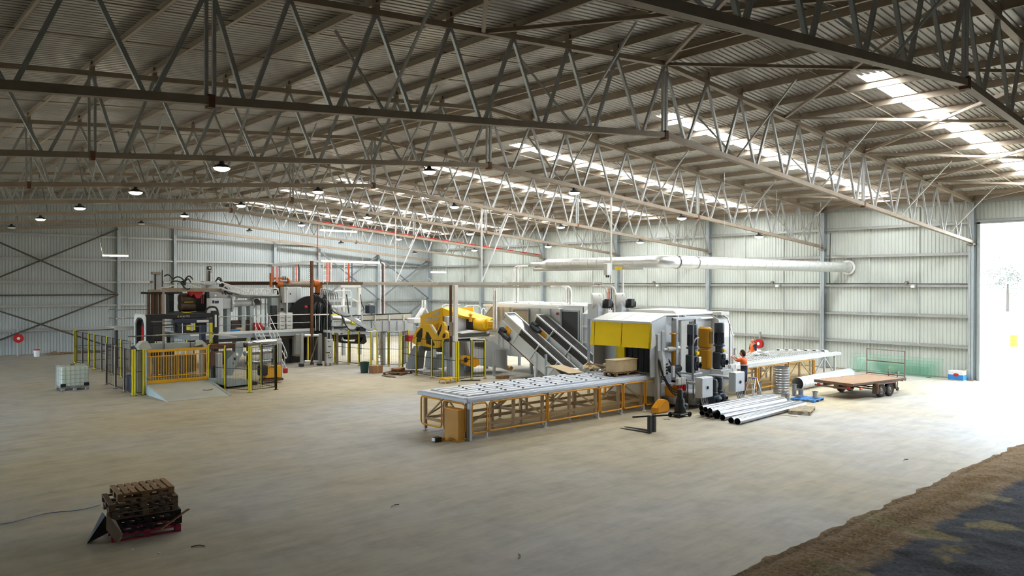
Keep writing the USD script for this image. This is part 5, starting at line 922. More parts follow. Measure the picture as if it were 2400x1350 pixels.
fence('fence angled round the right side of the cage beside the ramp', [(-30.9,22.75), (-30.62,21.55), (-30.0,20.3)], 2.05); fence('fence panel closing the cage in front of the yellow pump box', [(-29.95,20.25), (-28.67,20.41)], 2.05); fence('fence returning from the front corner towards the stairs', [(-28.67,20.41), (-28.76,21.8), (-28.4,24.3)], 2.05)
fence('fence along the middle of the hall from the cabinets to the green bin', [(-20.67,29.3), (-20.4,28.08), (-20.3,27.0), (-20.11,25.95)], 2.05, wires=.16); fence('fence pair of posts behind the pallet with cardboard', [(-19.85,25.7), (-19.1,25.6), (-18.92,24.7), (-17.5,25.9)], 2.05, wires=.16)
fence('fence in front of the yellow machine, from the cardboard pallet to the white cable post', [(-20.1,22.66), (-20.44,20.8), (-20.57,19.2), (-20.5,18.3), (-20.49,17.2)], 2.0, wires=.16); fence('fence between the white cable post and the inclined conveyors', [(-20.4,17.15), (-19.3,17.45), (-18.6,17.2)], 2.0, wires=.16); fence('fence behind the yellow machine on its far side', [(-17.1,23.3), (-16.4,24.6), (-15.2,24.8), (-14.0,24.8)], 2.0, wires=.16)
# ================================================================ cage at the left: gate, ramp, press beam, gantry
mat('gate_amber', (.90,.66,.08), .5, 0, .06, 4)
mat('ramp_grey', (.70,.70,.66), .6, .05, .08, 1.5)
mat('beam_grey', (.62,.66,.66), .45, .1, .06, 2)
mat('film_blue', (.17,.19,.29), .45, 0, .1, 3)
gt = thing('barred_gate', 'amber barred double gate at the top of the ramp', 'gate', (-32.4, 22.7, 0))
ga, gb = -33.68, -31.0
for x0, x1 in ((ga, (ga+gb)/2-.01), ((ga+gb)/2+.01, gb)):
    part(gt, 'bottom_rail', 'gate_amber', cbx(x0, x1, 22.68, 22.76, .44, .60, .01)); part(gt, 'top_rail', 'gate_amber', cbx(x0, x1, 22.68, 22.76, 1.86, 1.98, .01)); part(gt, 'rail', 'gate_amber', cbx(x0, x1, 22.69, 22.74, 1.66, 1.70, .006)); part(gt, 'rail', 'gate_amber', cbx(x0, x1, 22.69, 22.74, .74, .78, .006))
    n_ = 12
    for k in range(n_): x = x0+.03+(x1-x0-.06)*k/(n_-1); part(gt, 'bar', 'gate_amber', cbx(x-.011, x+.011, 22.70, 22.725, .6, 1.86, .003))
for x in (ga-.09, gb+.05): a, b = post(x, 22.72, 2.05); part(gt, 'post', 'post_yellow', *a); part(gt, 'post_foot', 'black', *b)
rp_ = thing('ramp', 'pale grey steel ramp sloping up to the amber gate', 'ramp', (-32.4, 21.2, 0))
part(rp_, 'ramp_plate', 'ramp_grey', hull([(-33.75,19.75,0),(-31.1,19.8,0),(-33.7,22.6,.42),(-30.98,22.6,.42),(-33.75,19.75,.02),(-31.1,19.8,.02),(-33.7,22.6,.45),(-30.98,22.6,.45)])); part(rp_, 'side_cheek', 'beam_grey', plate([(19.8,0),(22.6,0),(22.6,.42)], (-33.72,0,0), (0,1,0), (0,0,1), .04)); part(rp_, 'side_cheek', 'beam_grey', hull([(-31.1,19.8,.0),(-31.02,19.8,.0),(-31.02,22.6,.42),(-30.94,22.6,.42),(-31.1,19.8,.05),(-31.02,19.8,.05),(-31.02,22.6,.49),(-30.94,22.6,.49)])); part(rp_, 'rear_support', 'beam_grey', cbx(-33.6, -31.0, 22.3, 22.55, 0, .4, .01))
single('cable_offcut', 'black', 'short curved cable offcut lying on the ramp plate', 'cable', (-31.6, 20.9, .2), path([(-31.85,20.95,.215),(-31.7,20.85,.205),(-31.55,20.85,.205),(-31.4,20.95,.22)], .012, 5))
bb = thing('press_beam', 'grey steel beam with folded shoulder plates above the amber gate', 'beam', (-32.4, 23.2, 1.9))
part(bb, 'beam', 'beam_grey', ply([(352,805),(478,802),(478,815),(352,822)], 23.1, .3)); part(bb, 'beam_joint', 'dark_steel', *[ply([(u,802),(u+1.5,802),(u+1.5,822),(u,822)], 22.92, .02) for u in (384, 446)])
for s, q in ((0, [(338,799),(342,799),(352,817),(346,822),(326,822),(320,812),(330,800)]), (1, [(455,810),(464,798),(470,797),(486,814),(482,820),(470,806)])): part(bb, 'shoulder_plate', 'ramp_grey', ply(q, 22.95, .5))
part(bb, 'post', 'galv', cbx(-33.6, -33.45, 23.05, 23.2, 0, 2.0, .01)); part(bb, 'post', 'galv', cbx(-31.2, -31.05, 23.05, 23.2, 0, 2.0, .01)); part(bb, 'perforated_panel', 'galv', ply([(321,823),(341,823),(341,925),(321,928)], 22.9, .05)); part(bb, 'hand_rail', 'steel', tube(gy(300,789,25), gy(500,780,25), .03, 8)); part(bb, 'platen', 'rim', cbx(-33.3, -31.3, 23.3, 23.5, .8, 1.6, .02)); part(bb, 'table', 'galv', cbx(-33.5, -31.0, 23.3, 26.5, .5, .62, .02))
for x in (-33.4, -31.15):
    for y in (23.5, 26.3): part(bb, 'table_leg', 'galv_dull', cbx(x-.05, x+.05, y-.05, y+.05, 0, .5, .01))
part(bb, 'roller', 'steel', *[tube((-33.3,23.6+.35*k,.67), (-31.2,23.6+.35*k,.67), .05, 8) for k in range(8)], kind='stuff'); part(bb, 'stack_roll', 'white', tube((-31.7,23.9,.75), (-31.7,23.9,1.75), .14, 14)); part(bb, 'stack_roll', 'white', tube((-31.35,24.1,.75), (-31.35,24.1,1.85), .16, 14))
ga_ = thing('strapping_gantry', 'black strapping gantry with white-edged arch leg and blue film carriage', 'gantry', (-31.5, 26.1, 0))
AO = [(26.95,0),(26.95,3.3),(26.8,3.45),(25.4,3.45),(25.25,3.3),(25.25,0),(25.5,0),(25.5,2.9),(25.62,3.12),(25.8,3.22),(26.4,3.22),(26.58,3.12),(26.7,2.9),(26.7,0)]
part(ga_, 'arch_leg', 'black', plate(AO, (-32.85,0,0), (0,1,0), (0,0,1), .22)); part(ga_, 'arch_edge', 'white', plate([(26.97,1.9),(26.97,3.32),(26.8,3.47),(25.4,3.47),(25.23,3.32),(25.23,1.9),(25.38,1.9),(25.38,2.95),(25.55,3.2),(25.8,3.3),(26.4,3.3),(26.65,3.2),(26.82,2.95),(26.82,1.9)], (-32.98,0,0), (0,1,0), (0,0,1), .05)); part(ga_, 'arch_edge', 'white', cbx(-33.0, -32.96, 26.82, 26.97, .3, 1.65, .004)); part(ga_, 'arch_edge', 'white', cbx(-33.0, -32.96, 25.23, 25.38, .3, 1.65, .004)); part(ga_, 'clamp', 'black', cbx(-33.02, -32.7, 26.75, 27.02, 1.65, 1.9, .02)); part(ga_, 'clamp', 'black', cbx(-33.02, -32.7, 25.18, 25.42, 1.65, 1.9, .02))
part(ga_, 'cross_beam', 'black', cbx(-32.8, -29.2, 26.0, 26.25, 3.2, 3.42, .02)); part(ga_, 'far_beam', 'black', cbx(-32.8, -29.2, 26.7, 26.9, 3.2, 3.42, .02)); part(ga_, 'guide_rail', 'steel', tube((-32.7,25.95,3.08), (-31.3,25.95,3.08), .025, 8)); part(ga_, 'guide_rail', 'black', tube((-32.7,25.95,2.9), (-31.3,25.95,2.9), .03, 8))
part(ga_, 'film_carriage', 'film_blue', cbx(-31.45, -29.5, 25.9, 26.2, 2.95, 3.18, .04)); part(ga_, 'carriage_plate', 'white', cbx(-30.35, -29.75, 25.86, 25.9, 2.98, 3.1, .006)); part(ga_, 'right_leg', 'black', cbx(-29.5, -29.2, 25.95, 26.3, 0, 3.55, .03)); part(ga_, 'right_leg_edge', 'post_yellow', cbx(-29.66, -29.52, 25.95, 26.1, 1.9, 3.2, .01)); part(ga_, 'leg_window', 'white', cbx(-29.42, -29.32, 25.92, 25.96, 2.7, 3.35, .01)); part(ga_, 'lifting_post', 'film_blue', cbx(-30.1, -29.85, 26.0, 26.25, 0, 2.85, .02)); part(ga_, 'cable_loop', 'black', path(fillet([(-29.9,26.1,3.4),(-29.7,26.1,3.75),(-29.25,26.1,3.75),(-29.15,26.1,3.3)], .2), .05, 8)); part(ga_, 'left_inner_post', 'black', cbx(-32.6, -32.4, 26.0, 26.25, 0, 3.2, .02))
tm = meshkit.text_mesh('wrapTEC', .085, .006); lt = part(ga_, 'lettering', 'white', basis((np.array(tm.vertices), np.array(tm.faces)), (-31.15,25.99,3.27), (1,0,0), (0,0,1), (0,-1,0)))
tm2 = meshkit.text_mesh('e', .11, .006); part(ga_, 'emblem', 'post_yellow', basis((np.array(tm2.vertices), np.array(tm2.faces)), (-31.27,25.99,3.26), (1,0,0), (0,0,1), (0,-1,0)))
# ---- roll stand with grey side plates, beside the ramp
rs = thing('roll_stand', 'grey steel roll stand with pierced slanted side plate behind the right-hand fence', 'machine', (-28.6, 23.8, 0))
c3 = lambda P: cr(400, 760, .1481, P)
part(rs, 'side_plate', 'beam_grey', ply(c3([(1025,290),(1145,290),(1145,440),(1000,720),(975,810),(890,810),(890,560),(1025,430)]), 23.6, .06, [disc_ for disc_ in (c3(disc((1055,475),26)), c3(disc((1010,547),25)), c3(disc((985,620),18)))]))
part(rs, 'side_plate', 'beam_grey', ply(c3([(880,420),(1000,430),(980,800),(880,800)]), 24.6, .06)); part(rs, 'roll', 'steel', *[tube((-28.7,23.7,z), (-26.9,24.3,z), .13, 16) for z in (1.95,)], smooth=40); part(rs, 'roll', 'steel', tube((-28.7,23.9,1.45), (-27.0,24.5,1.45), .12, 16), smooth=40)
part(rs, 'roll', 'steel', tube((-28.6,23.9,.95), (-27.0,24.5,.95), .10, 16), smooth=40)
for x, y in ((-27.5,24.6), (-26.9,24.4), (-28.2,24.6)): part(rs, 'stand_post', 'beam_grey', cbx(x-.08, x+.08, y-.08, y+.08, 0, 2.2, .015))
part(rs, 'hydraulic_unit', 'gate_amber', cbx(-28.1, -27.3, 22.75, 23.25, .25, .85, .03)); part(rs, 'hydraulic_unit', 'black', cbx(-28.4, -28.0, 22.7, 23.1, .4, .9, .05)); part(rs, 'unit_base', 'rust_paint', cbx(-28.2, -27.2, 22.7, 23.3, .1, .22, .01)); part(rs, 'curved_pan', 'beam_grey', hull([gy(u, v, y) for u, v in c3([(590,850),(860,850),(1240,880),(1240,950),(900,990),(640,900)]) for y in (22.2, 22.9)])); part(rs, 'base_frame', 'black', cbx(-30.5, -28.6, 22.6, 24.6, 0, .12, .02)); part(rs, 'cross_beam', 'rust_paint', cbx(-30.9, -28.5, 23.9, 24.1, 1.75, 2.0, .02)); part(rs, 'slope_cover', 'machine_white', hull([gy(u, v, y) for u, v in c3([(690,150),(800,145),(1050,190),(1050,205),(700,170)]) for y in (24.6, 25.4)])); part(rs, 'cover_strut', 'machine_white', bar(gy(*c3([(690,150)])[0], 24.8), gy(*c3([(620,270)])[0], 24.8), .06)); part(rs, 'lever_arm', 'machine_grey', cbx(-30.3, -30.0, 23.4, 23.6, .3, 1.6, .05)); part(rs, 'pipes', 'galv', *[tube((-27.3+.12*k,23.5,.1), (-27.3+.12*k,23.5,1.9), .04, 8) for k in range(4)]); part(rs, 'red_cap', 'red', cbx(-27.2, -27.0, 22.6, 22.8, .45, .7, .03))
part(rs, 'roll_frame', 'machine_grey', cbx(-27.2, -26.1, 25.2, 25.4, .8, 2.0, .02)); part(rs, 'brown_roll', 'rust_paint', tube((-30.0,24.8,1.2), (-28.9,25.2,1.2), .35, 18), smooth=40)
cone = thing('traffic_cone', 'small red capped stand by the foot of the stairs', 'stand', (-27.6, 22.2, 0)); q = gz(632, 892); part(cone, 'cap', 'red', lathe([(.14,.12),(.12,.25),(.05,.38),(.05,.45),(0,.46)], (q[0],q[1],0), n=12)); part(cone, 'base', 'galv', lathe([(.17,0),(.17,.03),(.06,.05),(.06,.13)], (q[0],q[1],0), n=12))
bin_ = single('crate', 'film_blue', 'dark blue plastic crate on the floor inside the left fence', 'crate', (-33.85, 24.2, 0), cbx(-34.05, -33.62, 23.9, 24.5, 0, .75, .03))
# ================================================================ water tank in a cage
ib = thing('water_tank', 'white square water tank in a wire cage on a pallet, left of the fences', 'tank', (-35.75, 26.8, 0), -.01)
mat('tank_white', (.80,.84,.78), .4, 0, .05, 2)
part(ib, 'tank_bottle', 'tank_white', cbx(-.58, .58, -.48, .48, .16, 1.12, .07)); part(ib, 'cap', 'black', lathe([(.1,0),(.1,.05),(0,.06)], (0,0,1.12), n=14)); part(ib, 'pallet_deck', 'galv', cbx(-.6, .6, -.5, .5, .11, .14, .01))
for z in (.17, .35, .54, .73, .92, 1.13):
    P_ = [(x, y, z) for x, y in rrect(1.2, 1.0, .06, 3)]; part(ib, 'cage_hoop', 'galv', path(P_+P_[:2], .009, 5))
for k in range(7): x = -.6+1.2*k/6; part(ib, 'cage_upright', 'galv', tube((x,-.5,.14), (x,-.5,1.13), .009, 5), tube((x,.5,.14), (x,.5,1.13), .009, 5))
for k in range(1, 5): y = -.5+k/5; part(ib, 'cage_upright', 'galv', tube((-.6,y,.14), (-.6,y,1.13), .009, 5), tube((.6,y,.14), (.6,y,1.13), .009, 5))
for x, y in ((-.5,-.5),(.5,-.5),(-.5,.5),(.5,.5),(0,-.5),(0,.5)): part(ib, 'pallet_foot', 'galv', cbx(x-.08, x+.08, y-.04, y+.04, 0, .11, .01))
for x in (-.48, .48): part(ib, 'corner_guard', 'black', cbx(x-.11, x+.11, -.51, -.5, .18, .33, .004))
part(ib, 'top_bar', 'galv', tube((-.6,-.2,1.15), (.6,-.2,1.15), .012, 5), tube((-.6,.2,1.15), (.6,.2,1.15), .012, 5))
bk = thing('bucket', 'white plastic bucket with red lid by the end wall', 'bucket', (-33.67, 46.1, 0)); part(bk, 'body', 'white', lathe([(0,0),(.16,0),(.19,.4),(.2,.4),(.2,.43),(0,.43)], (-33.67,46.1,0), n=16)); part(bk, 'lid', 'red', lathe([(0,0),(.21,0),(.21,.05),(0,.06)], (-33.67,46.1,.435), n=16))
single('dirt_pile', 'earth', 'low brown pile of debris along the foot of the end wall', 'debris', (-31, 46.8, 0), *[hull(np.array([x_, 46.9, .05])+np.random.default_rng(int(x_*10) % 97).standard_normal((10,3))*[.35,.12,.06]+[0,0,.03]) for x_ in np.arange(-32.6, -29.4, .4)], kind='stuff')
# ================================================================ platform, stairs and the big left machine
pf = thing('work_platform', 'raised steel work platform with railings and a stair opening', 'platform', (-25, 32.5, 0))
PZ = 2.02; PX0, PX1, PY0, PY1 = -28.95, -21.3, 30.8, 35.5
part(pf, 'deck', 'machine_white', cbx(PX0, PX1, PY0, PY1, PZ-.04, PZ, .006)); part(pf, 'fascia', 'leg_grey', cbx(PX0, PX1, PY0-.03, PY0+.03, PZ-.3, PZ+.02, .01)); part(pf, 'fascia', 'leg_grey', cbx(PX0-.03, PX0+.03, PY0, PY1, PZ-.3, PZ+.02, .01)); part(pf, 'toe_board', 'white', cbx(PX0, PX1, PY0-.045, PY0-.03, PZ-.05, PZ+.12, .004)); part(pf, 'beam', 'dark_steel', cbx(PX0, PX1, PY0+.2, PY0+.4, PZ-.5, PZ-.1, .01))
for x in (-28.7, -26.3, -23.6, -21.6):
    for y in (31.1, 35.2): part(pf, 'leg', 'dark_steel', cbx(x-.09, x+.09, y-.09, y+.09, 0, PZ-.1, .01))
def rail_run(t, P, h=1.0, m_='white', n=3):
    P = [np.asarray(p, float) for p in P]
    part(t, 'handrail', m_, path(fillet([P[0]+[0,0,.02]]+[p+np.array([0,0,h]) for p in P]+[P[-1]+[0,0,.02]], .15), .025, 8))
    for a, b in zip(P[:-1], P[1:]):
        part(t, 'midrail', m_, tube(a+[0,0,h*.5], b+[0,0,h*.5], .02, 6)); L = np.linalg.norm(b-a); k = max(1, int(L/1.3))
        for i in range(1, k): q = a+(b-a)*i/k; part(t, 'stanchion', m_, tube(q, q+np.array([0,0,h]), .022, 6))
rail_run(pf, [(-24.2,30.85,PZ), (-21.4,30.85,PZ), (-21.35,32.5,PZ)]); rail_run(pf, [(-27.3,30.85,PZ), (-25.35,30.85,PZ)], m_='steel'); rail_run(pf, [(-28.9,33.5,PZ), (-28.9,30.85,PZ), (-27.5,30.85,PZ)], m_='steel')
sr = thing('access_stair', 'grey steel stairs with double handrails leading up to the platform', 'stairs', (-24.75, 28.4, 0))
for x in (-25.2, -24.3):
    part(sr, 'stringer', 'machine_grey', hull([(x-.02,28.35,0),(x+.02,28.35,0),(x-.02,28.6,0),(x+.02,28.6,0),(x-.02,30.75,PZ),(x+.02,30.75,PZ),(x-.02,30.75,PZ-.2),(x+.02,30.75,PZ-.2)]))
    part(sr, 'handrail', 'white', path(fillet([(x,30.9,PZ+1.0),(x,30.7,PZ+1.0),(x,28.5,1.05),(x,28.3,.75),(x,28.45,.55),(x,30.7,PZ+.45)], .18), .025, 8))
    for f in (.1, .5, .95): part(sr, 'stanchion', 'white', tube((x,28.4+2.3*f,2.0*f+.05), (x,28.4+2.3*f,2.0*f+1.0), .02, 6))
for k in range(9): f = (k+1)/10; part(sr, 'tread', 'machine_white', cbx(-25.18, -24.32, 28.35+2.4*f-.1, 28.35+2.4*f+.12, PZ*f-.02, PZ*f+.015, .005))
# second, higher deck at the back left
p2 = thing('rear_platform', 'small raised deck with rounded railing behind the gantry', 'platform', (-31, 35.8, 0))
part(p2, 'deck', 'machine_white', cbx(-31.8, -29.4, 35.0, 36.6, 2.35, 2.4, .006)); part(p2, 'fascia', 'machine_grey', cbx(-31.8, -29.4, 34.96, 35.0, 2.22, 2.42, .006)); rail_run(p2, [(-31.7,36.5,2.4), (-31.7,35.05,2.4), (-29.6,35.05,2.4)], m_='steel')
for x in (-31.6, -30.4, -29.6): part(p2, 'leg', 'dark_steel', cbx(x-.07, x+.07, 35.2, 35.34, 0, 2.35, .01))
mat('brown_motor', (.24,.16,.11), .45, 0, .15, 3)
mat('mach_dark', (.16,.16,.17), .5, .1, .2, 3)
pane('smoke_guard', (.2,.16,.13), .3, .80)
ex = thing('press_tower', 'tall brown-columned press tower with hoses at the left of the platform', 'machine', (-30.2, 33.6, 0))
for u0, u1 in ((347,352), (356,362), (364,371), (374,379)): part(ex, 'column', 'rust_paint', cbx(*pbx(u0, 688, u1, 745, 33.6, .2), .02))
part(ex, 'guard', 'smoke_guard', cbx(*pbx(341, 687, 384, 742, 33.4, .01), .003)); part(ex, 'head', 'mach_dark', cbx(*pbx(340, 684, 428, 689, 33.5, .8), .02)); part(ex, 'body', 'mach_dark', cbx(*pbx(345, 745, 384, 800, 33.6, 1.2), .04)); part(ex, 'body_column', 'mach_dark', cbx(*pbx(395, 688, 408, 740, 33.6, .5), .03)); part(ex, 'mast_plate', 'machine_grey', cbx(*pbx(358, 636, 381, 684, 33.8, .06), .01)); part(ex, 'mast_rod', 'black', cbx(*pbx(363, 643, 366, 680, 33.6, .1), .01)); part(ex, 'mast_rod', 'black', cbx(*pbx(380, 633, 382, 672, 33.6, .1), .01)); part(ex, 'mast_head', 'rim', cbx(*pbx(357, 637, 376, 643, 33.6, .3), .02)); part(ex, 'collar', 'rim', cbx(*pbx(350, 679, 378, 688, 33.5, .4), .04)); part(ex, 'frame', 'galv_dull', cbx(*pbx(352, 658, 400, 663, 33.9, .1), .01)); part(ex, 'red_panel', 'red', cbx(*pbx(328, 765, 336, 800, 31.5, .1), .01)); part(ex, 'base', 'mach_dark', cbx(-30.8, -28.9, 33.5, 35.5, 0, 1.2, .04))
bm = thing('motor_block', 'dark brown ribbed motor block with yellow stripe hung from a red bracket', 'motor', (-28.6, 33.0, 3))
for (u0, v0, u1, v1) in ((419, 694, 436, 709), (419, 710, 436, 726)): part(bm, 'barrel', 'brown_motor', lathe([(0,-.02),(.3,-.02),(.36,.04),(.36,.8),(0,.8)], np.array(gy((u0+u1)/2-6, (v0+v1)/2, 33.1)), (1,0,0), 18), smooth=40)
part(bm, 'casing', 'brown_motor', cbx(*pbx(432, 695, 458, 727, 32.8, .9), .05)); part(bm, 'stripe', 'post_yellow', cbx(*pbx(432, 706.5, 453, 708.5, 32.77, .03), .004)); part(bm, 'red_bracket', 'red', ply([(440,681),(476,681),(470,690),(466,699),(458,699),(452,688),(446,694)], 32.7, .4)); part(bm, 'red_rods', 'red', *[cbx(*pbx(u, 690, u+1.5, 712, 32.6, .05), .006) for u in (472, 476)]); part(bm, 'carrier', 'mach_dark', cbx(*pbx(458, 690, 492, 738, 33.0, .8), .04)); part(bm, 'carrier', 'mach_dark', cbx(*pbx(408, 730, 492, 740, 32.6, 1.0), .03)); part(bm, 'frame_post', 'mach_dark', cbx(*pbx(484, 684, 491, 738, 32.6, .3), .02)); part(bm, 'cable_clips', 'post_yellow', *[path(sag(gy(425,731,32.4), gy(460,729,32.4), .05), .02, 5)]); part(bm, 'support', 'mach_dark', cbx(-28.8, -26.9, 33.0, 34.0, PZ, 3.3, .03))
ec = thing('electrical_cabinet', 'pale grey control cabinet with small screen on the platform', 'cabinet', (-27.2, 32.0, PZ))
x0, x1, y0, y1, z0, z1 = pbx(493, 699, 522, 737, 31.8, .6); part(ec, 'body', 'box_grey', cbx(x0, x1, y0, y1, PZ+.02, z1, .015)); part(ec, 'door', 'box_grey', cbx(x0+.03, (x0+x1)/2-.01, y0-.02, y0, z0, z1-.03, .006)); part(ec, 'door', 'box_grey', cbx((x0+x1)/2+.01, x1-.03, y0-.02, y0, z0, z1-.03, .006)); part(ec, 'screen', 'film_blue', cbx(*pbx(503, 705, 513, 711, 31.76, .03), .005)); part(ec, 'screen_bezel', 'white', cbx(*pbx(498, 704, 515, 712, 31.775, .01), .003)); part(ec, 'keypad', 'black', cbx(*pbx(498, 704, 502, 711, 31.76, .02), .004)); part(ec, 'warning_lamp', 'white', lathe([(0,-.07),(.07,0),(0,.09)], gy(505, 693, 32.0), n=12)); part(ec, 'lamp_stem', 'galv', tube(gy(505, 694, 32.0), gy(505, 700, 32.0), .03, 6))
ti = thing('column_unit', 'upright grey column with a round black lamp unit above the cabinet', 'column', (-27.0, 33.5, PZ)); part(ti, 'column', 'machine_grey', cbx(*pbx(483, 624, 499, 664, 33.6, .1), .01)); part(ti, 'lamp_unit', 'black', cbx(*pbx(487, 624, 496, 632, 33.45, .14), .03)); part(ti, 'lamp_lens', 'white', lathe([(0,0),(.07,0),(.05,.02)], gy(491.5, 628, 33.44), (0,-1,0), 12)); part(ti, 'cylinder', 'black', cbx(*pbx(490, 635, 493, 660, 33.45, .1), .01)); part(ti, 'cylinder', 'white', cbx(*pbx(493, 640, 497, 660, 33.45, .1), .01)); part(ti, 'cross_head', 'machine_grey', cbx(*pbx(477, 659, 506, 668, 33.3, .5), .02)); part(ti, 'body', 'machine_grey', cbx(*pbx(483, 668, 540, 700, 33.8, .8), .03)); part(ti, 'stem', 'machine_grey', cbx(-27.3, -26.0, 33.9, 34.5, PZ, 4.0, .02))
br_ = thing('extruder_barrel', 'long horizontal grey extruder barrel with flanges on the platform', 'machine', (-25.5, 32.5, PZ))
yb = 32.4; zb = gy(575, 711, yb)[2]; xa = gy(524, 711, yb)[0]; xb_ = gy(608, 711, yb)[0]
part(br_, 'barrel', 'machine_grey', tube((xa+.4,yb,zb), (xb_-.5,yb,zb), .22, 20), smooth=40); part(br_, 'flange', 'machine_grey', tube((xa+.35,yb,zb), (xa+.45,yb,zb), .52, 22)); part(br_, 'front_block', 'machine_grey', cbx(xa-.2, xa+.35, yb-.35, yb+.4, zb-.3, zb+.35, .03)); part(br_, 'end_flange', 'galv', tube((xb_-.55,yb,zb), (xb_-.4,yb,zb), .34, 20)); part(br_, 'ram', 'galv', tube((xb_-.4,yb,zb), (xb_+.1,yb,zb), .15, 16)); part(br_, 'oil_pipe', 'galv', path(fillet([(xa+.8,yb,zb+.25),(xa+.8,yb,zb+.45),(xb_-.7,yb,zb+.45),(xb_-.7,yb,zb+.2)], .15), .06, 10)); part(br_, 'piston', 'galv', tube((xa+1.4,yb-.1,zb+.45), (xb_-.2,yb-.1,zb+.5), .08, 12))
for x in (xa+.2, (xa+xb_)/2, xb_-.6): part(br_, 'saddle', 'beam_grey', cbx(x-.12, x+.12, yb-.3, yb+.3, PZ, zb-.15, .02))
part(br_, 'hand_wheel', 'black', lathe([(.0,-.05),(.18,-.05),(.18,.05),(.0,.05)], (xb_-.3,yb-.3,zb+.1), (0,-1,0), 14)); part(br_, 'pipe_stand', 'galv', *[tube((xb_+.3*k-.3,yb-.2,PZ), (xb_+.3*k-.3,yb-.2,zb+.3), .04, 8) for k in range(4)])
# loose things on the deck
tc = 0
def deck_item(name, m_, lb, ct_, q, Y=31.6, d=.5, c=.02): x0, x1, y0, y1, z0, z1 = pbx(*q, Y, d); single(name, m_, lb, ct_, ((x0+x1)/2, Y, PZ), cbx(x0, x1, y0, y1, PZ+.005, PZ+.005+(z1-z0), c))
deck_item('bale', 'brown_motor', 'dark brown bundled bale on the platform behind the railing', 'bale', (540, 742, 591, 768), 32.2, .8, .08); deck_item('cardboard_box', 'plywood', 'flattened cardboard box on top of the dark bale front', 'box', (557, 757, 570, 768), 31.3, .3); deck_item('plastic_crate', 'blue_plastic', 'blue plastic crate on the platform edge', 'crate', (546, 764, 564, 772), 31.1, .4); deck_item('tool_box', 'red', 'red tool box on the platform at the stair head', 'toolbox', (600, 750, 612, 770), 31.7, .4); deck_item('fire_extinguisher', 'red', 'red fire extinguisher standing beside the stair head', 'extinguisher', (613, 748, 619, 762), 31.4, .2, .06); deck_item('green_crate', 'leg_grey', 'grey-green crate on the deck right of the extinguisher', 'crate', (622, 758, 635, 768), 31.4, .4)
single('paper_stack', 'white', 'white papers and black cover lying on the red tool box', 'papers', (-25.0, 31.75, 2.7), hull([gy(u, v, y) for u, v in ((598,741),(612,744),(626,740),(612,737)) for y in (31.6, 32.1)]))
cu = thing('yellow_guard_box', 'lime yellow boxed valve unit on the left corner of the platform', 'box', (-28.2, 31.6, PZ)); part(cu, 'body', 'post_yellow', cbx(*pbx(441, 762, 450, 774, 31.3, .3), .02)); part(cu, 'upright', 'post_yellow', cbx(*pbx(453, 752, 458, 774, 31.3, .2), .02)); part(cu, 'valve', 'galv', cbx(*pbx(449, 755, 453, 776, 31.25, .2), .01))
# lattice walkway overhead with pipes
lw = thing('lattice_bridge', 'white lattice pipe bridge sloping across above the extruder', 'bridge', (-25.6, 32.2, 4.8))
A0, A1, A2 = gy(518, 661, 31.9), gy(560, 676, 31.9), gy(652, 676, 31.9); B0, B1, B2 = gy(520, 676, 31.9), gy(570, 690, 31.9), gy(655, 692, 31.9)
for a, b in ((A0,A1),(A1,A2),(B0,B1),(B1,B2)):
    for y in (0, .7): part(lw, 'chord', 'white', bar(a+[0,y,0], b+[0,y,0], .07))
for k in range(9):
    f, g_ = k/9, (k+1)/9; ta = lambda f: A0+(A1-A0)*f/.35 if f < .35 else A1+(A2-A1)*(f-.35)/.65; tb_ = lambda f: B0+(B1-B0)*f/.35 if f < .35 else B1+(B2-B1)*(f-.35)/.65
    part(lw, 'lattice_web', 'white', bar(ta(f) if k % 2 else tb_(f), tb_(g_) if k % 2 else ta(g_), .05)); part(lw, 'lattice_post', 'white', bar(ta(g_), tb_(g_), .04))
part(lw, 'bundled_pipes', 'galv', *[path([B0+[0,.1*k,-.05-.03*k], B1+[0,.1*k,-.05-.03*k], B2+[0,.1*k,-.05-.03*k]], .035, 6) for k in range(6)]); part(lw, 'left_girder', 'galv_dull', bar(gy(380, 679, 32.2), gy(520, 680, 32.2), .12, .2)); part(lw, 'left_truss', 'machine_white', bar(gy(384, 676, 32.2), gy(412, 667, 32.2), .06)); part(lw, 'left_truss', 'machine_white', bar(gy(440, 666, 32.2), gy(468, 674, 32.2), .06)); part(lw, 'left_truss', 'machine_white', bar(gy(384, 661, 32.6), gy(480, 663, 32.6), .08)); part(lw, 'support_post', 'galv_dull', bar(gy(655, 692, 31.9), gy(655, 692, 31.9)*[1,1,0]+[0,0,PZ], .1)); part(lw, 'support_post', 'galv_dull', bar(gy(383, 680, 32.2), gy(383, 680, 32.2)*[1,1,0], .1))
rng = np.random.default_rng(21)
ho = thing('hose_cluster', 'tangle of black hydraulic hoses arching above the press', 'hoses', (-29, 32.2, 4.8))
for a, b, h in (((385,648),(405,655),.3), ((405,655),(433,660),.35), ((400,663),(428,664),.2), ((430,664),(452,655),.5), ((428,668),(445,676),-.2), ((434,660),(447,662),.3), ((505,660),(522,668),.4), ((508,655),(524,672),.5), ((522,672),(545,688),-.3), ((522,668),(575,690),-.35), ((524,676),(530,690),-.1)): part(ho, 'hose', 'black', path(sag(gy(*a, 32.0), gy(*b, 32.0), -h*.6), .04, 6))
part(ho, 'valve_manifold', 'black', cbx(*pbx(427, 658, 437, 668, 32.0, .3), .04)); part(ho, 'valve_manifold', 'black', cbx(*pbx(517, 666, 527, 672, 32.0, .3), .04)); part(ho, 'manifold_post', 'galv_dull', bar(gy(432,668,32.2), gy(432,682,32.2), .1)); part(ho, 'manifold_post', 'galv_dull', bar(gy(522,671,32.2), gy(522,690,32.2), .08))
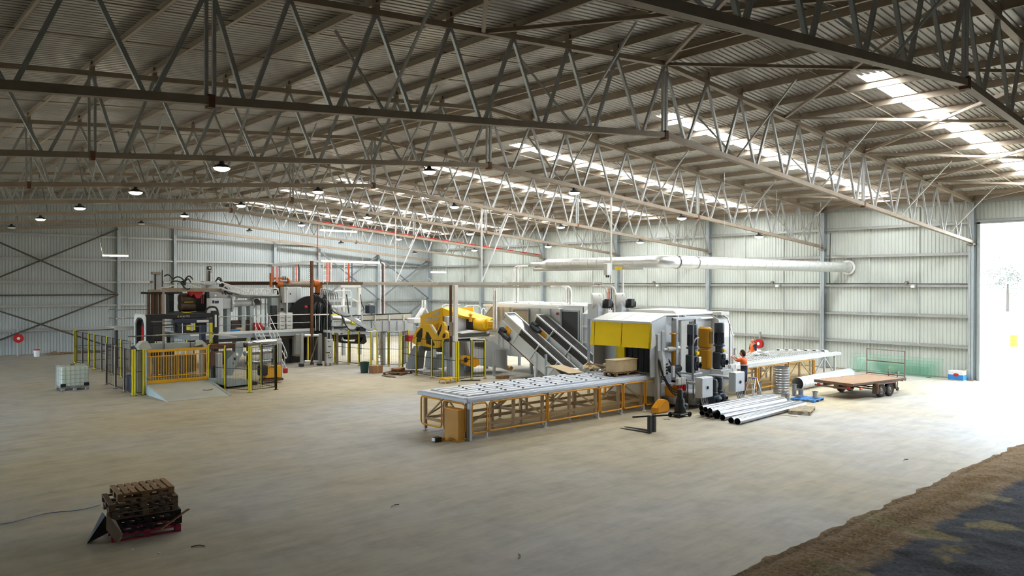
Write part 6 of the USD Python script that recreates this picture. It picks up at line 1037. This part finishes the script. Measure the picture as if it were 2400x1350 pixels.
# cabinets right of the barrel
cw = thing('switch_cabinet', 'large white-grey two-door cabinet beside the big black ring', 'cabinet', (-22.3, 32.0, PZ)); part(cw, 'body', 'box_grey', cbx(*pbx(665, 672, 706, 710, 31.6, .5), .015)); x0, x1, y0, y1, z0, z1 = pbx(665, 672, 706, 710, 31.6, .5); part(cw, 'door', 'box_grey', cbx(x0+.03, x0+.72*(x1-x0), y0-.02, y0, z0+.03, z1-.03, .006)); part(cw, 'door', 'box_grey', cbx(x0+.74*(x1-x0), x1-.03, y0-.02, y0, z0+.03, z1-.03, .006)); part(cw, 'lock', 'black', cbx(x0+.4, x0+.46, y0-.04, y0-.02, z1-.5, z1-.4, .006)); part(cw, 'lower_cabinet', 'beam_grey', cbx(*pbx(636, 697, 690, 735, 31.9, .6), .015)); part(cw, 'gauge_panel', 'mach_dark', cbx(*pbx(657, 703, 665, 710, 31.86, .03), .006)); part(cw, 'gauge_panel', 'mach_dark', cbx(*pbx(657, 722, 665, 728, 31.86, .03), .006)); part(cw, 'side_unit', 'mach_dark', cbx(*pbx(637, 716, 650, 735, 31.5, .3), .02)); part(cw, 'plinth', 'mach_dark', cbx(x0-.6, x1, 31.9, 32.5, PZ, gy(660,735,31.9)[2], .01))
tr_ = thing('white_trolley', 'white slatted trolley panels standing on the deck behind the railing', 'trolley', (-23.0, 31.3, PZ))
for k, (u0, u1) in enumerate(((656,668), (672,686))): x0, x1, y0, y1, z0, z1 = pbx(u0, 733, u1, 760, 31.2, .4); part(tr_, 'panel', 'white', cbx(x0, x1, y0, y1, PZ+.12, z1, .015)); part(tr_, 'panel_slots', 'leg_grey', *[cbx(x0+.05, x1-.05, y0-.01, y0, PZ+.3+.25*i, PZ+.36+.25*i, .003) for i in range(3)]); part(tr_, 'trolley_leg', 'galv', *[cbx(x-.02, x+.02, y0+.05, y0+.09, PZ, PZ+.14, .004) for x in (x0+.05, x1-.05)])
pp = single('white_pole', 'white', 'thin white pole with rounded top standing before the two-door cabinet', 'pole', (-23.1, 30.9, 0), tube(gy(672.5, 760, 30.95), gy(672.5, 676, 30.95), .045, 10), lathe([(0,-.1),(.1,-.05),(.1,.05),(0,.1)], gy(672.5, 675, 30.95), n=10))
# the big black ring and the hanging hoses
rg = thing('winding_ring', 'big black ring-shaped head of the machine, right end of the platform', 'machine', (-22.1, 31.2, 2.9))
c_ = gy(727, 742, 31.4); part(rg, 'ring', 'soft_black', lathe([(.75,-.3),(1.28,-.3),(1.32,-.2),(1.32,.5),(.75,.5),(.75,-.3)], c_, (-.35,-1,0), 40), smooth=35); part(rg, 'hub_plate', 'mach_dark', lathe([(0,-.1),(.76,-.1),(.76,.3),(0,.3)], c_, (-.35,-1,0), 32), smooth=35); part(rg, 'ribs', 'black', *[bar(c_+np.array([.3,-.25,0])*0+np.array([math.cos(a)*1.0*.94, -.3+math.cos(a)*-.33, math.sin(a)*1.0]), c_+np.array([math.cos(a)*1.28*.94, -.3-.33*math.cos(a), math.sin(a)*1.28]), .05) for a in np.linspace(.3, 2.9, 14)]); part(rg, 'red_knob', 'red', lathe([(0,0),(.09,.02),(.09,.1),(0,.12)], gy(716, 719, 30.7), (0,-1,0), 12)); part(rg, 'base', 'mach_dark', cbx(c_[0]-1.5, c_[0]+1.2, 31.3, 33.0, 0, 2.0, .03)); part(rg, 'base_panel', 'galv_dull', cbx(*pbx(695, 790, 710, 835, 30.4, .6), .02)); part(rg, 'dark_housing', 'mach_dark', cbx(c_[0]-1.0, c_[0]+1.0, 31.6, 33.4, 2.0, 4.0, .1))
hb = thing('hose_bundle', 'dense curtain of dark hoses hanging from the machine head right of the brown post', 'hoses', (-20.6, 30.5, 2.8))
for k in range(26):
    u = 738+34*k/25; a = gy(735+rng.random()*30, 688+rng.random()*14, 31.2+.4*rng.random()); b = gy(u, 764+12*rng.random(), 30.5+.8*rng.random()); m_ = gy(u+rng.normal()*4, 712+8*rng.random(), 30.4+.6*rng.random())
    P_ = [a, m_, (m_+b)/2+np.array([rng.normal()*.05, 0, 0]), b]; part(hb, 'hose', ['black','mach_dark','soft_black','motor_blue'][k % 4], path(fillet(P_, .5), .045, 6))
part(hb, 'drum', 'mach_dark', lathe([(0,-.9),(.5,-.9),(.55,.8),(.2,1.1),(0,1.1)], gy(757, 742, 31.6), (0,0,1), 20), smooth=40); part(hb, 'clamp_rail', 'white', tube(gy(735, 738, 30.3), gy(772, 737, 30.3), .04, 8)); part(hb, 'white_tubes', 'white', *[path(sag(gy(u,735,30.2), gy(u+1,775,30.3), 0), .03, 6) for u in (739, 748)]); part(hb, 'arched_hoses', 'cable_grey', *[path(fillet([gy(750+5*k,700,31.2), gy(751+5.5*k,677+1.2*k,31.4), gy(757+5.5*k,676+1.5*k,31.6), gy(760+5.4*k,702,31.6)], .3), .035, 6) for k in range(7)]); part(hb, 'base', 'mach_dark', cbx(gy(735,775,31)[0], gy(772,775,31)[0], 30.9, 32.4, 0, 2.05, .03))
bp_ = thing('brown_cable_riser', 'tall dark brown cable riser in front of the black ring', 'cable riser', (-22.2, 29.4, 2)); part(bp_, 'riser', 'rust_paint', cbx(*pbx(729, 612, 735, 768, 29.4, .12), .01)); part(bp_, 'rungs', 'trailer_rust', *[cbx(*pbx(725, 622+4.6*k, 731, 623.5+4.6*k, 29.38, .03), .003) for k in range(12)]); part(bp_, 'foot', 'rust_paint', cbx(*pbx(728, 768, 736, 858, 29.4, .1), .01))
# ---- roll stand under the platform, wall boxes
rs2 = thing('roller_frame', 'upright grey frame with chrome rollers under the platform, left of the white boxes', 'roller frame', (-22.5, 28.9, 0))
for u0, u1 in ((706,712), (748,755)): part(rs2, 'upright', 'galv', cbx(*pbx(u0, 782, u1, 860, 28.7, .2), .02)); part(rs2, 'foot', 'mach_dark', cbx(*pbx(u0-1, 852, u1+1, 860, 28.65, .3), .02))
for v in (786, 847): part(rs2, 'roller', 'foil_zinc', tube(gy(713, v, 28.8), gy(727, v, 28.8), .08, 14), smooth=40); part(rs2, 'roller', 'foil_zinc', tube(gy(734, v, 28.8), gy(747, v, 28.8), .08, 14), smooth=40)
part(rs2, 'yellow_tube', 'post_yellow', tube(gy(722, 788, 29.0), gy(722, 845, 29.0), .05, 8)); part(rs2, 'inner_frame', 'mach_dark', cbx(*pbx(732, 790, 734, 850, 29.2, .1), .01)); part(rs2, 'strut', 'galv_dull', bar(gy(745, 790, 29.2), gy(728, 845, 29.2), .06)); part(rs2, 'grey_panel', 'galv', cbx(*pbx(694, 783, 703, 830, 30.2, .3), .02))
for i, (v0, v1) in enumerate(((795, 825), (828, 851))):
    x0, x1, y0, y1, z0, z1 = pbx(766, v0, 781, v1, 28.0, .25)
    c = thing('switch_box', ['upper white switch box on the stand beside the chrome rollers', 'lower white switch box on the stand beside the chrome rollers'][i], 'box', ((x0+x1)/2, 28, z0)); part(c, 'body', 'box_grey', cbx(x0, x1, y0, y1, z0, z1, .012)); part(c, 'knobs', 'black', *[cbx(x0+.08+.06*k, x0+.11+.06*k, y0-.02, y0, z0+.3, z0+.36, .004) for k in range(4)], cbx(x0+.1, x0+.15, y0-.02, y0, z1-.16, z1-.1, .004))
bs = thing('box_stand', 'thin grey stand carrying the two white switch boxes', 'stand', (-21.6, 28.2, 0)); part(bs, 'post', 'galv_dull', cbx(*pbx(762, 790, 766, 858, 28.15, .1), .01)); part(bs, 'post', 'galv_dull', cbx(*pbx(774, 850, 776, 858, 28.15, .1), .01)); part(bs, 'wire_pole', 'galv', tube(gy(767, 795, 28.2), gy(767, 660, 28.2), .025, 6))
# ---- inclined arm and conveyor trough between the head and the yellow machine
ar = thing('transfer_arm', 'long grey inclined transfer arm with cables pointing right from the hose bundle', 'arm', (-20, 28.4, 2.4)); ya = 28.4
part(ar, 'boom', 'machine_grey', bar(gy(790, 727, ya), gy(873, 776, ya), .16, .22)); part(ar, 'lower_beam', 'machine_grey', bar(gy(760, 776, ya), gy(880, 781, ya), .25, .16)); part(ar, 'lower_beam', 'galv', bar(gy(776, 769, ya+.5), gy(866, 777, ya+.5), .2, .12)); part(ar, 'tool_head', 'mach_dark', cbx(*pbx(843, 766, 858, 778, ya, .5), .04)); part(ar, 'tip_bracket', 'machine_grey', cbx(*pbx(862, 776, 890, 784, ya-.1, .5), .02)); part(ar, 'hand_tag', 'post_yellow', cbx(*pbx(878, 768, 884, 772, ya-.1, .1), .01)); part(ar, 'cable', 'black', path(sag(gy(772,722,ya-.1), gy(822,740,ya-.1), .2), .035, 6)); part(ar, 'cable', 'black', path(sag(gy(800,738,ya-.1), gy(836,768,ya-.1), .5), .035, 6)); part(ar, 'cable', 'black', path(sag(gy(772,724,ya-.1), gy(776,775,ya-.1), .0), .05, 6)); part(ar, 'support', 'galv_dull', bar(gy(790,778,ya+.3), gy(790,778,ya+.3)*[1,1,0], .12)); part(ar, 'support', 'galv_dull', bar(gy(895,782,ya+.3), gy(895,782,ya+.3)*[1,1,0], .14)); part(ar, 'dark_deck', 'mach_dark', cbx(*pbx(785, 765, 815, 769, ya+.3, .5), .01)); part(ar, 'yellow_tube', 'post_yellow', tube(gy(775, 740, ya+1.2), gy(800, 739, ya+1.2), .08, 10)); part(ar, 'film_roll', 'foil_zinc', tube(gy(777, 745, ya+1.0), gy(800, 745, ya+1.0), .16, 14), smooth=40); part(ar, 'film_roll', 'foil_zinc', tube(gy(805, 752, ya+1.0), gy(842, 754, ya+1.0), .2, 14), smooth=40); part(ar, 'film_roll', 'post_yellow', tube(gy(823, 757, ya+.6), gy(832, 758, ya+.6), .12, 10))
sl = thing('belt_loop', 'black curved belt loop around an orange tray hanging below the transfer arm', 'belt', (-20.2, 29.0, 1.2)); part(sl, 'belt', 'mach_dark', ply([(785,785),(848,782),(852,800),(845,806),(795,803),(788,800)], 29.2, .8, [[(795,788),(792,796),(800,799),(838,801),(843,790)]])); part(sl, 'tray', 'rust_paint', ply([(806,786),(840,784),(838,794),(812,796)], 29.2, .6)); part(sl, 'hanger', 'galv_dull', bar(gy(800,783,29.2), gy(800,772,29.2), .08)); part(sl, 'leg', 'galv_dull', bar(gy(820,804,29.4), gy(820,804,29.4)*[1,1,0], .1))
tg = thing('conveyor_trough', 'long grey trough conveyor with black belt running towards the yellow machine', 'conveyor', (-19.3, 26.2, 2.6)); yt = 26.2
part(tg, 'side_plate', 'machine_grey', ply([(872,752),(968,750),(968,775),(884,777)], yt, .06)); part(tg, 'side_plate', 'machine_grey', ply([(872,752),(968,750),(968,775),(884,777)], yt+1.0, .06)); part(tg, 'glass_side', 'clear_window', ply([(845,741),(963,735),(963,747),(850,750)], yt, .02)); part(tg, 'top_edge', 'black', bar(gy(826,740,yt), gy(966,733.5,yt), .06)); part(tg, 'belt', 'black', bar(gy(850,750,yt+.4), gy(968,746,yt+.4), .8, .05)); part(tg, 'end_hoop', 'galv', path(fillet([gy(964,752,yt), gy(966,736,yt), gy(960,733,yt)], .1), .03, 6))
for u in (848, 879, 912, 946): part(tg, 'post', 'machine_white', bar(gy(u, 738, yt-.06), gy(u, 752, yt-.06), .08))
for u in (898, 914, 932, 949): part(tg, 'rib', 'machine_grey', bar(gy(u, 752, yt-.06), gy(u, 776, yt-.06), .08))
for u in (898, 948): part(tg, 'leg', 'leg_grey', bar(gy(u, 776, yt+.2), gy(u, 776, yt+.2)*[1,1,0], .2)); part(tg, 'leg', 'leg_grey', bar(gy(u, 776, yt+.9), gy(u, 776, yt+.9)*[1,1,0], .12))
part(tg, 'product_strip', 'rust_paint', cbx(*pbx(928, 740, 945, 748, yt+.3, .3), .04)); part(tg, 'product_strip', 'amber', cbx(*pbx(943, 739, 960, 745, yt+.3, .3), .04)); part(tg, 'small_motor', 'motor_blue', cbx(*pbx(865, 715, 880, 735, yt+3, .5), .03)); part(tg, 'motor_bracket', 'galv', cbx(*pbx(868, 712, 876, 716, yt+3, .3), .02)); part(tg, 'motor_stand', 'leg_grey', bar(gy(872,735,yt+3.2), gy(872,735,yt+3.2)*[1,1,0], .12)); part(tg, 'ladder_leg', 'galv_dull', *[bar(gy(u, 800, yt-.2), gy(u, 852, yt-.2), .04) for u in (885, 897)], *[bar(gy(885, v, yt-.2), gy(897, v, yt-.2), .03) for v in (808, 818, 828, 838, 848)]); part(tg, 'red_box', 'red', cbx(*pbx(957, 785, 972, 800, yt-.5, .4), .03)); part(tg, 'red_box_stand', 'galv_dull', bar(gy(964,800,yt-.3), gy(964,800,yt-.3)*[1,1,0], .08))
pt = thing('portal_frame', 'white steel portal with small railed deck behind the hose bundle', 'portal frame', (-18.8, 33.6, 0)); yp = 33.6
part(pt, 'post', 'white', cbx(*pbx(803, 672, 808, 735, yp, .25), .01)); part(pt, 'post', 'white', cbx(*pbx(840, 672, 846, 738, yp, .25), .01)); part(pt, 'head', 'white', cbx(*pbx(800, 669, 846, 674, yp, .25), .01)); part(pt, 'lower_post', 'leg_grey', bar(gy(805,735,yp), gy(805,735,yp)*[1,1,0], .2)); part(pt, 'lower_post', 'leg_grey', bar(gy(843,738,yp), gy(843,738,yp)*[1,1,0], .2)); part(pt, 'deck', 'white', cbx(*pbx(772, 717, 823, 720.5, yp-1.0, 1.2), .01)); part(pt, 'handrail', 'white', path(fillet([gy(783,719,yp-1), gy(783,697,yp-1), gy(784,681,yp-1), gy(823,680,yp-1), gy(823,719,yp-1)], .2), .03, 8)); part(pt, 'midrail', 'white', tube(gy(783,697,yp-1), gy(823,697,yp-1), .025, 6)); part(pt, 'stanchion', 'white', tube(gy(791,681,yp-1), gy(791,719,yp-1), .025, 6)); part(pt, 'cable', 'black', path(sag(gy(812,690,yp-1.1), gy(818,735,yp-1.1), .0), .04, 6)); part(pt, 'cable', 'black', path(fillet([gy(845,690,yp-.2), gy(847,712,yp-.2), gy(853,722,yp-.2), gy(853,735,yp-.2)], .5), .03, 6)); part(pt, 'brace', 'white', bar(gy(825,700,yp), gy(840,708,yp), .08)); part(pt, 'deck_post', 'leg_grey', bar(gy(778,720,yp-.5), gy(778,720,yp-.5)*[1,1,0], .12))
# ---- overhead tray frame with orange cables and pipes
fr = thing('overhead_cable_frame', 'high galvanised cable tray frame with tray drops, orange and grey cables', 'cable tray', (-21, 32, 6.3)); YL = 32.0
top = lambda u: gy(u, 622-10*min(1, max(0, (u-632)/115)) if u < 747 else 612+4*(u-747)/140, YL)
part(fr, 'tray_run', 'galv', *[bar(top(a)+[0,o,0], top(b)+[0,o,0], .05, .16) for a, b in ((632,747),) for o in (-.3,.3)], *[bar(top(632+11.5*k)+[0,-.3,0], top(632+11.5*k)+[0,.3,0], .04) for k in range(11)]); part(fr, 'tray_run', 'tray_white', *[bar(top(747)+[0,o,0], top(885)+[0,o,0], .05, .16) for o in (-.3,.3)], *[bar(top(747+13*k)+[0,-.3,0], top(747+13*k)+[0,.3,0], .04) for k in range(11)]); part(fr, 'tray_floor', 'tray_white', bar(top(747)+[0,0,-.06], top(885)+[0,0,-.06], .6, .02)); part(fr, 'tray_floor', 'galv', bar(top(632)+[0,0,-.06], top(747)+[0,0,-.06], .6, .02))
def tray_drop(u0, u1, vb, cols, m_='tray_white', vt=None):
    a = top((u0+u1)/2) if vt is None else gy((u0+u1)/2, vt, YL)
    x0, x1 = gy(u0, 650, YL)[0], gy(u1, 650, YL)[0]; zb_ = gy(u0, vb, YL)[2]; zt_ = a[2]
    lad = part(fr, 'tray_drop', m_, *[path(fillet([(x, YL-.3, zb_), (x, YL-.3, zt_-.05), (x, YL+.1, zt_+.03)], .25), .035, 6) for x in (x0, x1)], *[bar((x0, YL-.3, z), (x1, YL-.3, z), .03) for z in np.arange(zb_+.15, zt_-.15, .32)])
    for f, c in cols: part(lad, 'cables', c, bar((x0+(x1-x0)*f, YL-.33, zb_), (x0+(x1-x0)*f, YL-.33, zt_-.1), .055, .03, (0,1,0)))
mat('cable_pink', (.92,.62,.56), .6)
tray_drop(632, 650, 662, ((.12,'orange_cable'),(.6,'cable_pink'),(.75,'cable_pink'),(.95,'red')), 'galv'); tray_drop(681, 697, 660, ((.15,'cable_grey'),(.5,'orange_cable'),(.85,'mesh_black')), 'galv'); tray_drop(752, 771, 663, ((.45,'orange_cable'),(.6,'cable_pink'),(.75,'orange_cable'))); tray_drop(802, 820, 663, ((.5,'orange_cable'),(.55,'orange_cable'),(.95,'film_blue')))
tray_drop(886, 896, 737, ((.4,'mesh_black'),(.7,'red')), 'white'); part(fr, 'support_rod', 'galv', *[tube(top(u), np.array([top(u)[0], top(u)[1], zbot(top(u)[0])]), .02, 6) for u in (655, 760, 850)])
part(fr, 'floor_post', 'galv_dull', bar(gy(891,737,YL), gy(891,737,YL)*[1,1,0], .14))
mat('pipe_orange', (.80,.42,.12), .4, 0, .08, 4)
op = thing('orange_pipework', 'orange painted pipes with elbows and a thick horizontal main above the cabinets', 'pipe', (-22, 32.4, 5)); Yo = 32.5
part(op, 'main_pipe', 'brown_motor', tube(gy(522,664,Yo+1.5), gy(650,664,Yo), .11, 14), smooth=40, label='brown pipe length'); part(op, 'main_pipe', 'galv_dull', tube(gy(650,665,Yo), gy(732,665,Yo), .22, 16), smooth=40); part(op, 'sleeve', 'pipe_orange', tube(gy(648,665,Yo), gy(660,665,Yo), .24, 16), smooth=40); part(op, 'elbow', 'pipe_orange', path(fillet([gy(733,664,Yo), gy(747,664,Yo), gy(747,688,Yo)], .8, 8), .24, 16), smooth=40); part(op, 'riser', 'pipe_orange', path(fillet([gy(635,672,Yo-.3), gy(635,652,Yo-.3), gy(675,652,Yo-.3), gy(678,663,Yo-.3)], .15), .08, 12), smooth=40); part(op, 'riser', 'pipe_orange', tube(gy(635,640,Yo-.3), gy(635,655,Yo-.3), .09, 10)); part(op, 'coupling', 'galv', *[tube(gy(u,652,Yo-.3), gy(u+2,652,Yo-.3), .13, 12) for u in (663, 668)]); part(op, 'down_leg', 'brown_motor', tube(gy(655,668,Yo), gy(655,690,Yo), .16, 12)); part(op, 'flange', 'brown_motor', cbx(*pbx(650, 676, 661, 680, Yo, .5), .02)); part(op, 'end_flange', 'mach_dark', tube(gy(747,688,Yo), gy(745,700,Yo), .32, 16)); part(op, 'hanger', 'galv', *[tube(gy(u,650,Yo), gy(u,612,Yo), .015, 5) for u in (658, 700)])
# ================================================================ lamps
emis('lamp_glow', (1.0,.95,.80), 12.0); emis('lamp_glow_dim', (1.0,.93,.66), 6.0); emis('tube_glow', (1.0,.97,.88), 9.0)
mat('lamp_case', (.16,.16,.17), .5)
WX = ['farthest left column', 'second lamp column from the left', 'middle lamp column', 'second lamp column from the right', 'lamp column nearest the right wall']; WK = {1: 'nearest row', 2: 'second row', 3: 'third row', 4: 'fourth row', 5: 'last row, unlit'}
for k in range(1, 6):
    for i, x in enumerate((-36.1, -28.9, -21.65, -14.3, -7.42)):
        z = zbot(x)-.30; y = k*D-.05
        t = thing('high_bay_lamp', f'round high bay lamp, {WK[k]}, {WX[i]}', 'lamp', (x, y, z), group=None)
        part(t, 'housing', 'lamp_case', lathe([(0,.22),(.06,.22),(.08,.14),(.18,.1),(.235,.05),(.235,.03),(.2,.03)], (x,y,z), n=20), smooth=40); part(t, 'hook', 'lamp_case', tube((x,y,z+.2), (x,y,zbot(x)-.07), .012, 5))
        part(t, 'lens', 'white' if k == 5 else ('lamp_glow_dim' if x > -16 and k > 0 else 'lamp_glow'), lathe([(0,-.07),(.1,-.06),(.18,-.03),(.225,.02),(.2,.04),(0,.04)], (x,y,z), n=20))
for p, q, lb, k in (((-33.6,30.2,6.4), (-32.4,30.1,6.4), 'hanging linear lamp over the left fence, before the dark wall', 30), ((-20.3,4*D,8.42), (-17.6,4*D,8.42), 'long linear lamp under the truss with the red pipe', None), ((-11.5,4*D-.1,5.78), (-10.2,4*D-.1,5.78), 'linear lamp hung low on wires near the far corner', None)):
    t = thing('linear_lamp', lb, 'lamp', tuple((np.array(p)+q)/2)); part(t, 'tube', 'tube_glow', bar(p, q, .09, .08)); part(t, 'casing', 'white', bar(np.array(p)+[0,0,.06], np.array(q)+[0,0,.06], .12, .04))
    for e in (p, q): part(t, 'hanger_wire', 'steel', tube(np.array(e)+[0,0,.08], np.array([e[0]+.4*(e is q)-.2*(e is p)*0, 4*D if k is None else 4*D, zbot(e[0])-.05]), .012, 5))
for k, (u, v) in enumerate(((90, 533), (330, 525), (580, 541))): pass
# ================================================================ things on the open floor
gb_ = thing('bin', 'dark green round plastic bin on the floor before the fence', 'bin', (-21.98, 23.6, 0)); mat('bin_green', (.10,.26,.24), .5)
part(gb_, 'body', 'bin_green', lathe([(0,0),(.21,0),(.26,.58),(.235,.58),(.19,.03),(0,.03)], (-21.98,23.6,0), n=22), smooth=40); part(gb_, 'rim', 'bin_green', lathe([(.255,.55),(.28,.56),(.28,.6),(.25,.6)], (-21.98,23.6,0), n=22))
cbx_ = thing('cardboard_box', 'brown cardboard box on the floor beside the green bin', 'box', (-21.5, 23.2, 0)); mat('cardboard', (.66,.48,.34), .8, 0, .08, 4)
part(cbx_, 'carton', 'cardboard', cbx(-21.85, -21.2, 22.95, 23.35, 0, .42, .01)); part(cbx_, 'tape', 'plywood', cbx(-21.55, -21.5, 22.94, 23.36, .02, .425, .002))
pl2 = thing('pallet', 'dark timber pallet under flattened cardboard scrap, right of the brown box', 'pallet', (-20.9, 21.9, 0), .5); pallet(pl2, 1.35, 1.1)
rng = np.random.default_rng(8)
single('cardboard_scrap', 'cardboard', 'heap of flattened reddish cardboard on the dark pallet', 'cardboard', (-20.9, 21.9, .15), *[hull(np.array([-20.9,21.9,.17+.03*k])+np.array([[math.cos(a)*r*.55, math.sin(a)*r*.4, .02*math.sin(3*a+k)+.012*s] for a, r in zip(np.linspace(0, 6, 9), .6+.4*rng.random(9)) for s in (0, 1)])) for k in range(6)])
single('offcut_pipe', 'galv_dull', 'short grey pipe offcut on the floor in front of the cardboard pallet', 'pipe', (-21.9, 20.9, 0), tube((-22.1,21.6,.04), (-22.0,20.5,.04), .04, 10))
ys = thing('step_stool', 'small yellow step stool beside the corner post of the feed table fence', 'stool', (-21.1, 17.0, 0)); q = gz(1050, 897); part(ys, 'top', 'yellow_warm', cbx(q[0]-.4, q[0]+.4, q[1]-.3, q[1]+.3, .22, .26, .01))
for sx in (-1, 1):
    for sy in (-1, 1): part(ys, 'leg', 'yellow_warm', bar((q[0]+sx*.3,q[1]+sy*.22,.22), (q[0]+sx*.36,q[1]+sy*.26,0), .05))
single('timber_block', 'pallet_wood', 'brown timber block on the floor by the back of the feed table', 'timber', (-17.9, 16.6, 0), bx(-18.3, -17.6, 16.4, 16.7, 0, .16)); single('steel_offcut', 'dark_steel', 'flat dark steel offcut on the floor behind the step stool', 'steel', (-19.9, 17.0, 0), hull([(-20.3,17.1,0),(-19.4,16.6,0),(-20.2,17.25,0),(-19.3,16.75,0),(-20.3,17.1,.05),(-19.4,16.6,.05),(-20.2,17.25,.05),(-19.3,16.75,.05)])); single('green_sheet', 'bin_green', 'thin green sheet lying on the floor behind the feed table', 'sheet', (-16.6, 15.9, 0), hull([(-17.2,15.7,0),(-16.2,15.5,0),(-17.0,16.3,0),(-16.0,16.1,0),(-16.6,15.9,.012)]))
# ---- stack of pallets in the foreground
mat('pallet_new', (.62,.48,.33), .8, 0, .28, 7, per=.12); mat('pallet_old', (.44,.36,.29), .85, 0, .3, 7, per=.15); mat('pallet_dark', (.17,.15,.15), .85, 0, .3, 7, per=.2); mat('pallet_red', (.62,.20,.30), .75, 0, .25, 5)
SX, SY = -39.75, 2.72; RZ = -.12
def spallet(lb, z, dx, dy, rz, wood, L=1.2, W=1.0, n=7, red=False):
    t = thing('pallet', lb, 'pallet', (SX+dx, SY+dy, z), RZ+rz)
    pallet(t, L, W, wood, n)
    return t
spallet('lowest pallet of the foreground stack, painted red', 0, .0, .0, 0, 'pallet_red', 1.25, 1.05); spallet('black pallet second from the bottom of the foreground stack', .145, .05, .02, .02, 'pallet_dark'); spallet('black pallet third from the bottom of the foreground stack', .29, .04, .02, -.01, 'pallet_dark')
spallet('brown pallet in the middle of the foreground stack', .435, -.05, -.04, .03, 'pallet_old', 1.2, 1.0); spallet('weathered brown pallet second from the top of the foreground stack', .58, -.05, .0, .0, 'pallet_old', 1.25, 1.0); spallet('topmost pallet of the foreground stack, pale new boards', .725, .02, .1, .03, 'pallet_new', 1.05, .85, 8)
single('loose_slat', 'pallet_new', 'pale loose slat leaning in the side of the black pallets', 'slat', (-39.2, 2.15, .25), bar((-39.62,2.02,.16), (-39.02,2.18,.40), .06, .018)); single('plastic_film', 'soft_black', 'torn black plastic film hanging from the left side of the pallet stack', 'film', (-40.5, 2.6, 0), hull([(-40.50,2.45,.50),(-40.48,2.75,.50),(-40.74,2.75,.0),(-40.80,2.55,.0),(-40.44,2.35,.2)])); single('grey_offcut', 'galv_dull', 'grey metal offcut propped on the left side of the pallet stack', 'offcut', (-40.4, 2.3, .3), hull([(-40.52,2.3,.58),(-40.42,2.34,.58),(-40.35,2.02,.10),(-40.42,2.0,.06),(-40.30,2.05,.2),(-40.55,2.22,.3)]))
# blue rope trailing to the left
mat('rope_blue', (.35,.52,.80), .7)
single('rope', 'rope_blue', 'thin blue rope trailing across the floor left of the pallet stack', 'rope', (-42, 4.6, 0), path([gz(235+(-10-235)*f, 1183+(1228-1183)*f+3*math.sin(9*f), .012) for f in np.linspace(0, 1, 14)], .008, 5))
rng = np.random.default_rng(77)
LIT = [(380,1048,'white paper scrap on the floor left of centre'), (935,1183,'small dark twig on the mid floor in front of the table'), (480,1281,'dark splinter on the floor right of the pallet stack'), (1215,1310,'dark twig near the bottom edge, centre'), (2128,1077,'bent dark wire on the floor near the earth bank'), (310,1288,'tiny white scrap at the foot of the pallet stack'), (372,1296,'tiny white chip on the floor below the pallet stack'), (1570,985,'small dark stick near the forks'), (400,912,'brown twig near the ramp')]
for u, v, lb in LIT:
    q = gz(u, v); wh = 'white' in lb; a = rng.random()*PI
    if wh: single('paper_scrap', 'white', lb, 'litter', tuple(q), hull(q+np.array([[.03*math.cos(t)*rng.random()+.01*math.cos(t), .03*math.sin(t), h] for t in np.linspace(0, 6, 7) for h in (.001, .01)])))
    else: single('twig', 'dark_steel', lb, 'litter', tuple(q), path([q+[0,0,.01], q+[.12*math.cos(a), .12*math.sin(a), .02], q+[.25*math.cos(a+.3), .25*math.sin(a+.3), .008]], .009, 5))
# ---- beyond the doorway: a pale tree and a yellow drum far off in the glare
mat('leaf_pale', (.30,.32,.27), .8, 0, .2, .6); mat('bark', (.30,.27,.24), .9)
tx = CAM+ray(2362, 665)*150; tree = thing('tree', 'pale distant tree seen through the doorway glare', 'tree', (tx[0], tx[1], -.3))
rng = np.random.default_rng(4); part(tree, 'trunk', 'bark', tube((tx[0],tx[1],-.3), (tx[0],tx[1],5), .3, 8, .18))
lv = []
for k in range(260):
    c = np.array([tx[0],tx[1],6.2])+rng.standard_normal(3)*[2.2,2.2,1.3]
    for _ in range(10):
        o = c+rng.standard_normal(3)*.35; d1 = rng.standard_normal(3); d1 /= np.linalg.norm(d1); d2 = np.cross(d1, rng.standard_normal(3)); d2 /= np.linalg.norm(d2)
        lv.append((np.array([o, o+d1*.16+d2*.07, o+d1*.34, o+d1*.16-d2*.07]), np.array([[0,1,2],[0,2,3]])))
part(tree, 'foliage', 'leaf_pale', *lv, kind='stuff')
q = gz(2376, 812, -.02); dr = thing('drum', 'yellow drum standing outside in the glare of the doorway', 'drum', (q[0], q[1], 0)); part(dr, 'barrel', 'yellow_warm', lathe([(0,-.02),(.3,-.02),(.3,.28),(.315,.3),(.3,.32),(.3,.58),(.315,.6),(.3,.62),(.3,.88),(0,.88)], (q[0],q[1],0), n=20)); part(dr, 'lid', 'yellow_warm', lathe([(.31,.86),(.31,.9),(0,.9)], (q[0],q[1],0), n=20))
